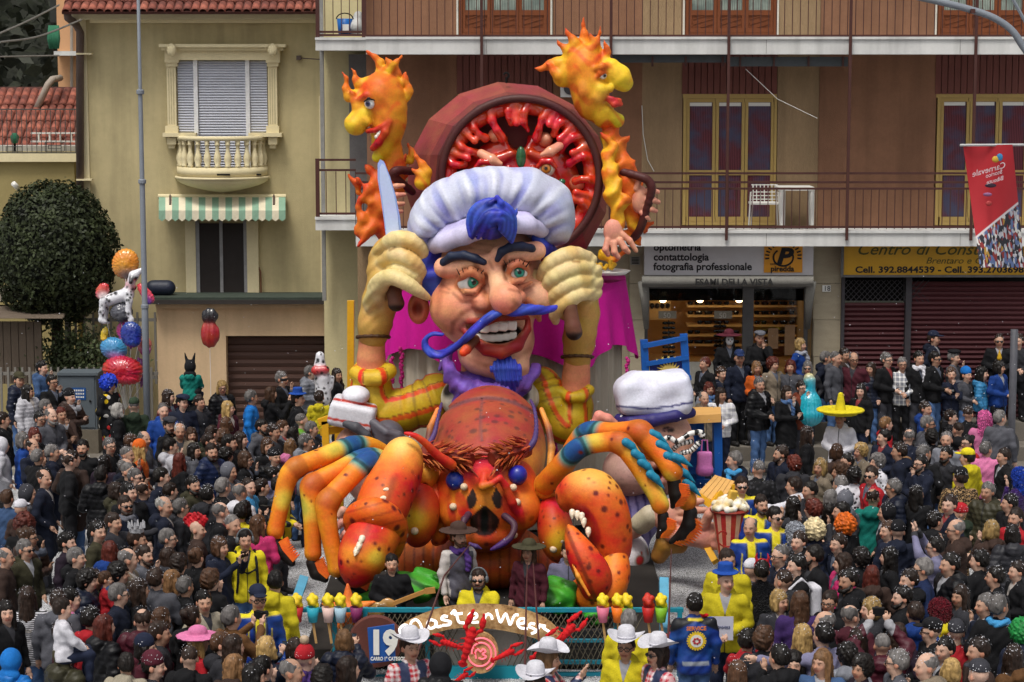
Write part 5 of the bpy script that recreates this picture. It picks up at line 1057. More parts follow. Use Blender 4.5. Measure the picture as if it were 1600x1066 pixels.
g = leg(LB, [(985, 690, .8, 13), (1010, 703, .7, 13), (1038, 715, .6, 13), (1060, 738, .5, 13, 1), (1071, 765, .45, 13), (1074, 784, .42, 13)], [(1079, 800, .42, 11), (1077, 820, .4, 12), (1066, 836, .4, 10), (1048, 847, .4, 4, 1)], [(985, 690, .8)]); spikes(g, [(1062, 735, .36, 30), (1072, 755, .3, 33)], LB)
g = leg(LB, [(853, 757, .5, 18), (872, 735, .3, 17), (893, 710, .15, 16), (912, 697, .05, 15), (945, 691, -.1, 14), (970, 693, -.2, 15, 1), (990, 717, -.25, 14), (1012, 752, -.3, 13), (1026, 776, -.35, 12), (1032, 790, -.35, 12)], [(1036, 806, -.35, 9), (1037, 822, -.35, 9), (1028, 839, -.35, 4, 1)], [(898, 704, .0)]); spikes(g, [(978, 691, -.36, 35), (992, 708, -.4, 35), (1002, 722, -.42, 35), (1016, 741, -.45, 38)], LB)
for q_ in ((853, 760, -.35, 20, 22), (668, 740, -.2, 18, 24)): SC(.06).e(lp(*q_[:3]), (lr(q_[3]), .25, lr(q_[4])), '#df902c').build('leg_joint', FP, .026, lob, cf=lambda V, c: speckle(V, c, .15, .22))
# ================================================================== PAN OF SAUCE, FLAME FIGURES
Q = PX(36.4); qp, qr = Q.p, Q.r
pan = thing('cauldron', 'huge tilted reddish brown cauldron of bubbling red sauce behind the chef', 'cauldron', qp(800, 700))
NS = 16; c1_, c2_ = A3(qp(813, 278, -.1)), A3(qp(794, 288, .95)); r1, r2 = qr(122), 158/ppm(37.35)
def ring(c, R, n=NS, ph=.1): return [(c[0]+R*math.cos(2*math.pi*i/n+ph), c[1], c[2]+R*math.sin(2*math.pi*i/n+ph)) for i in range(n)]
m = MB()
for i in range(NS):
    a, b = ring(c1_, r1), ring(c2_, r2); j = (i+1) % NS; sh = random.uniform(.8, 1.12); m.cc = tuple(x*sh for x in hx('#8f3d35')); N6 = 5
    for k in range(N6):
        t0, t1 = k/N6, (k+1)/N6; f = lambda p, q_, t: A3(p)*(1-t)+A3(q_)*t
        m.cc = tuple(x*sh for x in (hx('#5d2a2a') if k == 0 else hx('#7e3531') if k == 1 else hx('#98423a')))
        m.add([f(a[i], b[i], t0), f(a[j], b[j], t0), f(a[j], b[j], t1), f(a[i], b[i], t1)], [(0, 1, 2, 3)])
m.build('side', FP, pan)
m = MB(); m.cc = hx('#6a2b28'); bk_ = ring(c2_, r2); bk2 = [(x*1, y+1.6, z*1) for x, y, z in ring(c2_, r2*.72)]
for i in range(NS): j = (i+1) % NS; m.add([bk_[i], bk_[j], bk2[j], bk2[i]], [(0, 1, 2, 3)])
m.add(bk2, [tuple(range(NS))]); m.build('bottom', FP, pan)
m = MB(); m.cc = hx('#4a211f'); m.tube([(c1_[0]+r1*math.cos(g), c1_[1], c1_[2]+r1*math.sin(g)) for g in np.linspace(0, 6.2832, 65)], qr(6.5), 10, False); m.build('rim', FP, pan, True)
m = MB(); m.cc = hx('#64190f'); m.lathe([(0, .45), (r1*.97, .45), (r1*.99, .05)], c1_, 40, Euler((-math.pi/2, 0, 0)).to_matrix()); m.build('inner_wall', FP, pan)
sa = SC(.05); sr, srD = '#c8281a', '#8f1a12'
sa.e(qp(813, 290, .22), (qr(94), .22, qr(80)), sr)
rs = random.Random(5)
for (a0, ln, w_, br) in ((166, 26, 6, 0), (150, 40, 6.5, 1), (131, 34, 6.5, 1), (114, 48, 7, 0), (98, 30, 6, 0), (84, 42, 6.5, 1), (67, 50, 6.5, 0), (52, 30, 6, 1), (35, 40, 6.5, 1), (16, 36, 6.5, 1), (-4, 30, 6.5, 0), (-24, 36, 6.5, 1), (-44, 40, 6.5, 0), (184, 34, 7, 0)):
    g = math.radians(a0); R0 = 117
    P_ = [(813+(R0-t*ln)*math.cos(g+.05*math.sin(3*t)), 278-(R0-t*ln)*math.sin(g+.05*math.sin(3*t)), .02-.1*math.sin(t*3)) for t in (0, .35, .7, 1)]
    sa.chain([qp(*q) for q in P_], [qr(w_*1.6), qr(w_*.9), qr(w_*.8), qr(w_*1.15)], sr, .05)
    if br: g2 = g+.17; P_ = [(813+(R0-t*ln*.75)*math.cos(g2), 278-(R0-t*ln*.75)*math.sin(g2), 0-.1*t) for t in (0, .5, 1)]; sa.chain([qp(*q) for q in P_], [qr(w_*1.3), qr(w_*.7), qr(w_*.9)], '#d83a20', .05)
a, b = Q.ch([(813+113*math.cos(g), 278-113*math.sin(g), .1, 13) for g in np.linspace(-1.2, 4.2, 30)]); sa.chain(a, b, '#d23620', .05)
for pth in ([(752, 292, .1, 8), (778, 250, .02, 9), (800, 240, .0, 7)], [(872, 292, .1, 8), (850, 250, .02, 9), (830, 240, .0, 7)], [(790, 290, .0, 7), (795, 262, -.05, 5)], [(836, 290, 0, 7), (832, 262, -.05, 5)]): a, b = Q.ch(pth); sa.chain(a, b, '#b02a1c', .05)
sa.cut(t='e', c=A3(qp(809, 216, .1)), r=A3((qr(16), .35, qr(20))), R=None, k=.06)
def sauce(V, c): n = _noise3(V, 6, 3); c = lerp(c, hx('#7a1712'), smooth01(V[:, 1], Q.Y+.05, Q.Y+.3)*.75); return lerp(c, hx('#e2452a'), smooth01(n, .1, .5)*.6)
sa.build('sauce', GL, .024, pan, cf=sauce, tau=.05, disp=lambda X: .012*_noise3(X, 14, 4), pad=.02)
def simpleQ(nm, par, pts, col, res=.02, mat=FP, k=.03, **kw): return simple(nm, par, pts, col, res, mat, k, Q, **kw)
for (u, v, su) in ((757, 264, -1), (854, 263, 1)):
    e = SC(.01); c = A3(qp(u, v, -.12)); R = qr(13.5); e.s(c, R, '#d3c9b8'); g = c+np.array([-.12*su*0-.09, -.9, .02])*R; e.paint(g, R*.62, '#4a2410', .1).paint(g, R*.52, '#c8752a', .2).paint(g, R*.24, '#0a0706', .2); e.build('eye_garnish', GL, .018, pan); simpleQ('eyelid', pan, [(u-14, v-2, -.2, 3.5), (u-6, v-11, -.24, 4.5), (u+6, v-11, -.24, 4.5), (u+14, v-2, -.2, 3.5)], sr, .018, GL)
simpleQ('shell_garnish', pan, [(752, 240, -.1, 7), (768, 250, -.2, 9), (782, 256, -.22, 4)], '#e0987a', .02, GL); simpleQ('shell_garnish', pan, [(874, 228, -.1, 7), (860, 237, -.2, 8), (846, 242, -.22, 3)], '#e0987a', .02, GL)
for (u, v, R) in ((773, 212, 11), (852, 218, 12), (902, 286, 13)): SC(.02).s(qp(u, v, .1), qr(R), '#d06a4a').s(qp(u+2, v-2, .02), qr(R*.6), '#e2a080').build('meatball', GL, .022, pan)
SC(.02).e(qp(814, 246, -.2), (qr(8), .05, qr(17)), '#1f4a2c').e(qp(814, 246, -.22), (qr(1.6), .06, qr(16)), '#2f6a3a').build('basil_leaf', GL, .016, pan); SC(.02).e(qp(878, 284, -.1), (qr(6), .06, qr(5)), '#1c5a34').build('basil_leaf', GL, .016, pan)
# handles of the pan
for pth in ([(644, 300, .2, 6), (622, 282, -.1, 6), (614, 272, -.2, 6), (622, 266, -.2, 6), (645, 268, .1, 6)], [(940, 264, .1, 6), (966, 267, -.1, 6), (1002, 277, -.3, 6), (1014, 284, -.3, 6), (1018, 298, -.3, 6), (1008, 335, -.2, 6), (998, 362, -.1, 6), (984, 378, .1, 6)]):
    simpleQ('handle', pan, [tuple(x) for x in spline(pth, 4)], '#4d2320', .022)
m = MB(); m.tube([qp(791, 130, .6), qp(791, 121, .6)], .02, 6); m.tube([qp(791+4*math.cos(g), 118-4*math.sin(g), .6) for g in np.linspace(-1.5, 3, 9)], .018, 5); m.build('lifting_hook', darkM, pan)
def flames(s, lst, q, cols=('#ebb522', '#e2701c', '#cf4a1c')):
    """curved tongues: (u,v) base, tip, bend px, base radius px, dy"""
    for (u0, v0, u1, v1, bd_, R, dy) in lst:
        px_, py_ = -(v1-v0), (u1-u0); Ln = math.hypot(px_, py_); pts = []
        for t in (0, .25, .5, .75, 1): o = bd_*math.sin(t*math.pi)+bd_*.6*math.sin(2*t*math.pi); pts.append((u0+(u1-u0)*t+px_/Ln*o, v0+(v1-v0)*t+py_/Ln*o, dy-.05*t, max(.8, R*1.12*(1-t)**1.15)))
        a, b = q.ch(pts); s.chain(a, b, [cols[0], cols[1], cols[1], cols[2]], .05)
def firecf(V, c): n = np.sin(V[:, 2]*17+3*np.sin(V[:, 0]*9)+V[:, 1]*6)*.6+_noise3(V, 7, 2); c = lerp(c, hx('#e05e1a'), smooth01(n, .25, .8)*.75); return lerp(c, hx('#a8321a'), smooth01(n, .95, 1.3)*.6)
firedisp = lambda X: .022*np.sin(X[:, 2]*17+3*np.sin(X[:, 0]*9)+X[:, 1]*6)+.015*_noise3(X, 15, 5)
facedisp = lambda X: .004*np.sin(X[:, 2]*24+3*np.sin(X[:, 0]*9)+X[:, 1]*6)
def facecf(u, v, R):
    def cf(V, c):
        U_, V_ = UV(V); a = smooth01(np.hypot(U_-u, V_-v), R*.6, R*1.5); n = np.sin(V[:, 2]*21+3*np.sin(V[:, 0]*11)+V[:, 1]*6)*.6+_noise3(V, 7, 2); c = lerp(c, hx('#e0641c'), smooth01(n, .1, .7)*(.25+.6*a)); return lerp(c, hx('#b8401a'), smooth01(n, .75, 1.2)*.6*a)
    return cf
ye = '#ecba24'
# left flame figure (profile to the left)
fl = thing('flame_figure', 'yellow orange flame figure with long nose grinning towards the left', 'carnival figure', qp(600, 420))
s = SC(.06); s.e(qp(606, 175, .0), (qr(30), .42, qr(60)), '#e69220').e(qp(596, 150, -.05), (qr(32), .4, qr(38)), '#de711e').e(qp(600, 215, .0), (qr(20), .3, qr(34)), ye)
a, b = Q.ch([(582, 168, -.12, 13), (569, 178, -.16, 16), (556, 194, -.18, 18)]); s.chain(a, b, '#efc32c', .06); s.s(qp(574, 190, -.3), qr(7), ye).s(qp(590, 245, -.1), qr(9), '#d8c820')
s.chain(*[x for x in Q.ch([(575, 205, -.28, 4), (586, 204, -.36, 4), (600, 196, -.4, 4), (607, 188, -.38, 3.5)])], '#c02018', .02); s.chain(*Q.ch([(583, 232, -.22, 5), (592, 222, -.34, 6), (602, 206, -.4, 6), (609, 190, -.38, 4)]), '#c02018', .02)
s.chain(*Q.ch([(612, 235, .05, 17), (616, 262, .1, 18), (612, 290, .1, 22)]), '#e58a22', .06)
s.chain(*Q.ch([(562, 156, -.26, 5), (572, 148, -.34, 5), (584, 152, -.36, 4)]), '#c94a1c', .03)
flames(s, [(596, 112, 568, 73, 5, 8, 0), (608, 108, 603, 90, 3, 8, -.1), (620, 115, 630, 81, -6, 7, 0), (626, 130, 634, 112, 4, 7, 0), (574, 130, 548, 106, -8, 9, -.1), (566, 150, 534, 112, -12, 11, -.1), (572, 160, 545, 140, -10, 9, -.2), (634, 150, 634, 122, 4, 8, 0), (640, 250, 637, 220, 4, 7, .2)], Q)
s.cut(t='s', c=A3(qp(577, 162, -.52)), r=qr(10), k=.04)
hd = s.build('head', FP, .022, fl, cf=facecf(572, 195, 40), disp=facedisp, pad=.03, tau=.05)
e = SC(.01); c = A3(qp(578, 162, -.36)); e.s(c, qr(8.5), '#e3e0da'); g = c+np.array([-.35, -.9, -.05])*qr(8.5); e.paint(g, qr(4.4), '#2c2a5a', .2).paint(g, qr(2), '#050505', .2); e.build('eyeball', GL, .014, hd); simpleQ('eyelash', hd, [(569, 159, -.42, 1.2), (576, 154, -.46, 1.6), (585, 157, -.44, 1.2)], '#1a1414', .012)
t = SC(.01)
for i in range(6): t.s(qp(588+i*3.4, 214-i*4.4, -.37), qr(3.3), '#e6ddd0', .01)
t.build('teeth', GL, .014, hd)
s = SC(.06); s.chain(*Q.ch([(614, 255, .15, 18), (604, 290, .1, 22), (592, 330, .05, 20), (580, 350, .0, 14), (565, 362, -.1, 11)]), '#df6a1e', .06); s.chain(*Q.ch([(590, 310, 0, 14), (600, 350, .1, 18), (606, 385, .1, 12)]), '#cf4a1c', .06)
flames(s, [(585, 290, 566, 250, 6, 11, 0), (575, 310, 558, 278, 5, 10, -.1), (598, 270, 590, 238, 4, 10, 0), (570, 345, 560, 305, -4, 9, -.1), (578, 360, 552, 372, 5, 9, -.1), (570, 362, 560, 385, -4, 6, -.15), (565, 366, 552, 366, 2, 6, -.1), (560, 300, 545, 272, 4, 6, 0), (620, 275, 634, 242, 5, 10, .1)], Q, ('#e07a1e', '#d8541c', '#b8321c'))
s.build('body', FP, .026, fl, cf=firecf, disp=firedisp, pad=.03)
s = SC(.03); s.e(qp(608, 310, -.12), (qr(12), .12, qr(22)), '#e09a80')
for (v, l) in ((292, 14), (306, 16), (320, 14), (332, 10)): s.chain(*Q.ch([(612, v, -.2, 4.6), (620, v-1, -.26, 4.4), (620+l*.75, v-2, -.2, 3.2)]), '#e09a80', .015)
s.build('hand', FP, .018, fl)
# flame beside the pan
s = SC(.04); flames(s, [(660, 285, 646, 232, 7, 11, -.35), (658, 283, 642, 262, 4, 8, -.38), (662, 284, 668, 262, -4, 7, -.35)], Q); s.build('sauce_flame', FP, .02, pan, cf=firecf)
# right flame figure (profile to the right)
fr2 = thing('flame_figure', 'yellow flame figure with big nose looking towards the right', 'carnival figure', qp(960, 420))
s = SC(.06); s.e(qp(922, 135, .0), (qr(30), .42, qr(52)), '#e8a022').e(qp(914, 108, .02), (qr(34), .42, qr(42)), '#e4861f').e(qp(938, 172, .0), (qr(20), .3, qr(30)), ye, rot=Euler((0, math.radians(-25), 0)))
s.chain(*Q.ch([(936, 112, -.14, 14), (954, 110, -.18, 17), (968, 121, -.18, 18), (975, 130, -.16, 14)]), '#efc82c', .05); s.s(qp(952, 138, -.3), qr(7), '#e5b428').s(qp(964, 189, -.1), qr(11), '#c8cc28').s(qp(935, 150, -.3), qr(12), '#e8a83a')
s.chain(*Q.ch([(942, 150, -.3, 3), (956, 155, -.34, 4), (968, 157, -.3, 3.5)]), '#b8242a', .02); s.chain(*Q.ch([(946, 154, -.3, 3), (960, 163, -.34, 5), (970, 163, -.28, 4)]), '#c83030', .02)
s.chain(*Q.ch([(932, 122, -.38, 3), (938, 114, -.4, 4), (948, 112, -.34, 3)]), '#d8641c', .02)
s.chain(*Q.ch([(928, 108, -.36, 4), (940, 104, -.4, 6), (952, 104, -.32, 4)]), '#d8701e', .03).s(qp(938, 140, -.32), qr(11), '#efbe34', .06).chain(*Q.ch([(950, 172, -.22, 6), (958, 182, -.16, 8), (966, 188, -.12, 9)]), '#e5c028', .05); s.e(qp(912, 139, -.35), (qr(9), .08, qr(13)), '#e07a2a')
flames(s, [(908, 80, 912, 25, 3, 11, 0), (895, 80, 883, 43, 5, 11, -.1), (936, 85, 938, 41, -4, 8, -.1), (886, 95, 869, 60, 6, 10, -.05), (880, 120, 833, 106, 12, 15, 0), (884, 112, 852, 98, -8, 10, -.1), (945, 95, 950, 72, -3, 6, 0), (925, 75, 922, 52, 3, 8, -.2), (946, 90, 944, 60, 3, 6, -.15)], Q)
hd = s.build('head', FP, .022, fr2, cf=facecf(958, 140, 40), disp=facedisp, pad=.03, tau=.05)
e = SC(.01); c = A3(qp(942, 118, -.34)); e.s(c, qr(6), '#e3e0da'); g = c+np.array([.45, -.85, -.05])*qr(6); e.paint(g, qr(3), '#2a2320', .2); e.build('eyeball', GL, .014, hd)
s = SC(.06); s.chain(*Q.ch([(950, 195, .05, 13), (962, 230, .05, 15), (972, 262, .0, 18), (985, 300, .0, 20), (992, 335, .05, 16)]), '#dd6a1e', .06); s.chain(*Q.ch([(950, 215, 0, 10), (952, 260, -.25, 11), (958, 300, -.35, 14), (966, 338, -.35, 10), (966, 362, -.35, 6)]), '#ecae28', .05)
flames(s, [(962, 235, 984, 212, -5, 10, 0), (975, 270, 998, 245, -6, 10, 0), (955, 235, 938, 208, 5, 8, -.2), (985, 340, 1000, 318, -5, 9, 0), (990, 350, 1020, 348, 6, 8, 0), (985, 372, 1012, 362, 5, 7, .05), (958, 290, 948, 260, 5, 9, -.35), (972, 320, 972, 296, 4, 9, -.4), (975, 370, 1000, 382, -5, 8, .1), (940, 400, 985, 392, 6, 8, .1)], Q)
s.build('body', FP, .026, fr2, cf=firecf, disp=firedisp, pad=.03)
def bighand(pal, fing, par, col='#df9a80', q=Q, res=.018): 
    s = SC(.03); u, v, dy, a, b = pal; s.e(q.p(u, v, dy), (q.r(a), q.r(a)*.7, q.r(b)), col)
    for f in fing: s.chain(*q.ch(f), col, .018)
    return s.build('hand', FP, res, par, cf=lambda V, c: lerp(c, hx('#b8604a'), smooth01(_noise3(V, 9, 3), .15, .6)*.55))
bighand((1000, 312, -.15, 14, 22), [[(1008, 300, -.2, 5), (1018, 298, -.25, 5), (1028, 300, -.2, 3.6)], [(1010, 312, -.22, 5), (1021, 313, -.26, 5), (1029, 316, -.2, 3.6)], [(1008, 324, -.2, 5), (1018, 327, -.24, 4.6), (1025, 330, -.2, 3.4)], [(1003, 333, -.2, 4.6), (1010, 339, -.22, 4), (1014, 343, -.2, 3)], [(994, 295, -.2, 5), (998, 284, -.22, 4.4), (1000, 278, -.2, 3.2)]], fr2)
bighand((958, 362, -.4, 15, 20), [[(950, 375, -.45, 5.4), (946, 390, -.5, 5), (950, 398, -.48, 4)], [(959, 380, -.48, 5.4), (960, 394, -.52, 5), (966, 402, -.5, 4)], [(968, 376, -.48, 5.4), (976, 388, -.5, 5), (982, 394, -.48, 4)], [(972, 366, -.44, 5), (984, 376, -.46, 4.6), (994, 392, -.44, 3.4)]], fr2)
# ================================================================== ROUND TABLE behind the chef
T = PX(36.8); tt = thing('banquet_table', 'round table with scalloped magenta cloth over beige skirts behind the chef', 'table', T.p(792, 760))
cx, cy, R0 = T.p(790, 600)[0], 37.2, 2.02; zt = T.p(0, 436)[2]; zc = T.p(0, 760)[2]*0+.3
m = MB(); m.lathe([(0, zt-.02), (R0, zt-.02), (R0, zt-.1), (0, zt-.1)], (cx, cy, 0), 40); m.build('tabletop', whiteM, tt)
vs = []; N = 160; rows = 7; zb1 = W(0, 575, 35.2).z
for j in range(rows+1):
    for i in range(N):
        g = 2*math.pi*i/N; sc1 = abs(math.sin(g*3.5+.35))**1.2; zlow = zb1-.1+.36*sc1; t = j/rows; rr_ = R0+.04+.10*t*(1+.5*math.sin(g*26))+.12*t*(1-sc1); vs.append((cx+rr_*math.cos(g), cy+rr_*math.sin(g), zt*(1-t)+zlow*t))
mag = M('magenta_cloth', '#c0128a', .75, .12, 2, .15, spec=.2)
put('cloth', mesh('cloth', vs, [(j*N+i, j*N+(i+1) % N, (j+1)*N+(i+1) % N, (j+1)*N+i) for j in range(rows) for i in range(N)]+[tuple(range(N))], mag, True), tt)
vs = []; N = 220
for j in range(2):
    for i in range(N): g = 2*math.pi*i/N; rr_ = R0*.965+.05*math.sin(g*44)+.03*math.sin(g*71+1); vs.append((cx+rr_*math.cos(g), cy+rr_*math.sin(g), (zt-.3) if j == 0 else .25))
put('skirt', mesh('skirt', vs, [(i, (i+1) % N, N+(i+1) % N, N+i) for i in range(N)], M('skirt_cloth', '#b9ae9c', .85, .2, 2, .2, stretch=(2, 2, .2)), True), tt)
gm_ = M('garland_pink', '#c0277f', .7)
for (u, v0, v1) in ((627, 545, 610), (868, 640, 720), (612, 560, 600), (980, 560, 610)):
    m = MB(); 
    for i in range(int((v1-v0)/2.2)): m.ball(W(u+random.uniform(-2, 2), v0+i*2.2, 35.02), random.uniform(.02, .04), 5, 4)
    tag(m.build('garland', gm_, tt), kind='stuff')
pl = thing('serving_plate', 'large white plate with golden snacks on the magenta table', 'plate', W(955, 432, 36.2)); c = W(952, 428, 36.3)
m = MB(); m.lathe([(0, .02), (.25, .02), (.34, .06), (.36, .055), (.27, -.01), (0, -.01)], c, 24); m.build('dish', whiteM, pl, True)
for i in range(9): m = MB(); q = c+Vector((-.22+random.random()*.3, random.random()*.2-.1, .08)); m.tube([q, q+Vector((random.uniform(-.1, .1), .05, random.uniform(.06, .16)))], .035, 7); m.build('snack', M('gold_snack', '#c79a22', .4, .2), pl)
# ================================================================== SAILOR
S_ = PX(33.4); sp_ = S_.p; sl = thing('sailor_figure', 'giant papier mache sailor with white cap, open mouth and striped feelers', 'carnival figure', sp_(1010, 890))
sk = '#cf9c86'
s = SC(.09); s.e(sp_(1022, 690, .1), (S_.r(62), .66, S_.r(62)), sk).e(sp_(985, 735, -.05), (S_.r(44), .55, S_.r(40)), '#b08a7e').e(sp_(1030, 740, -.1), (S_.r(34), .45, S_.r(36)), '#a87e70').e(sp_(1062, 690, -.2), (S_.r(22), .3, S_.r(22)), sk).e(sp_(1066, 715, -.35), (S_.r(13), .2, S_.r(14)), sk)
s.cut(t='e', c=A3(sp_(1027, 742, -.55)), r=A3((S_.r(12), .25, S_.r(11))), R=np.array(Euler((0, math.radians(30), 0)).to_matrix()), k=.06)
s.chain(*S_.ch([(1014, 735, -.5, 4), (1022, 727, -.55, 4), (1036, 726, -.52, 4), (1042, 736, -.5, 4), (1036, 752, -.5, 5), (1022, 756, -.52, 5), (1014, 748, -.5, 4)]), '#a06a5c', .03)
def sailcf(V, c):
    U_, V_ = UV(V); f = V[:, 1] < 33.4; c = lerp(c, hx('#3a2a26'), smooth01(-np.hypot((U_-1044)/10, (V_-672)/6), -1.1, -.8)*(V_ < 675)*f); c = lerp(c, hx('#8a3a40'), smooth01(-np.hypot((U_-1027)/10, (V_-742)/9), -1.1, -.7)*f); c = lerp(c, hx('#2a0d0d'), smooth01(-np.hypot((U_-1026)/6, (V_-738)/5), -1.1, -.7)*f)
    c = lerp(c, hx('#c08a80'), smooth01(np.sin(V_*.5+np.sin(U_*.06)*3), .6, 1)*.5*(V_ < 690)*(V_ > 645)); return spots(V, c, .05, .25, hx('#5a4844'), 4, smooth01(V_, 715, 760)*.6)
head2 = s.build('head', FP, .028, sl, cf=sailcf)
s = SC(.05); s.chain(*S_.ch([(966, 668, -.35, 7), (950, 655, -.4, 8), (936, 650, -.4, 8), (931, 662, -.38, 8), (940, 674, -.36, 7)]), '#d98a7a', .03); s.build('ear', FP, .022, head2)
s = SC(.07); rt_ = Euler((math.radians(-8), math.radians(3), 0)); s.b(sp_(1020, 622, .05), (S_.r(57), .60, S_.r(28)), '#d6d7e6', .07, rot=rt_, rd=.16).b(sp_(1026, 600, .05), (S_.r(50), .5, S_.r(20)), '#d8d9ea', .1, rot=rt_, rd=.18).e(sp_(975, 618, -.05), (S_.r(16), .4, S_.r(24)), '#d3d4e6', .1).b(sp_(1050, 600, -.05), (S_.r(25), .45, S_.r(15)), '#d8d9ea', .08, rot=Euler((0, math.radians(-8), 0)), rd=.08)
def capcf(V, c):
    U_, V_ = UV(V); ed = 646-(U_-1020)*.05+7*np.cos((U_-1020)/60*1.5); c = lerp(c, hx('#a9addc'), smooth01(_noise3(V, 2.4, 4), .05, .5)*.7); return lerp(c, hx('#2a2a6a'), smooth01(-np.abs(V_-ed+15), -2.2, -1.1)*(V[:, 1] < 33.6))
s.build('cap', FP, .028, sl, cf=capcf, disp=lambda X: .02*np.sin(X[:, 0]*7+X[:, 2]*5)+.012*np.sin(X[:, 2]*14-X[:, 0]*9), pad=.03)
s = SC(.05); s.chain(*S_.ch([(968, 655, -.28, 9), (985, 660, -.48, 10), (1020, 657, -.6, 10), (1055, 650, -.55, 9), (1080, 645, -.3, 8)]), '#2c2766', .04); s.build('cap_band', FP, .026, sl)
def feeler(pts):
    P = [x for x in spline(pts, 6)]; a, b = S_.ch(P)
    return SC(.01).chain(a, b, '#e4e2de', .01).build('striped_feeler', GL, .014, sl, cf=lambda V, c: lerp(c, hx('#131214'), (np.sin(chain_coord(V, a)[0]*38) > .2)*1.0))
feeler([(1030, 692, -.75, 4), (1045, 684, -.8, 4), (1058, 690, -.8, 4), (1078, 678, -.75, 4), (1094, 676, -.7, 4.5), (1098, 682, -.7, 4.5)]); feeler([(1052, 702, -.7, 4), (1062, 694, -.75, 4), (1080, 690, -.7, 4)]); feeler([(1065, 708, -.7, 4), (1080, 704, -.7, 4), (1092, 692, -.7, 4.5)])
simple('spectacle_arm', sl, [(972, 652, -.38, 4), (985, 668, -.5, 4), (990, 674, -.52, 4)], '#dadbe0', .018, q=S_)
s = SC(.10); s.e(sp_(985, 800, .2), (S_.r(50), .55, S_.r(55)), '#8a82b8').e(sp_(975, 850, .2), (S_.r(40), .5, S_.r(40)), '#8a82b8'); s.build('shirt', FP, .03, sl, cf=lambda V, c: lerp(c, hx('#4a417c'), smooth01(np.sin(V[:, 0]*48+V[:, 2]*8), .35, .8)))
simple('arm', sl, [(962, 838, -.5, 14), (990, 826, -.75, 15), (1010, 815, -.9, 14)], '#c98f7c', .026, q=S_); simple('wristband', sl, [(1002, 818, -.85, 17), (1016, 806, -.95, 17)], '#b8ae94', .026, q=S_)
bighand((1042, 805, -1.0, 24, 26), [[(1058, 790, -1.1, 7), (1076, 784, -1.15, 7), (1096, 783, -1.15, 5)], [(1062, 800, -1.1, 7), (1082, 797, -1.15, 7), (1102, 797, -1.15, 5)], [(1060, 812, -1.1, 7), (1078, 812, -1.12, 6.5), (1092, 814, -1.1, 5)], [(1054, 822, -1.1, 6.5), (1066, 828, -1.1, 6), (1078, 830, -1.1, 4.5)]], sl, '#d39a84', S_, .022)
bighand((1108, 838, -1.5, 26, 22), [[(1100, 822, -1.6, 8), (1108, 804, -1.7, 7.5), (1116, 793, -1.7, 6)], [(1120, 842, -1.7, 8), (1130, 838, -1.85, 7), (1140, 832, -1.85, 5.5)], [(1118, 852, -1.7, 7.5), (1130, 852, -1.85, 7), (1142, 846, -1.85, 5)]], sl, '#cf907a', S_, .022)
simple('arm', sl, [(1050, 835, -1.0, 13), (1078, 838, -1.3, 15), (1100, 840, -1.5, 17)], '#cf907a', .026, q=S_)
wm_ = SC(.06).e(sp_(985, 868, -.4), (S_.r(30), .4, S_.r(36)), '#d6cfd2').chain(*S_.ch([(985, 880, -.5, 18), (975, 905, -.5, 14)]), '#d6cfd2'); wm_.build('apron', FP, .026, sl, cf=lambda V, c: spots(V, spots(V, c, .22, .42, hx('#2f5a34'), 6), .22, .34, hx('#c0302c'), 6))
simple('shoe', sl, [(1030, 868, -.8, 13), (1040, 850, -.85, 16), (1062, 852, -.85, 13)], '#a87632', .024, q=S_)
# popcorn tub
pc = thing('popcorn_tub', 'giant red striped popcorn tub in the big papier mache hand', 'popcorn tub', W(1140, 870, 31.4)); A = W(1139, 866, 31.4); B = W(1139.5, 797, 31.4); Rb, Rt = 17/ppm(31.4), 28/ppm(31.4); m = MB(); N = 20; Hh = B.z-A.z
for i in range(N):
    m.cc = hx('#b8352c') if i % 2 else hx('#dca98a'); g0, g1 = 2*math.pi*i/N, 2*math.pi*(i+1)/N
    m.add([(A.x+Rb*math.cos(g0), A.y+Rb*math.sin(g0), A.z), (A.x+Rb*math.cos(g1), A.y+Rb*math.sin(g1), A.z), (A.x+Rt*math.cos(g1), A.y+Rt*math.sin(g1), B.z), (A.x+Rt*math.cos(g0), A.y+Rt*math.sin(g0), B.z)], [(0, 1, 2, 3)])
m.cc = hx('#8f2a22'); m.tube([(A.x+Rt*math.cos(g), A.y+Rt*math.sin(g), B.z) for g in np.linspace(0, 6.2832, 25)], .03, 6, False); tub = m.build('tub', FP, pc)
m = MB(); cc_ = W(1133, 837, 31.4-.36); m.cc = hx('#9a2c24'); m.tube([cc_+Vector((.035*t*math.cos(t), 0, .035*t*math.sin(t))) for t in np.linspace(.6, 5.5, 30)], .012, 5); m.build('spiral_logo', FP, pc)
s = SC(.02); rs = random.Random(3)
for i in range(120): g = rs.random()*6.28; R = Rt*math.sqrt(rs.random())*1.02; s.s((A.x+R*math.cos(g), A.y+R*math.sin(g), B.z+.03+.14*(1-(R/Rt)**2)+rs.random()*.03), rs.uniform(.035, .055), rs.choice(('#e6dfcf', '#dcd0b0', '#d8b878', '#ece8e0')), .01)
s.build('popcorn', FP, .016, pc, tau=.02); SC(.02).b(W(1142, 782, 31.3), (.07, .04, .16), '#e0b24a', rot=Euler((.2, .2, .5)), rd=.02).build('nacho', FP, .016, pc)
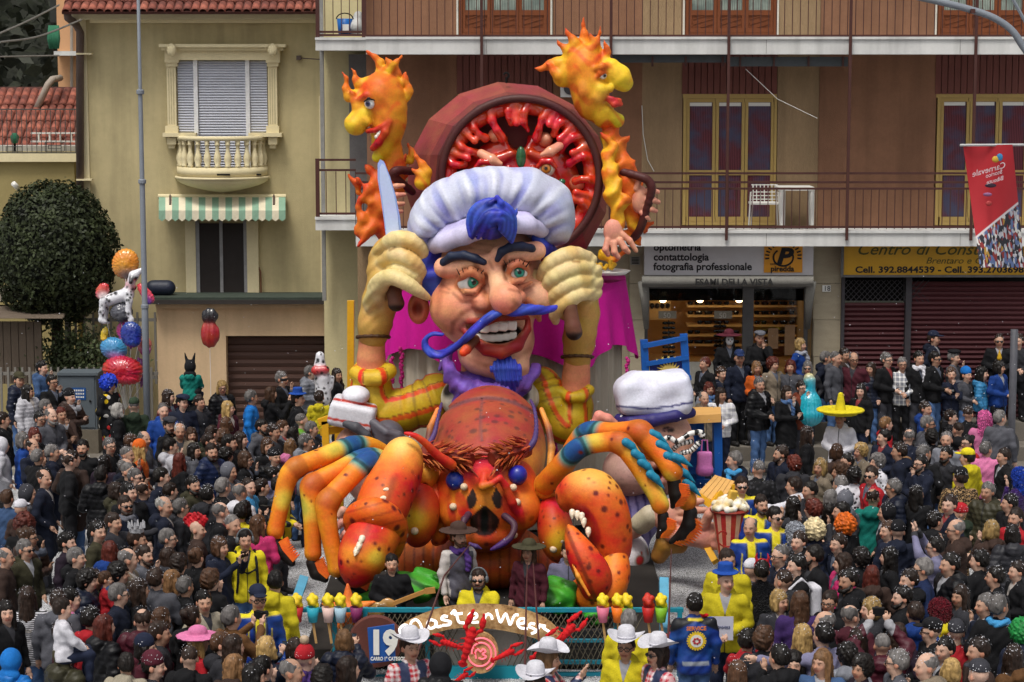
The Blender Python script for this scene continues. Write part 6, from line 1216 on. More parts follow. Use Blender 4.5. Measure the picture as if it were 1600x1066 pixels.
# ================================================================== GIANT CHAIR, TABLE, BENCH
bl_ = M('chair_blue', '#1353a0', .5, .15, 3); bcx = thing('giant_chair', 'giant blue ladder back chair with sun emblem behind the sailor', 'chair', W(1040, 760, 35)); D = 35.0
for (a, b) in (((1006, 531), (1018, 770)), ((1068, 522), (1084, 770))): m = MB(); m.bar(W(*a, D), W(*b, D), .12, .12, (0, 1, 0)); m.build('back_post', bl_, bcx)
for (a, b, w_) in (((1004, 541), (1072, 528), .12), ((1009, 569), (1076, 558), .10), ((1013, 600), (1080, 590), .1)): m = MB(); m.bar(W(*a, D-.03), W(*b, D-.03), .07, w_, (0, 1, 0)); m.build('back_rail', bl_, bcx)
m = MB(); P4 = [W(u, v, D-.02) for u, v in ((1014, 570), (1071, 559), (1074, 590), (1016, 602))]; m.prism(P4, (0, .05, 0)); pn = m.build('back_panel', M('panel_navy', '#1c2a78', .5), bcx)
m = MB(); 
for i in range(4): m.bar(Vector(P4[i])+Vector((0, -.015, 0)), Vector(P4[(i+1) % 4])+Vector((0, -.015, 0)), .012, .02, (0, 1, 0))
gd_ = M('emblem_gold', '#c8b060', .5); tag(m.build('panel_border', gd_, pn)); m = MB(); o = W(1045, 584, D-.04)
m.lathe([(0, 0), (.14, 0), (.14, .015), (0, .015)], o, 24, Euler((math.pi/2, 0, 0)).to_matrix())
for i in range(22): g = 2*math.pi*i/22; m.tube([o+Vector((.14*math.cos(g), 0, .14*math.sin(g))), o+Vector((.215*math.cos(g+.1), 0, .215*math.sin(g+.1)))], [.02, .004], 4)
m.build('sun_emblem', gd_, pn)
for i in range(7):
    g = math.radians(40+i*17); c = o+Vector((.29*math.cos(g)*1.15, 0, .27*math.sin(g))); m = MB(); m.prism([c+Vector(((.03 if k % 2 else .012)*math.cos(k*math.pi/5+.31), 0, (.03 if k % 2 else .012)*math.sin(k*math.pi/5+.31))) for k in range(10)], (0, .01, 0)); m.build('star', gd_, pn)
m = MB(); m.box(W(1050, 690, 34.4), (.9, .9, .1)); m.build('seat', bl_, bcx)
gt = thing('giant_table', 'tall blue legged table with pale wooden top right of the sailor', 'table', W(1105, 765, 34.5))
m = MB(); m.prism([W(1072, 650, 33.9), W(1127, 647, 33.9), W(1126, 636, 35.2), W(1072, 636, 35.2)], (0, 0, -.13)); m.build('tabletop', M('table_wood', '#d8a660', .5, .12, 3, .05, stretch=(.4, 3, 3)), gt)
for (u, Y, v) in ((1121, 34.1, 768), (1093, 34.8, 762), (1119, 35.0, 755), (1080, 34.2, 765)): m = MB(); m.bar(W(u, 650, Y), W(u+2, v, Y), .13, .13, (0, 1, 0)); m.build('leg', bl_, gt)
for (a, b) in (((1080, 656, 34.1), (1126, 653, 34.1)), ((1078, 738, 34.1), (1126, 735, 34.1)), ((1078, 752, 34.6), (1126, 752, 34.6))): m = MB(); m.bar(W(*a), W(*b), .06, .1, (0, 1, 0)); m.build('rail', bl_, gt)
pb = SC(.05); pb.b(W(1101, 724, 33.8), (.12, .06, .19), '#d07ab8', rd=.04).e(W(1101, 735, 33.8), (.135, .085, .09), '#c96cb0'); bag = thing('tote_bag', 'pink tote bag hanging from the tall blue table', 'bag', W(1101, 742, 33.8)); pb.build('pouch', FP, .02, bag); m = MB(); m.tube([W(1096, 706, 33.8), W(1097, 688, 33.8), W(1105, 688, 33.8), W(1106, 706, 33.8)], .014, 5); m.build('strap', M('pink_strap', '#c76fae'), bag)
ybm = M('bench_yellow', '#d7a01e', .5, .15, 3); yb = thing('giant_stool', 'giant tilted yellow stool with slatted wooden seat beside the popcorn tub', 'stool', W(1110, 870, 32.6))
s0, s1, s2, s3 = (1088, 772), (1117, 742), (1148, 752), (1128, 786)
for i in range(5): t0, t1 = i/5+.01, (i+1)/5-.01; f = lambda a, b, t: (a[0]+(b[0]-a[0])*t, a[1]+(b[1]-a[1])*t); m = MB(); q = [W(*f(s1, s2, t0), 33.1), W(*f(s1, s2, t1), 33.1), W(*f(s0, s3, t1), 32.4), W(*f(s0, s3, t0), 32.4)]; m.prism(q, (0, 0, -.06)); m.build('seat_slat', M('table_wood', '#d8a660'), yb)
for (a, b, Ya, Yb_) in (((1118, 782), (1148, 868), 32.4, 32.0), ((1092, 775), (1112, 790), 32.4, 32.3), ((1143, 757), (1140, 800), 33, 33), ((1096, 838), (1118, 878), 32, 31.6), ((1112, 790), (1126, 772), 32.3, 32.6)): m = MB(); m.bar(W(*a, Ya), W(*b, Yb_), .1, .1, (0, 1, 0)); m.build('leg', ybm, yb)
# ================================================================== OLD COOK on the left and yellow chair
O = PX(33.6); ck = thing('old_cook_figure', 'giant moustached old cook with red banded white cap behind the left claws', 'carnival figure', O.p(575, 880))
s = SC(.08); s.e(O.p(572, 715, .1), (O.r(50), .6, O.r(62)), '#cf9a86').e(O.p(545, 700, -.15), (O.r(22), .35, O.r(30)), '#d8a08c').e(O.p(590, 755, .0), (O.r(44), .5, O.r(40)), '#c08a78').s(O.p(560, 720, -.45), O.r(14), '#d39280').s(O.p(610, 745, -.4), O.r(18), '#b08078')
s.build('head', FP, .028, ck, cf=lambda V, c: spots(V, lerp(c, hx('#8a5648'), smooth01(_noise3(V, 6, 3), .2, .6)*.5), .06, .2, hx('#5c4a46'), 4, smooth01(UV(V)[1], 700, 740)*.5))
s = SC(.04); s.chain(*O.ch([(540, 662, -.42, 6), (556, 668, -.5, 8), (572, 680, -.5, 7), (580, 690, -.42, 4)]), '#4a4a50', .03); s.build('eyebrow', FP, .02, ck)
s = SC(.03)
for i in range(5): s.chain(*O.ch([(582+i*3, 660+i*7, -.4, 7), (604, 676+i*6, -.5+i*.03, 7), (622, 680+i*6, -.46, 7), (636, 690+i*7, -.36, 5)]), '#77727a' if i % 2 else '#55525a', .015)
s.e(O.p(606, 682, -.2), (O.r(26), .3, O.r(26)), '#55525a')
s.build('hair', HP, .022, ck)
s = SC(.04); s.b(O.p(552, 645, .05), (O.r(36), .5, O.r(19)), '#d3d3da', rot=Euler((0, math.radians(11), 0)), rd=.08); s.e(O.p(556, 618, .0), (O.r(22), .35, O.r(15)), '#dcdce4')
def ckc(V, c): U_, V_ = UV(V); d = V_-645-(U_-552)*.19; c = lerp(c, hx('#c03028'), smooth01(-np.abs(np.abs(d)-16), -2.6, -1.4)*(V[:, 1] < 33.7)); return lerp(c, hx('#55555c'), smooth01(_noise3(V, 8, 4), .3, .5)*.6*(V_ < 625))
s.build('cap', FP, .022, ck, cf=ckc)
s = SC(.1); s.e(O.p(600, 830, .3), (O.r(70), .6, O.r(70)), '#6d6a78'); s.build('coat', FP, .035, ck)
bighand((555, 815, -.9, 20, 22), [[(545, 805, -1.0, 7), (536, 798, -1.05, 6.5), (530, 806, -1.05, 5)], [(545, 818, -1, 7), (534, 816, -1.05, 6), (528, 824, -1.05, 5)], [(550, 830, -1, 7), (540, 834, -1.05, 6), (534, 840, -1, 5)]], ck, '#d39a86', O, .022)
yc = thing('giant_chair', 'giant yellow chair back at the left behind the old cook', 'chair', W(515, 800, 34.2))
for (a, b) in (((498, 660, 34.2), (530, 649, 34.2)), ((502, 676, 34.2), (540, 668, 34.4)), ((508, 658, 34.2), (513, 800, 34.2)), ((528, 655, 34.6), (532, 800, 34.6)), ((548, 470, 35.3), (548, 640, 35.3))): m = MB(); m.bar(W(*a), W(*b), .11, .11, (0, 1, 0)); m.build('post', ybm, yc)
# ================================================================== PEOPLE
def objcol_mat(name, rough=.85, kind='cloth'):
    if name in _M: return _M[name]
    b = NB(name); oi = b.n('ObjectInfo'); c = oi.outputs['Color']; n = b.noise(7, 5)
    if kind == 'skin':
        a = b.n('VertexColor'); a.layer_name = 'paint'; c = b.mix(a.outputs[0], c, 1, 'MULTIPLY'); c = b.mix(c, b.ramp(n, [(.3, .85), (.7, 1.08)]), 1, 'MULTIPLY'); b.b.inputs['Subsurface Weight'].default_value = 0
        b.bump(b.noise(60), .08)
    elif kind == 'hair':
        c = b.mix(c, b.ramp(b.noise(26, 4, b.scaled((1, 1, .25))), [(.3, .45), (.7, 1.5)]), 1, 'MULTIPLY'); b.bump(b.noise(40, 3, b.scaled((1, 1, .2))), .7, .02)
    elif kind == 'puffer':
        c = b.mix(c, b.ramp(n, [(.3, .8), (.7, 1.15)]), 1, 'MULTIPLY'); b.bump(b.noise(22, 3), .35, .02)
    elif kind in ('cloth', 'plain'):
        c = b.mix(c, b.ramp(b.mix(n, b.noise(60), .4), [(.3, .72), (.7, 1.2)]), 1, 'MULTIPLY'); b.bump(b.mix(b.noise(9, 3), b.noise(120, 2), .25), .5, .03)
    elif kind == 'plaid':
        s = b.n('SeparateXYZ'); b.l(b.obj(), s.inputs[0]); f = []
        for i in (0, 2):
            w_ = b.n('Math', operation='SINE'); m_ = b.n('Math', operation='MULTIPLY'); m_.inputs[1].default_value = 75 if i == 0 else 70; b.l(s.outputs[i], m_.inputs[0]); b.l(m_.outputs[0], w_.inputs[0]); f.append(b.ramp(w_.outputs[0], [(.45, 0), (.55, 1)]))
        c = b.mix(b.mix(c, (.75, .74, .72), f[0]), b.mix(c, (.75, .74, .72), f[1]), .5)
    elif kind == 'polka':
        v = b.n('TexVoronoi'); v.inputs['Scale'].default_value = 7.5; b.l(b.obj(), v.inputs['Vector']); dc = b.ramp(v.outputs['Color'], [(0, hx('#c8c4be')), (.4, hx('#b82a2a')), (.6, hx('#d8b41e'))], 'CONSTANT'); c = b.mix(c, dc, b.ramp(v.outputs['Distance'], [(.33, 1), (.38, 0)]))
    elif kind == 'leopard':
        v = b.n('TexVoronoi'); v.inputs['Scale'].default_value = 26; b.l(b.obj(), v.inputs['Vector']); c = b.mix(hx('#8f7350'), hx('#1a130d'), b.ramp(v.outputs['Distance'], [(.2, 0), (.3, 1), (.5, 1), (.62, 0)]))
    elif kind == 'print':
        v = b.n('TexVoronoi'); v.inputs['Scale'].default_value = 18; b.l(b.obj(), v.inputs['Vector']); c = b.mix(c, (.03, .03, .035), b.ramp(v.outputs['Distance'], [(.32, 1), (.4, 0)]))
    elif kind == 'stripe':
        w_ = b.n('TexWave', bands_direction='Z'); w_.inputs['Scale'].default_value = 14; w_.inputs['Distortion'].default_value = .6; b.l(b.obj(), w_.inputs['Vector']); c = b.mix(c, (.03, .03, .03), b.ramp(w_.outputs[1], [(.45, 0), (.55, 1)]))
    elif kind == 'tinsel':
        v = b.n('TexVoronoi'); v.inputs['Scale'].default_value = 70; b.l(b.obj(), v.inputs['Vector']); c = b.mix(c, b.ramp(v.outputs['Color'], [(0, .25), (.6, 1.2), (1, 2.2)]), 1, 'MULTIPLY'); b.bump(v.outputs['Distance'], 1, .03)
    elif kind == 'rainbow':
        s = b.n('SeparateXYZ'); b.l(b.obj(), s.inputs[0]); c = b.ramp(b.mix(b.noise(9, 2), b.ramp(s.outputs[0], [(0, 0), (1, 1)]), .3), [(.30, hx('#6a3a9a')), (.38, hx('#2f8fb0')), (.44, hx('#3aa04a')), (.5, hx('#d8c030')), (.58, hx('#d06a2a')), (.66, hx('#c02a3a'))]); b.bump(b.noise(40, 3), 1, .04)
    if kind in ('cloth', 'puffer'):      # zip line and open collar over a paler or darker shirt
        s = b.n('SeparateXYZ'); b.l(b.obj(), s.inputs[0]); ma = lambda op, a, x=None, y=None: (lambda q: ([b.l(v, q.inputs[i]) if hasattr(v, 'node') else setattr(q.inputs[i], 'default_value', v) for i, v in enumerate((a, x, y)) if v is not None], q.outputs[0])[1])(b.n('Math', operation=op))
        ax = ma('ABSOLUTE', s.outputs[0]); fr = ma('LESS_THAN', s.outputs[1], -.03); zip_ = ma('MULTIPLY', ma('LESS_THAN', ax, .008), fr); vn = ma('MULTIPLY', ma('LESS_THAN', ax, ma('MULTIPLY_ADD', s.outputs[2], .32, -.40)), fr); vn = ma('MULTIPLY', vn, ma('GREATER_THAN', oi.outputs['Random'], .35))
        c = b.mix(c, (.01, .01, .012), ma('MULTIPLY', zip_, .8)); c = b.mix(c, b.ramp(oi.outputs['Random'], [(.35, (.03, .03, .035)), (.55, (.25, .25, .27)), (.7, (.08, .09, .12)), (.85, (.3, .27, .25)), (.95, (.2, .03, .03))], 'CONSTANT'), vn)
    b.col(c); _M[name] = b.set(rough=rough, spec=.25); return _M[name]
SKIN = objcol_mat('skin', .55, 'skin'); HAIR = objcol_mat('hair', .5, 'hair')
GM = dict(x=objcol_mat('cloth_plain', .85, 'plain'), c=objcol_mat('cloth'), p=objcol_mat('puffer', .5, 'puffer'), k=objcol_mat('plaid', .85, 'plaid'), d=objcol_mat('polka', .8, 'polka'), l=objcol_mat('leopard', .9, 'leopard'), n=objcol_mat('print', .8, 'print'), s=objcol_mat('stripe', .85, 'stripe'), t=objcol_mat('tinsel', .3, 'tinsel'), r=objcol_mat('rainbow', .9, 'rainbow'))
POSES = dict(
 down=[((-.25, .03, 1.14), (-.26, -.05, .90)), ((.25, .03, 1.14), (.26, -.05, .90))],
 clasp=[((-.27, .03, 1.13), (-.05, -.23, 1.06)), ((.27, .03, 1.13), (.05, -.24, 1.04))],
 phone=[((-.27, -.13, 1.20), (-.07, -.36, 1.46)), ((.27, -.13, 1.20), (.07, -.36, 1.46))],
 chin=[((-.26, -.06, 1.13), (.10, -.23, 1.14)), ((.20, -.17, 1.14), (.04, -.17, 1.44))],
 over=[((-.30, -.16, 1.56), (-.09, -.26, 1.80)), ((.30, -.16, 1.56), (.09, -.26, 1.80))],
 reach=[((-.25, .03, 1.14), (-.26, -.05, .90)), ((.42, -.10, 1.36), (.64, -.22, 1.40))],
 pocket=[((-.29, .08, 1.15), (-.20, -.10, .98)), ((.29, .08, 1.15), (.20, -.10, .98))],
 sit=[((-.22, -.12, 1.16), (-.10, -.30, 1.02)), ((.22, -.12, 1.16), (.10, -.30, 1.02))])
PIV = Vector((0, .0, 1.46))
def body_sc(pose, hs=1.0, yaw=0):
    s = SC(.03); sk_ = '#ffffff'; RZ = Matrix.Rotation(yaw, 3, 'Z'); P = lambda x, y, z: tuple(PIV+RZ @ (Vector((x, y, z))-PIV)*hs); E_ = Euler((0, 0, yaw)); R = lambda *a: tuple(x*hs for x in a) if len(a) > 1 else a[0]*hs
    s.e(P(0, .015, 1.635), R(.078, .098, .095), sk_, rot=E_).e(P(0, -.02, 1.585), R(.066, .074, .10), sk_, rot=E_).e(P(0, -.036, 1.525), R(.046, .055, .043), sk_, rot=E_)
    for q in (-1, 1):
        s.cut(t='s', c=A3(P(.031*q, -.106, 1.60)), r=R(.018), k=.012)
        s.c(P(.014*q, -.090, 1.620), P(.05*q, -.074, 1.619), R(.009), R(.008), sk_, .012).s(P(.04*q, -.068, 1.567), R(.022), sk_, .03)
        s.s(P(.031*q, -.078, 1.601), R(.015), '#e8e4e0', .004).e(P(.081*q, .012, 1.585), R(.011, .024, .032), '#f0d0c4', .01, rot=E_)
    s.c(P(0, -.090, 1.605), P(0, -.110, 1.572), R(.010), R(.0155), '#fbe4d8', .015).c(P(-.013, -.092, 1.57), P(.013, -.092, 1.57), R(.010), R(.010), sk_, .012)
    s.c(P(-.021, -.085, 1.539), P(.021, -.085, 1.539), R(.0085), R(.0085), '#c98078', .008).c(P(-.016, -.085, 1.529), P(.016, -.085, 1.529), R(.009), R(.009), '#c98078', .006)
    s.c((0, .015, 1.36), P(0, .005, 1.50), .060, R(.052), sk_, .03)
    for q in (-1, 1):
        s.paint(P(.031*q, -.094, 1.600), R(.0085), '#1a0f0a', .25).paint(P(.016*q, -.100, 1.621), R(.0065), '#4a3020', .4, .85, P(.05*q, -.082, 1.620)).paint(P(.05*q, -.08, 1.565), R(.03), '#f2b8a4', .8, .35)
    s.paint(P(-.019, -.094, 1.534), R(.0028), '#5a2620', .5, .8, P(.019, -.094, 1.534))
    s.e((0, .01, 1.24), (.16, .105, .20), sk_).e((0, .01, 1.0), (.145, .105, .15), sk_).c((-.15, .01, 1.385), (.15, .01, 1.385), .055, None, sk_)
    for i, (el, wr_) in enumerate(POSES[pose]):
        q = -1 if i == 0 else 1; E, Wr = A3(el), A3(wr_); s.c((.175*q, .01, 1.385), E, .048, .042, sk_, .03).c(E, Wr, .040, .030, sk_, .02)
        d = Wr-E; d /= np.linalg.norm(d)
        if pose in ('phone', 'over', 'chin'): d = d*.45+np.array([0, -.15, .85]); d /= np.linalg.norm(d)
        sd = np.cross(d, [0, 1, 0]); sd = sd/np.linalg.norm(sd) if np.linalg.norm(sd) > .2 else np.array([1., 0, 0]); pm_ = Wr+d*.055; s.e(pm_, (.036, .024, .036), sk_, .012)
        for j in range(4):
            o = (j-1.5)*.019; L_ = (.062, .074, .070, .056)[j]; a = pm_+d*.022+sd*o; b = a+d*L_*.55; c = b+d*L_*.35+np.array([0, -.018, -.01]); s.c(a, b, .0098, .0092, sk_, .004).c(b, c, .0092, .0075, sk_, .003)
        tb_ = pm_-d*.02-sd*.03*q; s.c(tb_, tb_-sd*.026*q+d*.035, .012, .009, sk_, .006).c(tb_-sd*.026*q+d*.035, tb_-sd*.022*q+d*.062, .009, .008, sk_, .003)
    for q in (-1, 1):
        if pose == 'sit': s.c((.09*q, 0, .9), (.13*q, -.36, .93), .085, .065, sk_).c((.13*q, -.36, .93), (.13*q, -.34, .52), .06, .045, sk_)
        else: s.c((.085*q, .01, .92), (.095*q, .0, .50), .085, .055, sk_).c((.095*q, 0, .50), (.10*q, .03, .09), .05, .036, sk_)
    return s
BODY = {}
def body(pose, hs=1.0, yaw=0):
    k = (pose, hs, yaw)
    if k not in BODY: BODY[k] = body_sc(pose, hs, yaw).mesh('person', SKIN, .0137, tau=.012)
    return BODY[k]
JK = {}
def jacket(pose, typ, cf=None, mat=None, key=None):
    """typ: c plain, p puffer with hood, h hooded sweater, o long coat"""
    k = (pose, typ, key)
    if k in JK: return JK[k]
    s = SC(.05); w_ = '#ffffff'; f = .012 if typ == 'p' else 0
    s.e((0, .012, 1.25), (.208+f, .142+f, .21), w_).e((0, .012, 1.02), (.196+f, .145+f, .18), w_).c((-.17, .012, 1.37), (.17, .012, 1.37), .080+f*.7, None, w_).b((0, .012, .90), (.19+f, .138+f, .12), w_, rd=.08).c((0, .02, 1.38), (0, .012, 1.455), .085, .072, w_, .03)
    for i, (el, wr_) in enumerate(POSES[pose]):
        q = -1 if i == 0 else 1; E, Wr = A3(el), A3(wr_); s.c((.192*q, .012, 1.38), E, .072+f, .062+f, w_, .03).c(E, E+(Wr-E)*.93, .056+f, .044+f*.5, w_, .03)
    if typ == 'o': s.b((0, .012, .72), (.19, .15, .25), w_, rd=.09); s.zcut(.50, -1)
    elif pose == 'sit': s.zcut(.86, -1)
    else: s.zcut(.80, -1)
    if typ in 'ph': s.e((0, .135, 1.42), (.125, .075, .085), w_, .03).e((0, .10, 1.47), (.11, .06, .05), w_, .03)
    s.cut(t='e', c=A3((0, -.02, 1.50)), r=A3((.056, .07, .075)), R=None, k=.015)
    if typ == 'p': disp = lambda X: .010*np.abs(np.sin(X[:, 2]*math.pi/.075))+.005*np.sin(X[:, 0]*60+X[:, 2]*40)
    else: disp = lambda X: .0045*np.sin(X[:, 2]*46+X[:, 0]*22+4*np.sin(X[:, 0]*9))+.006*_noise3(X, 30, 6)
    JK[k] = s.mesh('jacket', mat or GM['c'], .017, disp=disp, pad=.012, cf=cf); return JK[k]
def trousers(pose):
    k = ('tr', pose == 'sit')
    if k in JK: return JK[k]
    s = SC(.04)
    for q in (-1, 1):
        if pose == 'sit': s.c((.09*q, .02, .9), (.13*q, -.36, .93), .10, .082, '#ffffff').c((.13*q, -.36, .93), (.13*q, -.34, .56), .078, .062, '#ffffff')
        else: s.c((.085*q, .012, .93), (.097*q, .005, .50), .105, .078, '#ffffff').c((.097*q, .005, .50), (.102*q, .03, .07), .075, .066, '#ffffff')
    s.e((0, .012, .94), (.165, .125, .12), '#ffffff')
    JK[k] = s.mesh('trousers', GM['x'], .019, disp=lambda X: .007*np.sin(X[:, 2]*34+X[:, 0]*30), pad=.01); return JK[k]
def shoes():
    if 'sh' not in JK: s = SC(.02); s.c((.105, .03, .05), (.115, -.13, .04), .055, .045, '#ffffff').zcut(.0, -1); JK['sh'] = s.mesh('shoe', M('shoe_dark', '#1d1b1b', .6), .02)
    return JK['sh']
HM = {}
def strandy(X): return .005*np.sin(np.arctan2(X[:, 0], X[:, 1]-.01)*34+X[:, 2]*22)+.008*_noise3(X, 38, 3)
def hair_mesh(st):
    if st in HM: return HM[st]
    s = SC(.03); face = dict(t='e', c=A3((0, -.085, 1.565)), r=A3((.062, .075, .088)), R=None, k=.02); disp = strandy
    cap = lambda g=0: s.e((0, .018, 1.645), (.086+g, .104+g, .097+g), '#ffffff')
    if st == 's': cap(); s.e((0, .05, 1.60), (.084, .072, .075), '#ffffff'); s.cut(**face); s.zcut(1.535, -1, .02)
    elif st == 'z': cap(-.006); s.cut(t='e', c=A3((0, -.09, 1.575)), r=A3((.066, .07, .098)), R=None, k=.02); s.zcut(1.56, -1, .02); disp = lambda X: .003*_noise3(X, 60, 2)
    elif st == 'f':
        cap(-.002); s.cut(t='e', c=A3((0, -.05, 1.74)), r=A3((.075, .125, .085)), R=None, k=.02); s.cut(**face); s.zcut(1.545, -1, .02)
    elif st == 'l':
        cap(.004); s.e((0, .055, 1.54), (.096, .07, .13), '#ffffff').e((0, .075, 1.38), (.105, .055, .15), '#ffffff').c((-.075, .0, 1.60), (-.085, -.02, 1.40), .035, .03, '#ffffff').c((.075, .0, 1.60), (.085, -.02, 1.40), .035, .03, '#ffffff'); s.cut(t='e', c=A3((0, -.085, 1.56)), r=A3((.056, .075, .088)), R=None, k=.02)
    elif st == 'o':
        cap(.006); s.e((0, .04, 1.56), (.10, .085, .10), '#ffffff').c((-.078, -.01, 1.60), (-.082, -.03, 1.51), .034, .03, '#ffffff').c((.078, -.01, 1.60), (.082, -.03, 1.51), .034, .03, '#ffffff'); s.cut(t='e', c=A3((0, -.09, 1.56)), r=A3((.056, .075, .086)), R=None, k=.02)
    elif st in 'uq':
        cap(.0); s.e((0, .05, 1.60), (.080, .07, .07), '#ffffff'); s.cut(**face); s.zcut(1.54, -1, .02)
        if st == 'u': s.e((0, .125, 1.68), (.05, .045, .05), '#ffffff')
        else: s.c((0, .12, 1.67), (0, .17, 1.60), .03, .035, '#ffffff').c((0, .17, 1.60), (0, .15, 1.42), .035, .015, '#ffffff')
    elif st == 'c':
        cap(.018); s.e((0, .05, 1.60), (.105, .09, .10), '#ffffff'); s.cut(**face); disp = lambda X: .02*_noise3(X, 55, 3)+.012*_noise3(X, 95, 5)
    elif st == 'W':
        cap(.055); s.e((0, .03, 1.62), (.15, .13, .13), '#ffffff'); s.cut(t='e', c=A3((0, -.12, 1.555)), r=A3((.06, .11, .085)), R=None, k=.02); disp = lambda X: .025*_noise3(X, 55, 3)+.018*_noise3(X, 95, 5)
    elif st == 'L':   # long tinsel wig
        cap(.03); s.e((0, .03, 1.55), (.125, .115, .15), '#ffffff').e((0, .06, 1.40), (.13, .08, .15), '#ffffff'); s.cut(t='e', c=A3((0, -.11, 1.56)), r=A3((.052, .09, .085)), R=None, k=.02); disp = lambda X: .02*_noise3(X, 55, 3)+.014*np.sin(np.arctan2(X[:, 0], X[:, 1])*30)
    elif st == 'H':   # mohawk crest
        for i in range(9): g = -1.0+i*.28; s.c((0, .02-.09*math.cos(g+1.57), 1.65), (0, .02+.17*math.sin(g), 1.655+.17*math.cos(g)), .03, .022, '#ffffff')
        disp = lambda X: .02*_noise3(X, 55, 3)
    HM[st] = s.mesh('hair', HAIR, .0125, disp=disp, pad=.02); return HM[st]
def hat_mesh(kind):
    if kind in HM: return HM[kind]
    w_ = '#ffffff'; s = SC(.02); cl = GM['x']; h = .0125
    if kind == 'cap': s.e((0, .012, 1.68), (.092, .110, .085), w_).zcut(1.655, -1, .01).e((0, -.12, 1.665), (.07, .075, .012), w_, .01)
    elif kind == 'beanie': s.e((0, .018, 1.66), (.095, .110, .11), w_).zcut(1.625, -1, .01)
    elif kind == 'pompom': s.e((0, .018, 1.66), (.097, .112, .115), w_).zcut(1.625, -1, .01)
    elif kind == 'flat': s.e((0, -.01, 1.71), (.11, .135, .045), w_).e((0, -.11, 1.685), (.07, .05, .015), w_, .02)
    elif kind == 'beret': s.e((0.02, .01, 1.72), (.125, .125, .045), w_)
    elif kind == 'brim':   # small brimmed party hat
        s.c((0, .01, 1.70), (0, .01, 1.79), .088, .080, w_, .02).e((0, .01, 1.695), (.145, .155, .014), w_, .01).zcut(1.80, 1, .015)
    elif kind == 'cowboy':
        m = MB(); m.lathe([(.088, 1.69), (.094, 1.74), (.084, 1.80), (.06, 1.825), (0, 1.80)], (0, .01, 0), 16); vs = []
        for j in range(5):
            for i in range(24): g = i*math.pi/12; R = .085+.03*j; vs.append((R*.95*math.cos(g), .01+R*1.05*math.sin(g), 1.695+.075*(j/4)**2*math.cos(g)**2))
        m.add(vs, [(j*24+i, j*24+(i+1) % 24, (j+1)*24+(i+1) % 24, (j+1)*24+i) for j in range(4) for i in range(24)]); m.tube([(.091*math.cos(g), .01+.091*math.sin(g), 1.715) for g in np.linspace(0, 6.2832, 17)], .008, 5); HM[kind] = m.mesh('hat', cl, True); return HM[kind]
    elif kind == 'sombrero':
        s.c((0, .0, 1.70), (0, 0, 1.98), .10, .045, w_, .03)
        for i in range(24): g = i*math.pi/12; s.e((.30*math.cos(g), .30*math.sin(g), 1.70+.035), (.10, .10, .025), w_, .03); s.e((.18*math.cos(g), .18*math.sin(g), 1.69), (.10, .10, .02), w_, .03)
    elif kind == 'wide':
        s.e((0, .01, 1.72), (.10, .11, .08), w_).e((0, .01, 1.68), (.25, .24, .02), w_, .02)
    elif kind == 'cone': s.c((0, 0, 1.74), (0, .0, 1.92), .05, .004, w_)
    elif kind == 'hood': s.e((0, .03, 1.62), (.112, .118, .135), w_).e((0, .06, 1.47), (.12, .09, .08), w_).cut(t='e', c=A3((0, -.12, 1.58)), r=A3((.066, .10, .095)), R=None, k=.02)
    elif kind == 'crown':
        m = MB(); m.lathe([(.085, 1.70), (.09, 1.75)], (0, .01, 0), 20)
        for i in range(8): g = i*math.pi/4; m.tube([(.088*math.cos(g), .01+.088*math.sin(g), 1.75), (.095*math.cos(g), .01+.095*math.sin(g), 1.83)], [.02, .006], 5)
        HM[kind] = m.mesh('crown', cl); return HM[kind]
    elif kind == 'horns':
        m = MB(); m.tube([(.09*math.cos(t), .0, 1.65+.1*math.sin(t)) for t in np.linspace(0, 3.14, 9)], .01, 5)
        for q in (-1, 1): m.tube([(.06*q, 0, 1.72), (.075*q, 0, 1.77), (.06*q, -.01, 1.82)], [.022, .016, .003], 6)
        HM[kind] = m.mesh('horned_headband', cl); return HM[kind]
    elif kind == 'ears':
        s.e((0, .03, 1.62), (.112, .118, .135), w_).e((0, .06, 1.47), (.12, .09, .08), w_).cut(t='e', c=A3((0, -.12, 1.58)), r=A3((.066, .10, .095)), R=None, k=.02)
        for q in (-1, 1): s.c((.06*q, .02, 1.72), (.10*q, .03, 1.88), .035, .012, w_)
    HM[kind] = s.mesh('hat', cl, h, disp=(lambda X: .004*_noise3(X, 60, 3)), pad=.005); return HM[kind]
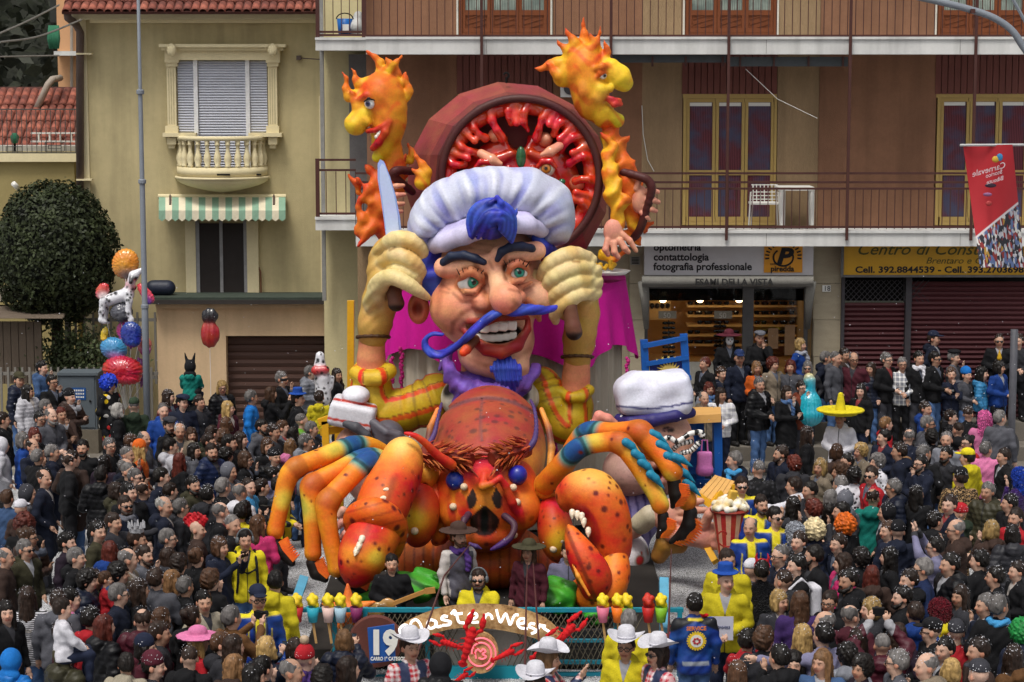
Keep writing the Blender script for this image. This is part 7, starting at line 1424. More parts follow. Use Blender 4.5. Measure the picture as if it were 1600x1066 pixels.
def acc_mesh(kind):
    if kind in HM: return HM[kind]
    m = MB()
    if kind in ('glasses', 'sunglasses'):
        dk = M('lens_black', '#0c0b0c', .12, .05, spec=.7)
        for q in (-1, 1):
            c = Vector((.032*q, -.103, 1.60))
            if kind == 'sunglasses': m.ball(c, (.030, .010, .022), 10, 6)
            else: m.tube([c+Vector((.027*math.cos(t), 0, .02*math.sin(t))) for t in np.linspace(0, 6.28, 11)], .0045, 4, False)
            m.tube([c+Vector((.028*q, .005, .005)), (.083*q, -.01, 1.606)], .005, 4)
        m.tube([(-.006, -.108, 1.604), (.006, -.108, 1.604)], .005, 4); HM[kind] = m.mesh(kind, dk, True)
    elif kind == 'scarf':
        s = SC(.02)
        pts = [(.095*math.cos(t), .0+.09*math.sin(t)-.01, 1.445+.012*math.sin(3*t)) for t in np.linspace(0, 6.28, 14)]; s.chain(pts, [.038]*14, '#ffffff'); s.chain([(.03, -.11, 1.43), (.05, -.145, 1.32), (.05, -.14, 1.2)], [.035, .045, .04], '#ffffff')
        HM[kind] = s.mesh('scarf', GM['x'], .015, disp=lambda X: .006*np.sin(X[:, 2]*90+X[:, 0]*60), pad=.01)
    elif kind == 'backpack':
        s = SC(.03); s.b((0, .22, 1.18), (.14, .07, .20), '#ffffff', rd=.05)
        for q in (-1, 1): s.chain([(.11*q, .18, 1.32), (.13*q, .02, 1.475), (.125*q, -.13, 1.35), (.14*q, -.12, 1.05)], [.02]*4, '#ffffff', .01)
        HM[kind] = s.mesh('backpack', GM['x'], .017)
    elif kind == 'beard':
        s = SC(.02); s.chain([(-.07, -.01, 1.575), (-.062, -.045, 1.53), (-.03, -.085, 1.502), (.03, -.085, 1.502), (.062, -.045, 1.53), (.07, -.01, 1.575)], [.012, .018, .024, .024, .018, .012], '#ffffff'); s.c((-.025, -.098, 1.553), (.025, -.098, 1.553), .010, None, '#ffffff')
        HM[kind] = s.mesh('beard', HAIR, .011, disp=lambda X: .004*_noise3(X, 80, 3), pad=.005)
    elif kind == 'mask': s = SC(.01); s.e((0, -.055, 1.59), (.075, .06, .10), '#e6e6e6').cut(t='b', c=A3((0, .05, 1.59)), r=A3((.2, .09, .2)), rd=0); s.paint((.03, -.105, 1.605), .016, '#0a0a0a', .2).paint((-.03, -.105, 1.605), .016, '#0a0a0a', .2).paint((-.01, -.115, 1.54), .006, '#40282a', .3, 1, (.01, -.115, 1.54)); HM[kind] = s.mesh('mask', FP, .011)
    elif kind == 'eyemask': m.tube([(.085*math.sin(t), -.012-.092*math.cos(t), 1.602) for t in np.linspace(-1.5, 1.5, 9)], .026, 6, flat=.3); HM[kind] = m.mesh('eye_mask', blk)
    elif kind == 'headset':
        m.tube([(.1*math.cos(t), .01, 1.62+.12*math.sin(t)) for t in np.linspace(0, 3.14, 11)], .012, 6)
        for q in (-1, 1): m.ball((.095*q, .01, 1.60), (.025, .045, .05), 8, 6)
        HM[kind] = m.mesh('headset', M('headset_grey', '#5b6064', .5), True)
    elif kind == 'harness':
        s = SC(.01)
        for q in (-1, 1): s.chain([(.115*q, .15, 1.36), (.125*q, .02, 1.46), (.12*q, -.145, 1.33), (.13*q, -.155, 1.1), (.14*q, -.12, .95)], [.019]*5, '#ffffff', .008)
        s.chain([(-.12, -.15, 1.25), (0, -.165, 1.20), (.12, -.15, 1.25)], [.014]*3, '#ffffff', .008); s.b((0, .22, 1.18), (.14, .07, .20), '#ffffff', rd=.05); HM[kind] = s.mesh('harness', GM['x'], .015)
    return HM[kind]
def confetti_mesh(i):
    k = 'conf%d' % i
    if k in HM: return HM[k]
    rs = random.Random(i); V = []; n = (18, 44, 90)[i % 3]
    for _ in range(n):
        if rs.random() < .62: g = rs.random()*6.28; z = rs.uniform(.1, 1); r_ = math.sqrt(1-z*z); d = Vector((r_*math.cos(g), r_*math.sin(g), z)); c = Vector((0, .018, 1.645))+Vector((d.x*.106, d.y*.122, d.z*.116))
        else: x = rs.uniform(-.2, .2); c = Vector((x, rs.uniform(-.05, .1), 1.465-.12*abs(x))); d = Vector((rs.uniform(-.3, .3), rs.uniform(-.3, .3), 1)).normalized()
        a = d.orthogonal().normalized(); a = Matrix.Rotation(rs.random()*6, 3, d) @ a; b = d.cross(a); s_ = rs.uniform(.003, .0065); V += [c+a*s_, c+b*s_, c-a*s_, c-b*s_]
    cm_ = M('confetti_paper', '#c9c9cf', .7, .1, 30); HM[k] = mesh('confetti', V, np.arange(len(V)).reshape(-1, 4), cm_); return HM[k]
COL = dict(black='#131317', navy='#1a2136', darkblue='#1c2c54', blue='#1a4596', brightblue='#1568b4', lightblue='#3f8cc0', denim='#44608a', teal='#12897c', green='#2b3a2a', olive='#3d3a28', lime='#6aa832', grey='#5d5e66', lightgrey='#8f929c', darkgrey='#34343a', white='#c4c3ca', beige='#8d7f6d', brown='#43312a', tan='#6d4a2a', maroon='#521c2a', red='#a81c26', rust='#87402a', orange='#cf5f1c', yellow='#d0bf20', mustard='#b98a1c', pink='#c8709a', hotpink='#c8326e', purple='#4a2f72', plum='#2e2030', lavender='#8a88a8', cream='#b5ab96', silver='#a8a8ac', gold='#b8901c')
HC = dict(b='#17120f', n='#2c1f18', m='#4a3222', l='#765638', y='#a98a56', r='#5a261c', g='#6c6866', w='#b8b4ae')
HN = dict(b='black', n='dark brown', m='brown', l='light brown', y='blonde', r='auburn', g='grey', w='white')
SN = dict(s='short %s hair', z='cropped %s hair', f='balding %s hair', l='long %s hair', o='%s bob', u='%s hair in a bun', q='%s ponytail', c='curly %s hair')
TN = dict(c='jacket', p='puffer jacket', h='hoodie', o='coat', w='sweater', k='checked shirt', d='polka dot suit', l='leopard print suit', n='patterned top', s='striped shirt', t='tinsel top')
def kid(name, me, root, hs=1.0, color=None, mat=None):
    o = bpy.data.objects.new(name, me); C.objects.link(o); o.parent = root
    if hs != 1: o.scale = (hs,)*3; o.location = PIV*(1-hs); o.rotation_euler.z = YAW[0]
    if color is not None: o.color = tuple(color)+(1,)
    if mat is not None: o.material_slots[0].link = 'OBJECT'; o.material_slots[0].material = mat
    return o
TONES = [(.50, .30, .21), (.54, .34, .25), (.46, .27, .19), (.58, .37, .28), (.40, .23, .155)]
YAW = [0]; rp = random.Random(11)
def person(loc, ang, hair, gar, pose='down', sc=1.0, ex=(), hs=1.0, cf_jacket=None, tr='navy', lean=0):
    """hair: colour letter + style ('' for none); gar: 'colour:type'"""
    gc, gt_ = gar.split(':'); YAW[0] = yw = rp.choice((0, .5, -.5)) if hs == 1.05 and pose in ('down', 'pocket', 'clasp') else 0; root = bpy.data.objects.new('person', body(pose, hs, yw)); C.objects.link(root); root.location = loc; root.rotation_euler = (math.radians(lean), 0, math.radians(ang)); root.scale = (sc*rp.uniform(.97, 1.03), sc, sc); tn = rp.choice(TONES); root.color = tn+(1,)
    jt = {'c': 'c', 'w': 'c', 'p': 'p', 'h': 'h', 'o': 'o'}.get(gt_, 'c'); col = hx(COL[gc]); v = rp.uniform(.7, 1.05)*(1 if gc in ('yellow', 'white', 'hotpink', 'brightblue', 'red', 'pink') else .72); col = [min(1, x*v) for x in col]
    if jt == 'c' and gt_ == 'c' and rp.random() < .4 and not cf_jacket: jt = 'h'
    if cf_jacket: kid('jacket', cf_jacket, root)
    else: kid({'h': 'hoodie', 'w': 'sweater', 'k': 'shirt', 's': 'shirt', 'o': 'coat'}.get(gt_, 'jacket'), jacket(pose, jt), root, 1, col, GM['p' if gt_ == 'p' else gt_ if gt_ in GM and gt_ not in 'c' else 'c'])
    t_ = kid('trousers', trousers(pose), root, 1, hx(COL[gc if gt_ in 'dl' else tr]), GM[gt_] if gt_ in 'dl' else None)
    if pose != 'sit': kid('shoe', shoes(), root); o = kid('shoe', shoes(), root); o.scale = (-1, 1, 1)
    if hair: kid('hair', hair_mesh(hair[1]), root, hs, hx(hair[2:]) if len(hair) > 2 else hx(HC[hair[0]], rp.uniform(.55, 1.0)), GM.get({'L': 't', 'R': 'r'}.get(hair[1], ''), None))
    for e in ex:
        k, _, c = e.partition('#'); cc = hx(COL.get(c, '#555555')) if c else None
        if k in ('sunglasses', 'glasses', 'mask', 'eyemask', 'headset'): kid({'eyemask': 'eye_mask'}.get(k, k), acc_mesh(k), root, hs)
        elif k == 'beard': kid('beard', acc_mesh('beard'), root, hs, hx(HC[hair[0]] if hair else HC['n']))
        elif k in ('scarf', 'backpack', 'harness'): kid(k, acc_mesh(k), root, 1, cc)
        elif k in ('cap', 'beanie', 'pompom', 'flat', 'beret', 'brim', 'cowboy', 'sombrero', 'wide', 'cone', 'hood', 'crown', 'horns', 'ears'):
            o = kid({'beanie': 'beanie', 'pompom': 'beanie', 'crown': 'crown', 'horns': 'horned_headband', 'hood': 'hood', 'ears': 'eared_hood', 'cone': 'party_hat'}.get(k, 'hat'), hat_mesh(k), root, hs, cc)
            if k == 'pompom': p_ = SC(.01).s((0, .02, 1.81), .05, '#b09a80') if 'pp' not in HM else None; HM.setdefault('pp', p_ and p_.mesh('pompom', FP, .014, disp=lambda X: .008*_noise3(X, 70, 2), pad=.01)); q = bpy.data.objects.new('pompom', HM['pp']); C.objects.link(q); q.parent = o
            if k == 'cone': o.location = (0, 0, -.02)
    return root
# ================================================================== THE CROWD: u v angle sex hair garment [pose] [extras]
CROWD = '''
30 593 70 m ns navy:p cap#olive|66 574 60 m bs denim:c|82 596 50 m bs black:c chin glasses|44 611 60 w bl white:p|109 619 70 w - brown:p beanie#black|72 634 120 w gs grey:c|64 654 70 m bs navy:o glasses|79 649 60 m gf grey:c beard|96 647 40 w rs brown:c chin|171 600 60 p bW#1433a8 black:d|187 640 100 w wo black:c|207 634 175 m gz green:c cap#green|255 641 20 m gz blue:c|264 619 50 w nl maroon:c|5 655 90 m ns black:c|36 687 110 w go blue:c|54 680 70 w ro black:c|51 697 60 m nf navy:c|59 713 150 w gs black:c chin|82 706 100 m gs navy:o|129 699 5 m bs black:c beard|110 719 110 m nf black:c|164 722 170 w bl plum:c|182 695 70 m gs black:c glasses|196 691 80 m ms darkgrey:c|199 710 60 m gz black:c|226 685 90 m gf grey:c|219 700 100 w yl orange:c beanie#orange|267 664 60 m ns black:c beard flat#darkgrey|267 696 120 m bs white:h|197 729 70 m gf navy:c|4 695 90 w - white:h hood#white
285 628 30 m bs navy:c flat#navy|307 618 150 m gz black:c cap#black|347 605 50 w yo black:p glasses|357 637 60 w yl maroon:c|393 620 90 m gs brightblue:c|425 614 110 w ml black:h phone|440 591 70 m gs black:c chin eyemask|485 581 60 m gs lightgrey:p|527 585 80 w nl black:c|466 622 120 m ns black:c brim#blue|499 622 170 c ns yellow:h|472 657 80 m gz lime:c|481 670 70 m gs darkgrey:c|411 666 60 m bs grey:h beard|428 674 70 m ns darkgrey:c|443 668 60 m ms grey:c|464 677 170 w bl black:p|418 696 50 w mo black:c|429 713 10 w - black:p beanie#black|454 697 140 w ll pink:c|479 690 100 m gs lightgrey:h backpack#darkgrey|384 717 70 w mo black:c glasses|359 736 60 w - grey:c hood#grey|331 705 60 m ns darkblue:p beard|359 691 70 m bs black:c|350 681 110 w mc brown:c|377 686 90 w nl black:c|281 673 20 m wf beige:c|297 679 60 w mo green:c|327 689 80 w ns olive:c|304 703 100 w bl grey:c|354 711 140 w bc maroon:c|281 719 120 w rl black:c|332 676 100 m ns black:c|354 663 120 w mo olive:c|312 628 40 m ns darkgrey:c
69 747 80 m nf navy:o|112 718 150 m ns brown:o|158 741 170 m bs black:p|201 736 60 m gz black:c|212 744 60 m gs darkgrey:c sunglasses|182 766 100 w no olive:c|202 768 30 m bs black:c|196 788 70 m ns navy:c sunglasses beard scarf#grey|223 766 140 m nf navy:c|43 774 100 c - grey:c hood#darkgrey|14 780 170 c ms denim:c|33 798 160 c - brown:c cap#white|38 820 20 w rW black:c|40 857 60 m gs olive:c sunglasses|105 846 70 m bs plum:w beard|153 829 80 m bs olive:w|178 815 70 m ns darkgrey:c reach|172 860 140 w rl blue:h|215 842 70 m ns brown:c crown#silver|233 865 60 m ns grey:c beard|198 874 80 m gf beige:c|186 893 130 w bc denim:c|8 870 90 m gf brown:c|253 744 80 m bs navy:c|267 766 130 w ns black:c phone|302 757 80 m bs olive:c beard|257 790 100 m wf navy:c|283 792 80 m gs darkgrey:c glasses|325 771 150 m bs darkgrey:h|348 760 100 m gs black:c|376 770 140 m gf white:c|389 760 70 m nz lightblue:c|345 799 90 m gf black:c|364 819 80 m gz black:c|309 826 100 w mH#a3151f brown:c|263 840 100 m gs black:c glasses|345 853 70 w mo navy:c phone|307 870 170 w mu black:c|256 871 150 w nl darkgrey:c|382 793 150 w bo black:c phone|404 818 160 w ml hotpink:o|429 741 140 w bu lavender:h|410 760 100 w ns black:c
43 932 175 w nl white:s|99 990 120 c ns maroon:c|186 927 80 m gs navy:c glasses|136 906 80 w bc navy:p|10 955 40 w bl black:c|89 937 170 w ns grey:c|114 938 110 g bs pink:c|142 969 160 c bs red:c|166 977 140 w rl black:p|213 964 175 m nf maroon:p|210 1012 170 c bc black:c|201 1035 160 w bs cream:c|223 918 100 w nl black:c|319 939 40 w bs cream:h|362 963 140 m gs tan:c phone|313 1003 110 w yl red:c wide#pink|296 1026 160 m nz black:h|367 1040 175 w ll brown:c|407 1013 160 w yo navy:c phone|300 964 160 m nu black:c|478 1028 150 w - purple:c pompom#red|456 1048 90 m gf grey:c|253 965 140 w mo black:c|250 988 100 m ns darkgrey:c|374 1007 150 w nl darkgrey:c|411 1043 140 w bs black:c|398 1056 100 w bl navy:c|461 1013 170 w no maroon:c|538 1000 165 w lo navy:p phone|270 905 150 w ll brown:c|288 915 120 w gs black:c|240 905 170 m ns grey:c|150 905 100 w nl olive:c|228 1010 80 w bl maroon:c beanie#navy|20 1035 160 c - brightblue:p hood#brightblue|120 870 90 m gs black:c|330 905 140 w mc black:c|280 880 120 w nc darkgrey:c|345 1005 120 w ms darkgrey:c
1139 533 0 p bl black:o mask wide#maroon|1187 530 10 m gz black:c chin flat#grey|1251 550 60 w yo blue:w scarf#lightgrey|1297 549 50 m gs navy:c|1314 557 60 m ns brown:c|1101 588 -60 w rs black:c|1108 607 -20 w ro lightgrey:c scarf#denim|1100 622 20 m gf beige:c|1127 616 -10 w nl white:k|1160 604 20 c ms navy:c|1187 600 40 m gs black:p|1180 581 10 w lo orange:c|1221 570 -20 w ro grey:c|1230 586 0 w go darkgrey:c sunglasses|1203 593 40 w rc beige:c|1230 613 40 w nl black:o scarf#denim|1253 605 30 w ns rust:c glasses|1176 558 40 m gz navy:c cap#darkblue|1262 677 70 w nl black:c|1313 652 -20 p ns white:c sombrero#yellow|1379 564 40 m gs black:c glasses|1409 563 10 m bs black:c scarf#white|1459 540 60 m ns navy:c cap#navy|1491 555 50 m gs grey:c chin beret#black|1561 537 0 m nz black:c sunglasses|1445 581 60 m bs black:c clasp sunglasses|1408 593 0 m gs lightgrey:k clasp glasses|1370 600 -10 w nl navy:p|1486 607 0 c ms navy:w|1513 591 40 c ns grey:c beanie#brightblue|1527 609 60 g bl lightblue:p|1556 590 40 w bo blue:c clasp cone#gold|1358 584 -30 m gf maroon:c glasses|1592 522 -10 m ns darkgrey:c|1447 638 60 m ns blue:c|1450 661 110 m gs grey:c glasses|1486 653 80 c ns black:c|1513 646 150 m nz black:c|1538 655 150 w lL#d0609a pink:c|1563 652 150 m gs grey:c|1385 664 100 c ls red:c|1381 682 -60 m bs navy:c|1420 682 170 m gf navy:c|1479 686 -60 m gz lightgrey:c|1511 691 -60 w bu red:c glasses|1497 671 170 m nz black:c|1456 682 170 w bc black:c|1345 610 -60 w bl black:c|1330 575 40 m gz grey:c
1147 718 -70 m gs navy:c scarf#lightblue|1185 732 170 m gz black:n|1220 708 -60 m ns navy:c beard|1240 724 170 w rc darkgrey:c|1240 758 -110 m ns white:c reach|1271 766 -70 m bs darkgrey:c|1293 777 170 w go lightgrey:c|1243 790 -140 w bl darkgrey:n|1266 793 -110 w rc brown:c|1294 799 170 w bl grey:c|1314 798 -80 m bs darkgrey:c|1322 780 170 p - grey:h hood#grey|1275 829 -160 w yW#cdbb92 navy:n|1320 821 -150 w rW#c05a14 black:c|1240 832 -140 w gL#8f939c grey:t|1248 845 -70 m ns black:c|1307 851 -60 c ns navy:c|1290 731 -60 w yo beige:c|1306 737 -80 w mc black:c|1307 705 -140 w mo brown:c|1323 720 -70 w bs black:c|1344 704 -60 w yc beige:o|1313 757 -150 c gs lime:c|1335 742 170 w bc white:n|1438 723 -70 m bs navy:c glasses beard|1478 709 -60 m bs darkgrey:c beard|1444 707 150 m gs black:c|1416 728 150 g lu white:n|1356 740 -60 m ns red:w sunglasses|1408 762 -70 w gs navy:p glasses|1364 777 170 m nf teal:h|1500 745 175 p ns tan:l cap#black|1568 712 -80 m ns black:c reach|1543 767 -30 m gs olive:p|1483 787 -70 m ns navy:c|1499 801 -110 w - green:c beanie#red|1577 785 -70 m bs black:c|1587 808 -60 m ns red:c beard|1493 826 -90 m gf brown:c glasses|1461 853 -120 m bs lavender:w over glasses|1387 831 -60 c ms navy:c|1403 829 170 p - navy:c beanie#black|1558 829 -150 w yo brown:c|1572 832 170 w bo darkgrey:p|1462 813 150 m bs black:c|1511 714 -140 m bs yellow:c cap#yellow|1541 701 170 w gs pink:c|1592 745 -120 w bL#1a3a9a purple:t|1395 705 -110 m ns navy:c|1420 770 160 w bl black:c|1380 720 -60 w gc white:n
1217 869 -60 m gz navy:c glasses|1195 889 175 w bs black:t horns#red|1175 894 150 c - grey:c cap#white|1242 881 -80 m bs black:c backpack#white|1274 867 -70 m bs black:c beard|1313 879 -80 w nl hotpink:p|1224 908 -110 m nz darkgrey:c|1231 940 20 w yo darkgrey:c|1254 936 175 w ml purple:c|1278 940 -60 w nu black:c glasses|1325 906 -80 m bs black:c beard|1286 973 -110 m gf black:c|1290 994 -150 m bs lavender:w reach|1254 992 170 w yl pink:c|1195 997 170 w mc darkgrey:c|1167 1003 170 c bs red:h phone|1217 1025 -150 m bs black:c|1246 1039 -10 g bl white:c|1284 1033 -10 w ll denim:c|1313 1019 170 w bc lightgrey:h|1329 962 170 m gf maroon:c|1151 1049 170 w ml brown:c|1447 887 -110 m gs darkblue:c glasses|1478 881 -80 m bs black:p|1530 875 -140 m bs black:o|1362 898 175 w rl brown:c|1409 932 -110 m bs black:c beard|1470 956 -120 w rL#5a1620 yellow:c|1539 944 -80 m gs navy:c|1561 946 170 m gs black:c scarf#lightblue|1455 985 -80 m nz black:c cap#black glasses|1490 989 170 c - red:c beanie#darkgrey|1476 1013 -70 m bs black:c|1528 1015 -80 m ns brown:c|1447 1039 -110 m gf beige:c|1486 1046 175 w yo brown:c|1374 1005 -170 m gz maroon:p over|1397 1033 -70 m gs grey:c glasses|1583 1025 -150 w nl tan:c|1529 1053 170 m - grey:c cap#darkgrey|1429 956 170 m ns blue:c|1403 989 160 w nl plum:c|1388 869 -80 w bl black:c|1589 891 -90 w ns black:c|1596 989 -160 w bW#1f7a3a navy:c|1345 1000 150 w nl black:c|1360 950 -80 w yo darkgrey:c|1345 870 -150 w bc black:c|1420 905 -100 m ns black:c|1500 930 -80 w nl darkgrey:c|1555 900 -80 m bs black:o|1350 1042 -80 w bc plum:c
'''
STEW = '''
382 842 10 m bs yellow:h down harness#black headset|430 907 165 m bs yellow:h|403 934 20 m gz blue:steward down cap#navy glasses|437 757 60 m bs yellow:stewardb clasp|375 800 170 m bs yellow:c|1134 905 0 m gz yellow:h clasp brim#blue|1137 874 -10 m ns yellow:c|1159 758 0 m ns blue:steward down sunglasses|1190 787 0 m ns blue:steward down beard|1213 807 -10 m bs blue:steward down sunglasses|1172 823 0 m gf blue:steward|1085 942 180 m bs blue:stewardr|982 968 150 m gs yellow:c
'''
def steward_cf(kind):
    def cf(V, c):
        x, y, z = V.T; ym = hx('#d4c21c'); bl = hx('#173a86'); c = np.tile(bl, (len(V), 1)).astype(float)
        if kind == 'stewardb': c = np.tile(ym, (len(V), 1)).astype(float); return lerp(c, hx('#15181e'), smooth01(np.maximum(np.abs(x)-.1, z-1.36), .0, .02)*(z > 1.15)+smooth01(-np.abs(np.abs(x)-.12), -.03, -.02)*(z < 1.15))
        if kind == 'steward': c = lerp(c, ym, np.maximum(smooth01(-np.abs(x), -.062, -.05)*(y < 0), smooth01(z, 1.415, 1.43))); c = lerp(c, hx('#10141e'), smooth01(-np.abs(np.abs(x)-.068), -.012, -.006)*(y < 0)*(z < 1.41)); return lerp(c, hx('#c9b41e'), smooth01(-np.abs(np.abs(x)-.13), -.01, -.004)*(y < 0)*(z < 1.3)*(z > 1.0))
        c = lerp(c, hx('#14161c'), smooth01(z+np.abs(x)*.5, 1.42, 1.45)*(z < 1.455)); c = lerp(c, hx('#d0b91e'), smooth01(-np.abs(z-1.45), -.02, -.01)*(y > 0)*(np.abs(x) < .08)); return lerp(c, hx('#9aa2ae'), smooth01(-np.abs(z-.95), -.025, -.018)*(y > 0)*(np.abs(x) < .15))
    return cf
EXW = dict(cap='cap', beanie='beanie', pompom='pompom beanie', flat='flat cap', beret='beret', brim='small brimmed hat', wide='wide brimmed hat', hood='hood up', crown='crown', horns='horned headband', cone='party hat', sombrero='sombrero', scarf='scarf', backpack='backpack', ears='eared hood', harness='harness')
WHO = dict(m='man', w='woman', c='child', g='girl', p='person')
WIG = {'bW#1433a8': 'curly blue wig', 'rW': 'rainbow wig', 'mH#a3151f': 'red crest wig', 'lL#d0609a': 'pink wig', 'yW#cdbb92': 'big curly blonde wig', 'rW#c05a14': 'orange tinsel wig', 'gL#8f939c': 'silver tinsel wig', 'bL#1a3a9a': 'blue tinsel wig', 'rL#5a1620': 'dark red tinsel wig', 'bW#1f7a3a': 'green wig'}
def describe(sex, hair, gar, pose, ex, ang):
    gc, gt_ = gar.split(':'); s = 'a '+WHO[sex] if False else WHO[sex]; bits = []
    hats = [e for e in ex if e.partition('#')[0] in EXW and e.partition('#')[0] not in ('scarf', 'backpack', 'harness')]
    if hair in WIG: bits.append(WIG[hair])
    elif hair and not (hats and hats[0].split('#')[0] in ('beanie', 'hood')): bits.append(SN[hair[1]] % HN[hair[0]])
    gname = {'lightgrey': 'light grey', 'darkgrey': 'dark grey', 'darkblue': 'dark blue', 'brightblue': 'bright blue', 'lightblue': 'light blue', 'hotpink': 'hot pink', 'plum': 'dark plum'}
    cn = lambda c: gname.get(c, c)
    for e in hats: k, _, c = e.partition('#'); bits.append((cn(c)+' ' if c else '')+EXW[k])
    if 'beard' in ex: bits.append('beard')
    for e in ('sunglasses', 'glasses', 'headset'):
        if e in ex: bits.append(e)
    if 'mask' in ex: bits = ['white mask']+bits[-1:]
    if 'eyemask' in ex: bits.append('black eye mask')
    for e in ex:
        k, _, c = e.partition('#')
        if k in ('scarf', 'backpack', 'harness'): bits.append(cn(c)+' '+EXW[k])
    bits = bits[:3]; g = 'blue jacket with yellow lining' if gt_ == 'steward' else 'blue steward jacket seen from behind' if gt_ == 'stewardr' else 'yellow and black jacket' if gt_ == 'stewardb' else {'d': 'black polka dot suit', 'l': 'leopard print suit'}.get(gt_, cn(gc)+' '+TN[gt_])
    act = {'phone': ' holding up a phone', 'over': ' with both arms raised', 'reach': ' with arm stretched out', 'chin': ' with hand at chin'}.get(pose, '')
    if not act and abs(ang) >= 165 and gt_ not in ('stewardr',): act = ' seen from behind'
    return s+(' with '+(', '.join(bits[:-1])+' and '+bits[-1] if len(bits) > 1 else bits[0]) if bits else '')+' in '+g+act
LAND = [('grey utility cabinet', 121, 640), ('street pole', 232, 690), ('brown roller door', 450, 600), ('yellow lobster legs', 445, 790), ('yellow hooded steward', 382, 900), ('white masked figure', 1139, 590), ('sombrero wearer', 1313, 652), ('round sign pole', 1572, 680), ('popcorn tub', 1139, 830), ('steward in blue hat', 1134, 930), ('leopard print figure', 1500, 745), ('orange tinsel wig', 1320, 821), ('rainbow wig', 38, 819), ('red crest wig', 309, 824), ('woman in stripes', 43, 945), ('polka dot clown', 171, 625), ('pink hat', 313, 1003), ('capped blue steward', 403, 940), ('maroon puffer man', 213, 985), ('hot pink puffer', 1313, 895), ('green puffer man', 1543, 780), ('dark red tinsel wig', 1470, 956), ('woman facing camera', 1284, 1033), ('tall dark coat', 1530, 900), ('yellow hoodie child', 499, 640), ('blue jacket man', 393, 640), ('red beanie', 1499, 801), ('big blonde wig', 1275, 829), ('devil horns', 1195, 889), ('grey hijab', 359, 736), ('tan photographer', 362, 970), ('silver tinsel wig', 1240, 832), ('pink wig', 1538, 655), ('red boy with phone', 1167, 1003), ('garage corner', 258, 640), ('gold party hat', 1556, 600), ('red pompom beanie', 478, 1028), ('brown coat man', 112, 740)]
def rel(u, v, k=0, base=''):
    bw = {w_ for w_ in base.replace(',', '').split() if len(w_) > 3 and w_ not in ('with', 'jacket', 'grey', 'dark')}
    c = sorted((math.hypot(u-a, (v-b)*1.2), n, a, b) for n, a, b in LAND if math.hypot(u-a, v-b) > 12 and not (math.hypot(u-a, v-b) < 45 and bw & set(n.split()))); d, n, a, b = c[k]; du, dv = u-a, v-b
    w_ = ('left of' if du < 0 else 'right of') if abs(du) > abs(dv)*1.1 else ('behind' if dv < 0 else 'in front of'); near = 'just ' if d < 45 else ''
    return '%s%s the %s' % (near, w_, n)
POSEW = ['down', 'pocket', 'clasp', 'pocket', 'down', 'clasp', 'chin']
rows = []
for blockk, txt in (('crowd', CROWD), ('stew', STEW)):
    for ent in txt.replace('\n', '|').split('|'):
        t = ent.split()
        if len(t) < 6: continue
        u, v, ang, sex, hair, gar = float(t[0]), float(t[1]), float(t[2]), t[3], t[4], t[5]; pose = None; ex = []
        for x in t[6:]:
            if x in POSES: pose = x
            else: ex.append(x)
        rows.append(dict(u=u, v=v, ang=ang+rp.uniform(-12, 12), sex=sex, hair='' if hair == '-' else hair, gar=gar, pose=pose or (rp.choice(POSEW) if blockk == 'crowd' else 'down'), ex=ex, st=blockk == 'stew'))
# fill the gaps of the crowd with plainer spectators
def inside(u, v):
    if u < 560:
        edge = np.interp(v, [640, 700, 760, 850, 930, 970, 1010, 1080], [535, 480, 425, 395, 360, 400, 480, 560]); top = np.interp(u, [0, 60, 120, 180, 250, 330, 540], [740, 740, 735, 735, 655, 650, 640]); return 0 <= u < edge and v > top
    edge = np.interp(v, [640, 700, 740, 830, 900, 960, 1080], [1330, 1150, 1140, 1220, 1200, 1200, 1140]); top = np.interp(u, [1130, 1200, 1330, 1600], [690, 690, 690, 660]); return u > edge and v > top and u < 1604
tries = 0; rg_ = random.Random(21); want = 318
while len(rows) < want and tries < 60000:
    tries += 1; u = rg_.choice((rg_.uniform(-5, 560), rg_.uniform(1130, 1604))); v = rg_.uniform(640, 1078)
    if not inside(u, v): continue
    lim = np.interp(v, [640, 1080], [17, 29])*(1.0 if tries < 40000 else .85)
    if min((u-r_['u'])**2+(1.25*(v-r_['v']))**2 for r_ in rows) < lim*lim: continue
    sex = rg_.choice('mmwwwc' if v > 700 else 'mmww'); hair = rg_.choice('bbnnnmmglr' if sex != 'c' else 'bnml')+(rg_.choice('sssszf') if sex == 'm' else 's' if sex == 'c' else rg_.choice('lloucsq'))
    gar = rg_.choice(['black']*6+['navy']*4+['darkgrey']*4+['grey', 'brown', 'olive', 'maroon', 'plum', 'green', 'darkblue', 'red', 'beige', 'lavender', 'white'])+':'+rg_.choice('ccpphhow'); fa_ = rg_.gauss(95, 40) if u < 600 else -rg_.gauss(95, 40)
    ex = [rg_.choice(['glasses', 'glasses', 'sunglasses', 'scarf#grey', 'scarf#maroon', 'scarf#lightblue', 'beanie#black', 'beanie#maroon', 'cap#navy', 'beard', 'backpack#navy', 'hood#black'])] if rg_.random() < .42 else []
    if 'beard' in ex and sex != 'm': ex = []
    rows.append(dict(u=u, v=v, ang=fa_, sex=sex, hair='' if ex and ex[0][:4] in ('hood',) else hair, gar=gar, pose=rg_.choice(POSEW+['phone'] if rg_.random() < .4 else POSEW), ex=ex, st=False))
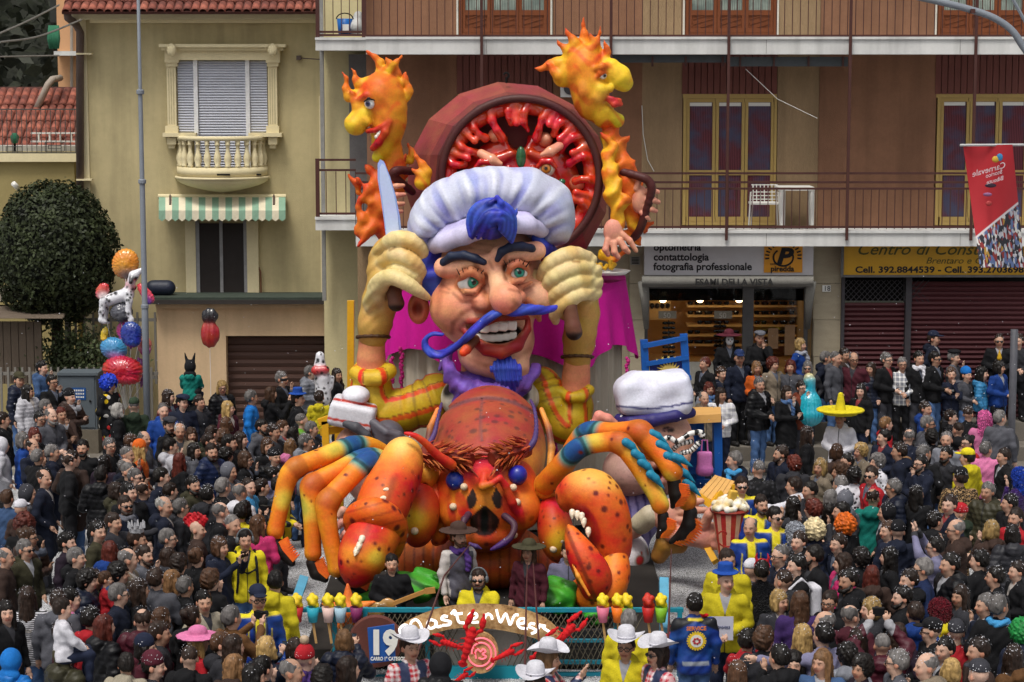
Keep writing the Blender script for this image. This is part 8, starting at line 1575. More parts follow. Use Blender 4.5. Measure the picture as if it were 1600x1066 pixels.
# ground positions
for r_ in rows:
    small = r_['sex'] in 'cg'; r_['sc'] = (.86 if small else .98 if r_['sex'] == 'w' else 1.04)*rp.uniform(.96, 1.04); r_['hs'] = 1.26 if small else 1.05
    hz = 1.625*r_['sc']; p_ = GZ(r_['u'], r_['v'], hz); zb_ = 0.0; lim = 43.1 if r_['u'] < 600 else 42.05
    if p_.y > 41.6: zb_ = .12; p_ = GZ(r_['u'], r_['v'], hz+.12)
    if p_.y > lim:
        need = lambda Y: W(r_['u'], r_['v'], Y).z-hz
        if r_['u'] < 600: Y = 43.1; zb_ = max(.12, need(Y))
        else:
            Y = 42.55; zb_ = need(Y)
            if zb_ > .45: Y = 43.2; zb_ = .78 if need(Y) > .6 else .4
            else: zb_ = .4
        p_ = W(r_['u'], r_['v'], Y)
    r_['p'] = [p_.x, p_.y]; r_['z'] = zb_
for it in range(40):
    for i in range(len(rows)):
        for j in range(i):
            a, b = rows[i], rows[j]; dx, dy = a['p'][0]-b['p'][0], a['p'][1]-b['p'][1]
            if abs(dx) > .5 or abs(dy) > .5: continue
            d = math.hypot(dx, dy*1.15); m_ = .37*min(1, (a['sc']+b['sc'])/2)
            if d < m_:
                f = (m_-d)*.25/(d+1e-3)
                for q, s in ((a, 1), (b, -1)):
                    q['p'][0] += s*dx*f*.6
                    if q['z'] < .1: q['p'][1] += s*(dy if abs(dy) > .01 else .02)*f
# labels
for r_ in rows: r_['lab'] = describe(r_['sex'], r_['hair'], r_['gar'], r_['pose'], r_['ex'], r_['ang'])
from collections import Counter
def words(s): return len(s.split())
def squeeze(r_, k0):
    for k in (k0, k0+1, k0+2):
        head_, tail = r_['base'], ', '+rel(r_['u'], r_['v'], k, r_['base'])
        for old in ('just ', ' seen from behind', ' with hand at chin', ' and beard', ' and glasses', ' and sunglasses', ' hair'):
            if words(head_+tail) <= 16: return head_+tail
            if old == 'just ': tail = tail.replace(old, '')
            elif old != ' hair' or ' hair in a bun' not in head_: head_ = head_.replace(old, '')
        if words(head_+tail) <= 16: return head_+tail
    return r_['base'] if words(r_['base']) <= 16 else head_
for r_ in rows: r_['base'] = r_['lab']; r_['lab'] = squeeze(r_, 0)
for k in range(1, 5):
    cnt = Counter(r_['lab'] for r_ in rows); first = set()
    for r_ in rows:
        if cnt[r_['lab']] > 1:
            if r_['lab'] in first: r_['lab'] = squeeze(r_, k)
            else: first.add(r_['lab'])
SHOW = []
for r_ in rows:
    gt_ = r_['gar'].split(':')[1]; cj = None
    if gt_.startswith('steward'): cj = jacket(r_['pose'], 'c', steward_cf(gt_), FP, gt_); gar = r_['gar'].split(':')[0]+':c'
    else: gar = r_['gar']
    o = person((r_['p'][0], r_['p'][1], r_['z']), r_['ang'], r_['hair'], gar, r_['pose'], r_['sc'], r_['ex'], r_['hs'], cj, rp.choice(['navy', 'black', 'denim', 'darkgrey', 'denim']))
    tag(o, r_['lab'], 'person', 'stewards in yellow or blue jackets' if r_['st'] else 'spectators crowding the street'); r_['o'] = o
    if not r_['st'] or rp.random() < .3:
        if rp.random() < .85: kid('confetti', confetti_mesh(rp.choice((0, 0, 1, 1, 2) if r_['u'] < 600 else (0, 1, 1, 2, 2))+3*rp.randint(0, 1)), o, r_['hs'])['kind'] = 'stuff'
    if r_['pose'] in ('phone', 'over'): SHOW.append(r_)
# phones and cameras held up
phm = M('phone_black', '#141416', .3, .05)
for r_ in SHOW:
    o = r_['o']; Mx = wm(o); camq = rp.random() < .45; z = 1.56 if r_['pose'] == 'phone' else 1.91; c = Mx @ Vector((0, -.40 if r_['pose'] == 'phone' else -.30, z))
    t = bpy.data.objects.new('camera' if camq else 'phone', None); C.objects.link(t); t.location = c; t.rotation_euler = o.rotation_euler
    who = WHO[r_['sex']]; g = r_['gar'].split(':'); tag(t, '%s held up by %s' % ('black camera' if camq else 'dark smartphone', r_['base'].split(' holding')[0].split(' with both')[0]), 'camera' if camq else 'phone', 'phones and cameras held up by the crowd')
    t['label'] = t['label'] if words(t['label']) <= 16 else '%s held up by the %s' % ('black camera' if camq else 'dark smartphone', r_['base'].split(' holding')[0].split(' with both')[0])
    if words(t['label']) > 16: t['label'] = t['label'].replace(' hair', '').replace(' and glasses', '')
    if camq: m = MB().box((0, 0, 0), (.13, .06, .09)); kid('camera_body', m.mesh('camera_body', phm), t); m = MB(); m.tube([(0, -.03, 0), (0, -.11, 0)], .036, 12); kid('lens', m.mesh('lens', phm), t)
    else: kid('case', MB().box((0, 0, 0), (.15, .012, .075)).mesh('case', phm), t); kid('screen', MB().box((0, .009, 0), (.14, .004, .067)).mesh('screen', M('screen_dim', '#3d4a58', .15)), t)
# steps in front of the shops, and the ledge on the left
m = MB(); m.fr(1003, 660, 1640, 760, 42.28, .1); st = MB()
x0, x1 = W(1003, 700, 42.3).x, W(1640, 700, 42.3).x
o = struct(MB().box(((x0+x1)/2, 42.65, .26), (x1-x0, .7, .28)).build('shop_step', pv)); o = struct(MB().box(((x0+x1)/2, 43.32, .45), (x1-x0, .64, .66)).build('shop_step', pv))
# child in teal on a man's shoulders
mn = next(r_ for r_ in rows if r_['u'] == 307); px_, py_ = mn['p']
zc_ = W(297, 575, py_).z-1.61*.80
o = person((px_-.1, py_-.02, zc_), 175, '', 'teal:h', 'sit', .80, ('ears#black',), 1.22); tag(o, 'child in teal hoodie with black eared hood on a man\'s shoulders', 'person', 'children carried on shoulders')
mn = next(r_ for r_ in rows if r_['u'] == 186); py_ = mn['p'][1]; zc_ = W(166, 908, py_-.1).z-1.61*.62
tag(person((W(166, 908, py_-.1).x, py_-.1, zc_), 100, 'ms', 'red:c', 'sit', .62, (), 1.3), 'small boy in red jacket with yellow bands carried by grey haired man', 'person', 'children carried on shoulders')
py_ = GZ(102, 1024, 1.6).y; zc_ = W(99, 955, py_-.05).z-1.61*.72; tag(person((W(99, 955, py_).x, py_-.02, zc_), 110, 'ns', 'white:w', 'sit', .72, (), 1.25), 'boy in white sweater sitting on shoulders above olive puffer jacket', 'person', 'children carried on shoulders')
q = GZ(102, 1024, 1.6); tag(person((q.x, q.y, 0), 140, 'ns', 'olive:p', 'down', 1, ('hood#olive',)), 'man in olive puffer jacket with hood carrying a boy on shoulders', 'person', 'spectators crowding the street')
# ================================================================== FLOAT FRONT: rails, log sign, performers, puppets, balloons
FY = 27.5; teal = M('teal_paint', '#1b7f93', .5, .15, 4); tealD = M('teal_board', '#16899c', .5, .12, 2)
pf = thing('parade_float', 'low teal railed parade float carrying the papier mache figures', 'float', W(770, 1064, 28.5))
m = MB(); m.box((W(770, 900, 30).x, 31.4, .17), (4.9, 7.2, .22)); m.build('deck', M('deck_dark', '#2a2724', .9, .3, 3), pf)
m = MB(); m.fr(575, 985, 968, 1070, FY+.35, .1); m.build('shade_backing', M('shade_black', '#1c1d20', .8), pf)  # black sheet stands for the shade behind net and rails, hides performers' legs
for (u0, v0, u1, v1) in ((470, 951, 1068, 957), (570, 1003, 690, 1007), (830, 1000, 970, 1004), (570, 1034, 690, 1039), (820, 1033, 970, 1038), (560, 1056, 690, 1060), (840, 1052, 970, 1057)): m = MB(); m.fr(u0, v0, u1, v1, FY, .07); m.build('rail', teal, pf)
for u in (523, 668, 828, 962, 1062, 571): m = MB(); m.fr(u-3.5, 951, u+3.5, 1070, FY-.01, .09); m.build('post', teal, pf)
for (a, b) in (((474, 906, 28.6), (458, 952, 27.6)), ((1037, 906, 28.3), (1038, 985, 27.7))): m = MB(); m.bar(W(*a), W(*b), .12, .12, (0, 1, 0)); m.build('tilted_post', M('teal_pale', '#4d93b0', .5), pf)
m = MB(); m.fr(684, 1042, 834, 1080, FY-.1, .1); m.build('base_board', tealD, pf)
for i, (u0, u1) in enumerate(((550, 690), (836, 965))):
    m = MB(); st = 8.5
    for k in range(int((u1-u0)/st)+6): m.tube([W(u0+k*st-45, 960, FY-.06), W(u0+k*st-22+3*math.sin(k), 1000, FY-.1), W(u0+k*st+3*math.sin(k*2), 1045, FY-.05)], .0045, 4); m.tube([W(u0+k*st, 960, FY-.07), W(u0+k*st-25+3*math.sin(k), 1000, FY-.11), W(u0+k*st-45, 1045, FY-.06)], .006, 4)
    tag(m.build('fishing_net', M('net_cord', '#5f594a', .9), pf), kind='stuff')
tarp_ = M('tarp_grey', '#8d8a84', .9, .15, 3, .4, 20); m = MB(); m.fr(678, 984, 832, 1043, FY-.03, .02); m.build('tarpaulin', tarp_, pf)
SGN = thing('log_sign', 'arched log sign with white neon script over the float front', 'sign', W(746, 985, 27.2)); logm = NB('log_bark'); n_ = logm.noise(7, 5); logm.col(logm.ramp(logm.mix(n_, logm.noise(24, 3), .4), [(.33, hx('#5a3a1e')), (.45, hx('#a07a4c')), (.7, hx('#c9a876'))])); logm.bump(logm.noise(18), .6); logm = logm.set(rough=.85)
up = spline([(611, 990), (640, 968), (690, 949), (746, 943), (800, 947), (852, 965), (884, 996)], 4); dn = spline([(872, 1014), (842, 1000), (800, 988), (748, 981), (700, 984), (662, 997), (630, 1012)], 4)
m = MB(); n = len(up); 
for i in range(n-1): a, b, c, d = up[i], up[i+1], dn[n-2-i], dn[n-1-i]; q = [W(x[0], x[1], 27.2+o) for o in (0, .16) for x in (a, b, c, d)]; m.add(q, [(0, 1, 2, 3), (4, 7, 6, 5), (0, 4, 5, 1), (2, 6, 7, 3)]+([(0, 3, 7, 4)] if i == 0 else [])+([(1, 5, 6, 2)] if i == n-2 else []))
m.build('log_arch', logm, SGN)
neon = NB('neon_white'); neon.col((.9, .9, .92)); neon.b.inputs['Emission Color'].default_value = (1, .97, .93, 1); neon = neon.set(em=.9, rough=.3)
LET = dict(m=[[(350, 480), (343, 445), (372, 413), (408, 414), (425, 446)], [(425, 446), (442, 385), (480, 366), (512, 395), (535, 445), (572, 440)]], a=[[(648, 380), (600, 366), (574, 400), (594, 437), (636, 424), (648, 380), (656, 424), (692, 417)]], s=[[(745, 340), (708, 335), (694, 360), (732, 372), (768, 384), (756, 407), (698, 413)]], t=[[(772, 318), (800, 288), (820, 330), (838, 384), (884, 393)], [(795, 322), (868, 312)]], e=[[(905, 362), (978, 350), (985, 320), (942, 308), (913, 345), (940, 384), (1002, 386)]], r=[[(1020, 386), (1050, 362), (1058, 318)], [(1054, 345), (1078, 318), (1106, 332), (1116, 362)]], W=[[(1150, 280), (1165, 340), (1186, 386), (1214, 332), (1231, 318), (1250, 372), (1266, 406), (1300, 332), (1334, 326)]], e2=[[(1330, 400), (1385, 390), (1388, 362), (1350, 358), (1326, 392), (1350, 432), (1412, 440)]], s2=[[(1472, 402), (1436, 398), (1424, 424), (1462, 440), (1478, 466), (1440, 482)]], t2=[[(1490, 452), (1520, 412), (1550, 440), (1596, 468)], [(1505, 408), (1560, 420)]])
for k, ss in LET.items():
    m = MB()
    for s_ in ss: m.tube([W(560+x/5.333, 900+y/5.333, 27.14) for x, y in spline(s_, 4)], .018, 6)
    m.build('letter', neon, SGN)
lo_ = thing('log_slice_sign', 'round log slice with pink neon spiral below the arched sign', 'sign', W(751, 1050, 27.15)); m = MB(); c = W(751, 1018, 27.2); m.lathe([(0, -.05), (.245, -.05), (.255, 0), (.255, .08), (0, .08)], (0, 0, 0), 28, Euler((math.pi/2, 0, 0)).to_matrix()); o = m.build('slice', logm, lo_); o.location = c; o.scale = (.9, 1, 1.06)
pkn = NB('neon_pink'); pkn.col(hx('#d8586a')); pkn.b.inputs['Emission Color'].default_value = (1, .2, .25, 1); pkn = pkn.set(em=.7, rough=.3)
m = MB(); m.tube([c+Vector((.21*(1-.045*t)*math.cos(t)*.92, -.09, .215*(1-.045*t)*math.sin(t))) for t in np.linspace(-1.2, 9.5, 60)], .012, 6); m.tube([c+Vector((x/122, -.1, -y/122)) for x, y in spline([(-7, 8), (-8, -2), (-4, -7), (0, -3), (4, -7), (8, -3), (3, 1), (9, 5), (3, 9), (-3, 7)], 4)], .012, 6); m.build('neon_spiral', pkn, lo_)
n19 = thing('number_board', 'blue board with white number 19 at the float corner', 'sign', W(596, 1036, 27)); m = MB(); q = [W(574, 982, 26.95), W(616, 976, 26.95), W(618, 1032, 26.95), W(578, 1037, 26.95)]; m.prism(q, (0, .04, 0)); m.build('board', M('board_blue', '#1d4f96', .5, .08), n19)
a = W(577, 1021, 26.93); text('digits', '19', (a.x, a.y, a.z), .42, whiteM, n19, bold=.022, sx=.86); a = W(579, 1032, 26.93); text('caption', 'CARRO 1° CATEGORIA', (a.x, a.y, a.z), .065, whiteM, n19, bold=.002, sx=.72)
m = MB(); c = W(588, 1000, 27.3); m.lathe([(0, 0), (.33, 0), (.35, .06), (.33, .12), (0, .12)], c, 28, Euler((math.pi/2, 0, 0)).to_matrix()); m.build('drum', M('drum_brown', '#5e342c', .7), pf)
st_ = SC(.04); 
for g in (20, 92, 164, 236, 308): a = W(545, 955, 27.9); st_.c(tuple(a), (a.x+.36*math.cos(math.radians(g)), a.y, a.z+.36*math.sin(math.radians(g))), .13, .02, '#e0702a')
st_.build('orange_star', FP, .02, pf)
# lettuce
for (u, v, w_, hh, Y) in ((655, 915, 46, 24, 29.2), (872, 930, 40, 26, 29.3), (720, 930, 40, 16, 29.4), (590, 930, 30, 16, 29.4), (930, 955, 22, 14, 29.0)):
    s = SC(.05); q = PX(Y); s.e(q.p(u, v), (q.r(w_), .4, q.r(hh)), '#3c9a2c'); tag(s.build('lettuce', FP, .03, pf, disp=lambda X: .05*np.sin(X[:, 0]*16+4*np.sin(X[:, 2]*7))*np.cos(X[:, 2]*13+X[:, 1]*9), pad=.06, cf=lambda V, c: lerp(c, hx('#1d5a1c'), smooth01(np.sin(V[:, 0]*16+4*np.sin(V[:, 2]*7)), -.2, -.9))))
# decorated cups along the rail
for i, (u, cc, c2) in enumerate(((464, '#b82a2a', 'teal'), (489, '#2a9ab0', 'blue'), (513, '#d8b8b0', 'blush'), (532, '#9ab8c8', 'pale blue'), (557, '#7a2a5a', 'plum'), (942, '#d0708a', 'pink'), (965, '#e0701e', 'orange'), (979, '#6a9a2a', 'green'), (1013, '#b0201e', 'red'), (1033, '#7ab02a', 'lime'))):
    t = thing('ice_cream_cup', '%s cup with yellow scoop on a stick along the rail' % c2, 'decoration', W(u, 975, FY-.15), 'decorated cups along the float rail'); c = W(u, 972, FY-.12); m = MB(); m.lathe([(0, 0), (.055, 0), (.085, .2), (.078, .2), (0, .02)], c, 12); m.build('cup', M('cup_%d' % i, cc, .5, .08), t, True)
    s = SC(.03)
    for k in range(7): g = k*2.4; s.s((c.x+.045*math.cos(g), c.y+.04*math.sin(g), c.z+.22+.02*k), .04, '#dcc21e' if u != 1013 else '#b8241e')
    s.build('scoop', FP, .016, t); m = MB(); m.tube([c+Vector((0, 0, 0)), c+Vector((.04, 0, -.28))], .018, 6); m.build('stick', M('stick_wood', '#b58f5c'), t)
# performers on the float
def performer(u, v, Y, ang, hair, gar, pose, sc, ex, lab, tr='darkgrey', cj=None, grp='costumed performers of the float', cat='person'):
    p_ = W(u, v, Y); o = person((p_.x, Y, p_.z-1.62*sc), ang, hair, gar, pose, sc, ex, 1.07, cj, tr); return tag(o, lab, cat, grp)
def vestcf(V, c):
    x, y, z = V.T; c = np.tile(hx('#b9b2ae'), (len(V), 1)).astype(float); return lerp(c, hx('#4c4a55'), (np.abs(x) < .185)*(z < 1.42)*1.0)
performer(717, 838, 28.8, 35, 'ms', 'grey:c', 'down', 1.04, ('wide#brown', 'scarf#purple', 'beard'), 'man in brown wide hat, grey vest and purple scarf standing on the float', cj=jacket('down', 'c', vestcf, FP, 'vest'))
performer(612, 880, 28.4, 5, 'bs', 'black:o', 'clasp', .93, (), 'guitarist in long black coat half hidden by the left claw', 'black')
performer(748, 904, 28.5, -8, 'ns', 'yellow:c', 'sit', 1.04, ('sunglasses', 'headset', 'beard'), 'bearded man in yellow jacket with sunglasses seated behind the log sign', grp='stewards in yellow or blue jackets')
performer(826, 862, 28.9, -25, 'ml', 'maroon:o', 'down', .92, ('wide#olive',), 'woman in burgundy dress and brown hat standing by the right claw', 'maroon')
performer(888, 862, 29.8, 0, 'ns', 'lavender:c', 'down', 1.05, (), 'person in pale lilac suit mostly hidden behind the right claw', 'lavender')
gt2 = thing('guitar', 'pale wooden electric guitar held by the black coated guitarist', 'guitar', W(605, 955, 28.0)); gw2 = M('guitar_wood', '#b07f45', .4, .15, 3); g = PX(28.05); s = SC(.04).e(g.p(585, 953), (g.r(18), .035, g.r(13)), '#b98848').e(g.p(606, 945), (g.r(13), .035, g.r(11)), '#b98848').e(g.p(596, 949, -.045), (g.r(8), .012, g.r(6)), '#1c1a1a', .005); s.build('body', GL, .014, gt2); m = MB(); m.bar(g.p(612, 944), g.p(664, 924), .05, .05, (0, 1, 0)); m.build('neck', gw2, gt2); m = MB(); m.bar(g.p(664, 924), g.p(680, 922), .08, .03, (0, 1, 0)); m.build('headstock', gw2, gt2)
# cowgirls and stewards in front
def front(u, v, ang, hair, gar, pose, ex, lab, tr='denim', sc=1.0, cj=None, grp='performers in white cowboy hats'):
    p_ = GZ(u, v, 1.62*sc); o = person((p_.x, p_.y, 0), ang, hair, gar, pose, sc, ex, 1.07, cj, tr); return tag(o, lab, 'person', grp)
def ging(V, c): x, y, z = V.T; a = (np.sin(x*110) > 0)*.5+(np.sin(z*110) > 0)*.5; c = lerp(np.tile(hx('#d8cdcd'), (len(V), 1)).astype(float), hx('#b02434'), a); return lerp(c, hx('#2a3350'), (np.abs(x) < .16)*(np.abs(x) > .055)*(z < 1.46)*(z > 1.0)*1.0)
JK['ging'] = None; gj = lambda p_: jacket(p_, 'c', ging, FP, 'gingham')
front(641, 1011, 30, 'ms', 'red:k', 'clasp', ('cowboy#white',), 'woman in white cowboy hat and red gingham shirt beside the number board', cj=gj('clasp'))
front(858, 1030, 75, 'lo', 'red:k', 'phone', ('cowboy#white',), 'woman in white cowboy hat with red band gripping fishing rods', cj=gj('phone'))
front(836, 1068, -20, 'no', 'red:k', 'down', ('cowboy#white',), 'lowest cowgirl, only hat and face at the bottom edge', cj=gj('down'))
front(1027, 1021, -60, 'no', 'red:k', 'clasp', ('cowboy#white', 'sunglasses'), 'cowgirl in sunglasses and gingham shirt left of the blue steward', cj=gj('clasp'))
front(978, 1010, -15, 'ns', 'yellow:h', 'down', ('cowboy#white', 'glasses'), 'man in yellow hoodie with white cowboy hat and glasses')
front(690, 1040, 160, '', 'black:p', 'down', ('hood#black',), 'person in black hooded puffer coat behind the cowgirl', grp='spectators crowding the street')
front(545, 1045, 120, 'nl', 'maroon:c', 'pocket', (), 'woman with long dark hair in maroon jacket below the number board', grp='spectators crowding the street')
front(505, 1060, 160, 'bc', 'black:c', 'down', (), 'person with curly black hair at the bottom edge by the pompom beanie', grp='spectators crowding the street')
# details on stewards: badge wheel, paper
bd_ = next(r_ for r_ in rows if r_['gar'] == 'blue:stewardr'); o = bd_['o']; Mx = wm(o)
c0b = Vector((0, .165, 1.22)); m = MB(); R_ = Euler((-math.pi/2, 0, 0)).to_matrix(); m.lathe([(0, 0), (.095, 0), (.095, .012), (0, .012)], c0b, 24, R_)
for i in range(22): g_ = 2*math.pi*i/22; m.box(c0b+Vector((.102*math.cos(g_), .006, .102*math.sin(g_))), (.018, .012, .018), (0, -g_, 0))
bw = bpy.data.objects.new('gear_emblem', m.mesh('gear_emblem', M('emblem_yellow', '#d8b82a', .6))); C.objects.link(bw); bw.parent = o
m = MB(); m.lathe([(0, 0), (.072, 0), (.072, .016), (0, .016)], c0b, 20, R_); q = bpy.data.objects.new('emblem_disc', m.mesh('emblem_disc', whiteM)); C.objects.link(q); q.parent = bw
m = MB(); 
for i in range(7): m.ball(c0b+Vector((.035*math.cos(i*.9), .018, .03*math.sin(i*.9))), (.016, .008, .014), 6, 4)
q = bpy.data.objects.new('emblem_print', m.mesh('emblem_print', M('emblem_red', '#a8323a'))); C.objects.link(q); q.parent = bw; q['kind'] = 'stuff'
tx_ = text('back_lettering', 'SERVICE', (0.115, .168, 1.345), .062, M('letter_orange', '#d8782a'), None, rot=(math.pi/2, 0, math.pi), bold=.002); tx_.parent = o
pr_ = next(r_ for r_ in rows if r_['u'] == 1134 and r_['v'] == 905); o = pr_['o']; p_ = wm(o) @ Vector((0.0, -.30, 1.10)); pp = thing('paper_sign', 'white paper sheet reading RESPONSABILE held by the blue hatted steward', 'paper', p_); p_ = W(1128, 982, p_.y); m = MB(); m.box((p_.x, p_.y, p_.z), (.27, .006, .29)); m.build('sheet', M('paper', '#b9b9c6', .8, .05), pp); text('lettering', 'RESPONSABILE', (p_.x-.12, p_.y-.006, p_.z+.0), .042, M('pen_blue', '#3c4470'), pp, sx=.78)
pol = next(r_ for r_ in rows if r_['u'] == 1486 and r_['v'] == 607)['o']; t_ = text('chest_lettering', 'POLIZIA', (-.10, -.150, 1.27), .062, whiteM, None); t_.parent = pol
tab = next(r_ for r_ in rows if r_['gar'] == 'white:s')['o']; t_ = text('back_lettering', 'WILD', (.06, .155, 1.22), .05, M('print_pale', '#b0a8a0'), None, rot=(math.pi/2, 0, math.pi)); t_.parent = tab
# toy lobsters on rods
tl_ = SC(.015).chain([(0, 0, -.30), (0, -.02, -.12), (0, 0, .08), (0, 0, .2)], [.045, .06, .075, .05], '#c4161c').e((0, 0, -.36), (.08, .02, .05), '#b81218').chain([(.05, 0, .12), (.13, 0, .22), (.12, 0, .34), (.10, 0, .46)], [.025, .03, .05, .02], '#cf1c20').chain([(-.05, 0, .12), (-.12, 0, .2), (-.09, 0, .34), (-.07, 0, .5)], [.025, .03, .05, .02], '#cf1c20')
for k in range(3): tl_.c((.05, 0, .05-.07*k), (.14, -.02, .02-.09*k), .012, .006, '#b81218').c((-.05, 0, .05-.07*k), (-.14, -.02, .02-.09*k), .012, .006, '#b81218')
tlm = tl_.mesh('toy_lobster', M('plush_red', '#c4161c', .85, .2, 6, .5, 40), .013, disp=lambda X: .006*np.sin(X[:, 2]*70), pad=.01); tlg = 'red toy lobsters dangling from fishing rods'
for (u, v, Y, rot, s_, lab) in ((733, 1003, 25.6, (0, .28, 0), .8, 'largest red toy lobster with raised claws before the log slice'), (790, 1022, 25.5, (0, 1.2, .3), .5, 'small red toy lobster right of the pink neon spiral'), (702, 1006, 25.7, (.2, -1.2, 0), .5, 'slim red toy lobster pointing left of the neon spiral'), (850, 1010, 24.6, (0, .8, .2), .55, 'red toy lobster hanging before the cowgirl hat'), (1068, 984, 25.0, (.4, 1.05, 0), .75, 'red toy lobster hanging before the blue steward jacket'), (884, 990, 27.2, (0, .75, 0), .7, 'dark red toy lobster caught in the fishing net'), (722, 1058, 25.2, (.3, .9, 0), .4, 'red toy lobster at the bottom of the float front')): tag(put('toy_lobster', tlm, None, W(u, v, Y), rot, (s_,)*3), lab, 'toy lobster', tlg)
rodm = M('rod_brown', '#4a2622', .5)
for pth, lab in (([(650, 1028, 23.8), (694, 900, 24.6), (735, 850, 25.2)], 'dark fishing rod slanting up from the left cowgirl'), ([(820, 1050, 23.6), (822, 950, 24.4), (824, 878, 25)], 'upright thin fishing rod left of the red banded hat'), ([(847, 1066, 23.4), (838, 950, 24.2), (833, 880, 25)], 'fishing rod nearest the red banded cowboy hat'), ([(1043, 1030, 23.8), (1046, 940, 24.4), (1049, 858, 25)], 'upright fishing rod before the right claw legs')):
    m = MB(); m.tube([W(*q_) for q_ in pth], [.016, .012, .006], 6); o = tag(m.build('fishing_rod', rodm), lab, 'fishing rod', 'fishing rods holding toy lobsters')
# balloons
def foil(nm, sc_, res, lab, loc=None, cf=None, disp=None, string=None):
    t = thing('foil_balloon', lab, 'balloon', loc, 'foil balloons'); sc_.build('film', paint_mat('foil', .18, .5, .5, 8, .06, .5), res, t, cf=cf, disp=disp, pad=.02 if disp else 0)
    if string: m = MB(); m.tube([W(*x) for x in string], .006, 4); m.build('string', whiteM, t)
B = PX(42.3); dsp = lambda V, c: spots(V, c, .085, .36, hx('#121214'), 9)
def dog(u, v, s_, fl, lab, string):
    d = SC(.05); w_ = '#dcdce2'; X = lambda a, b, c=0: B.p(u+a*s_*fl, v+b*s_, c); R = lambda a: B.r(a*s_)
    d.chain([X(-18, 8), X(0, 2), X(14, -2)], [R(10), R(9), R(11)], w_).chain([X(14, -4), X(20, -22), X(24, -30)], [R(8), R(6), R(8)], w_).chain([X(24, -32), X(36, -40)], [R(7), R(4)], w_)
    for a, b in ((-24, -3), (-18, 2), (12, 2), (17, -2)): d.chain([X(a, 8, .05*b), X(a-2, 26, .05*b), X(a+(-3 if a < 0 else 3), 38, .05*b), X(a+2, 41, .05*b)], [R(6), R(4.4), R(4), R(4)], w_)
    d.chain([X(21, -28, -.1), X(19, -20, -.16)], [R(4), R(3)], '#17171a', .02).c(X(17, -17), X(22, -13), R(6.5), R(6.5), '#c0242a', .005); foil('d', d, .026, lab, X(0, 0), dsp, None, string)
dog(185, 462, 1.0, 1, 'white spotted dog balloon with red collar beside the pole', [(190, 500, 42.3), (196, 610, 42.4)])
d = SC(.05); w_ = '#dcdce2'; d.chain([B.p(505, 622), B.p(504, 590), B.p(500, 572), B.p(500, 556)], [B.r(13), B.r(12), B.r(9), B.r(7)], w_).c(B.p(520, 590), B.p(517, 605), B.r(3), B.r(4), w_).c(B.p(494, 579, -.1), B.p(508, 578, -.1), B.r(8), B.r(7), '#c0242a', .005); foil('d', d, .024, 'white spotted dog balloon held up in front of the garage door', B.p(505, 622), dsp)
for (u, v, a, b, rt, col, c2, nm) in ((196, 412, 21, 24, .3, '#d8882a', '#1d3a4a', 'orange and navy pear shaped foil balloon, topmost of the bunch'), (190, 488, 18, 15, 0, '#55565e', '#1a1a1e', 'dark silver foil balloon under the spotted dog'), (160, 455, 10, 14, .5, '#c0342e', '#e0e0e0', 'small red and white foil balloon left of the spotted dog'), (228, 458, 8, 19, -.7, '#e0485a', '#2a4ab0', 'pink fish shaped foil balloon tilted beside the pole'), (205, 522, 17, 20, 0, '#1c2f86', '#22409a', 'dark blue foil balloon in the middle of the bunch'), (178, 545, 22, 18, .4, '#3a86b8', '#a84a8a', 'light blue and violet round foil balloon of the bunch'), (226, 540, 11, 15, .2, '#c0655a', '#7a2a8a', 'salmon and purple foil balloon against the pole'), (192, 578, 32, 22, .1, '#b01c2a', '#c82a34', 'large red foil balloon, lowest of the bunch'), (221, 580, 9, 22, -.2, '#7a2a7a', '#8a3a8a', 'slim purple foil balloon right of the big red one'), (196, 518, 14, 16, -.4, '#c83a8a', '#d05aa0', 'magenta foil balloon peeking behind the blue one'), (163, 522, 6, 12, .3, '#d8b82a', '#c8a020', 'small yellow foil balloon at the left of the bunch')):
    dy = {205: -.35, 192: -.25, 226: -.1, 196: .15}.get(u, .0); s = SC(.03).e(B.p(u, v, dy), (B.r(a), B.r(a)*.6, B.r(b)), col, rot=Euler((0, rt, 0))).e(B.p(u+a*.15, v+b*.55, dy-.03), (B.r(a*.75), B.r(a)*.5, B.r(b*.5)), c2, rot=Euler((0, rt, 0))).s(B.p(u, v+b*1.08, dy), B.r(2.4), col)
    foil('f', s, .024, nm, B.p(u, v), None, lambda X: .010*np.sin(np.arctan2(X[:, 0]-X[:, 0].mean(), X[:, 2]-X[:, 2].mean())*24), [(u, v+b, 42.3), (196, 640, 42.5)])
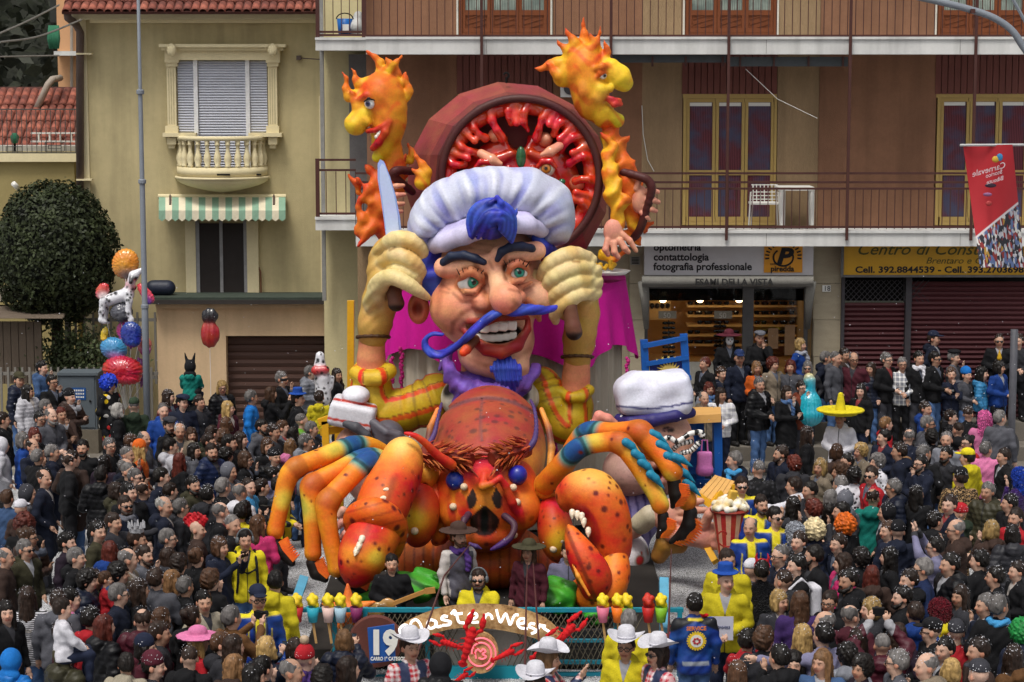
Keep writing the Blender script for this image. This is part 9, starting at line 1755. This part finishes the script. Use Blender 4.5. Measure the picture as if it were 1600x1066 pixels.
s = SC(.03).e(B.p(328, 522), (B.r(15), B.r(9), B.r(22)), '#a82f2c').e(B.p(328, 494), (B.r(13), B.r(8), B.r(13)), '#232428'); foil('f', s, .022, 'black and red foil balloon floating before the garage wall', B.p(328, 510), None, lambda X: .008*np.sin(X[:, 0]*60), [(328, 545, 42.3), (330, 640, 42.3)])
D_ = PX(41.4); s = SC(.05).chain([D_.p(1265, 596), D_.p(1265, 612), D_.p(1265, 628), D_.p(1265, 645)], [D_.r(9), D_.r(8), D_.r(17), D_.r(22)], '#1f9fb4').e(D_.p(1265, 590), (D_.r(8), D_.r(6), D_.r(7)), '#c8b478'); t = thing('foil_balloon', 'turquoise bell shaped balloon hovering left of the sombrero', 'balloon', D_.p(1265, 625), 'foil balloons'); s.build('film', paint_mat('foil', .18, .5, .5, 8, .06, .5), .024, t, disp=lambda X: .012*np.sin(np.arctan2(X[:, 0]-X[:, 0].mean(), X[:, 1]-X[:, 1].mean())*22), pad=.02)
# confetti in the air and on the street
rs = np.random.RandomState(4); n = 700; P_ = np.stack([rs.uniform(-9, 9, n), rs.uniform(23, 42, n), rs.uniform(.5, 4.2, n)], 1); A_ = rs.randn(n, 3); A_ /= np.linalg.norm(A_, axis=1)[:, None]; Bx = np.cross(A_, rs.randn(n, 3)); Bx /= np.linalg.norm(Bx, axis=1)[:, None]; k = .009
tag(put('falling_confetti', mesh('falling_confetti', np.stack([P_+A_*k, P_+Bx*k, P_-A_*k, P_-Bx*k], 1).reshape(-1, 3), np.arange(4*n).reshape(-1, 4), M('confetti_paper', '#c9c9cf', .7, .1, 30))), kind='stuff')
n = 60000; x = np.concatenate([rs.uniform(-5, 6, n//2), rs.normal(.3, 2.6, n-n//2)]); y = rs.uniform(25, 41.4, n); P_ = np.stack([x, y, rs.uniform(.004, .02, n)], 1); g = rs.rand(n)*6.28; k = rs.uniform(.006, .014, n)[:, None]; A_ = np.stack([np.cos(g), np.sin(g), rs.uniform(-.4, .4, n)], 1)*k; Bx = np.stack([-np.sin(g), np.cos(g), rs.uniform(-.4, .4, n)], 1)*k
tag(put('street_confetti', mesh('street_confetti', np.stack([P_+A_, P_+Bx, P_-A_, P_-Bx], 1).reshape(-1, 3), np.arange(4*n).reshape(-1, 4), M('confetti_paper', '#c9c9cf'))), kind='stuff')
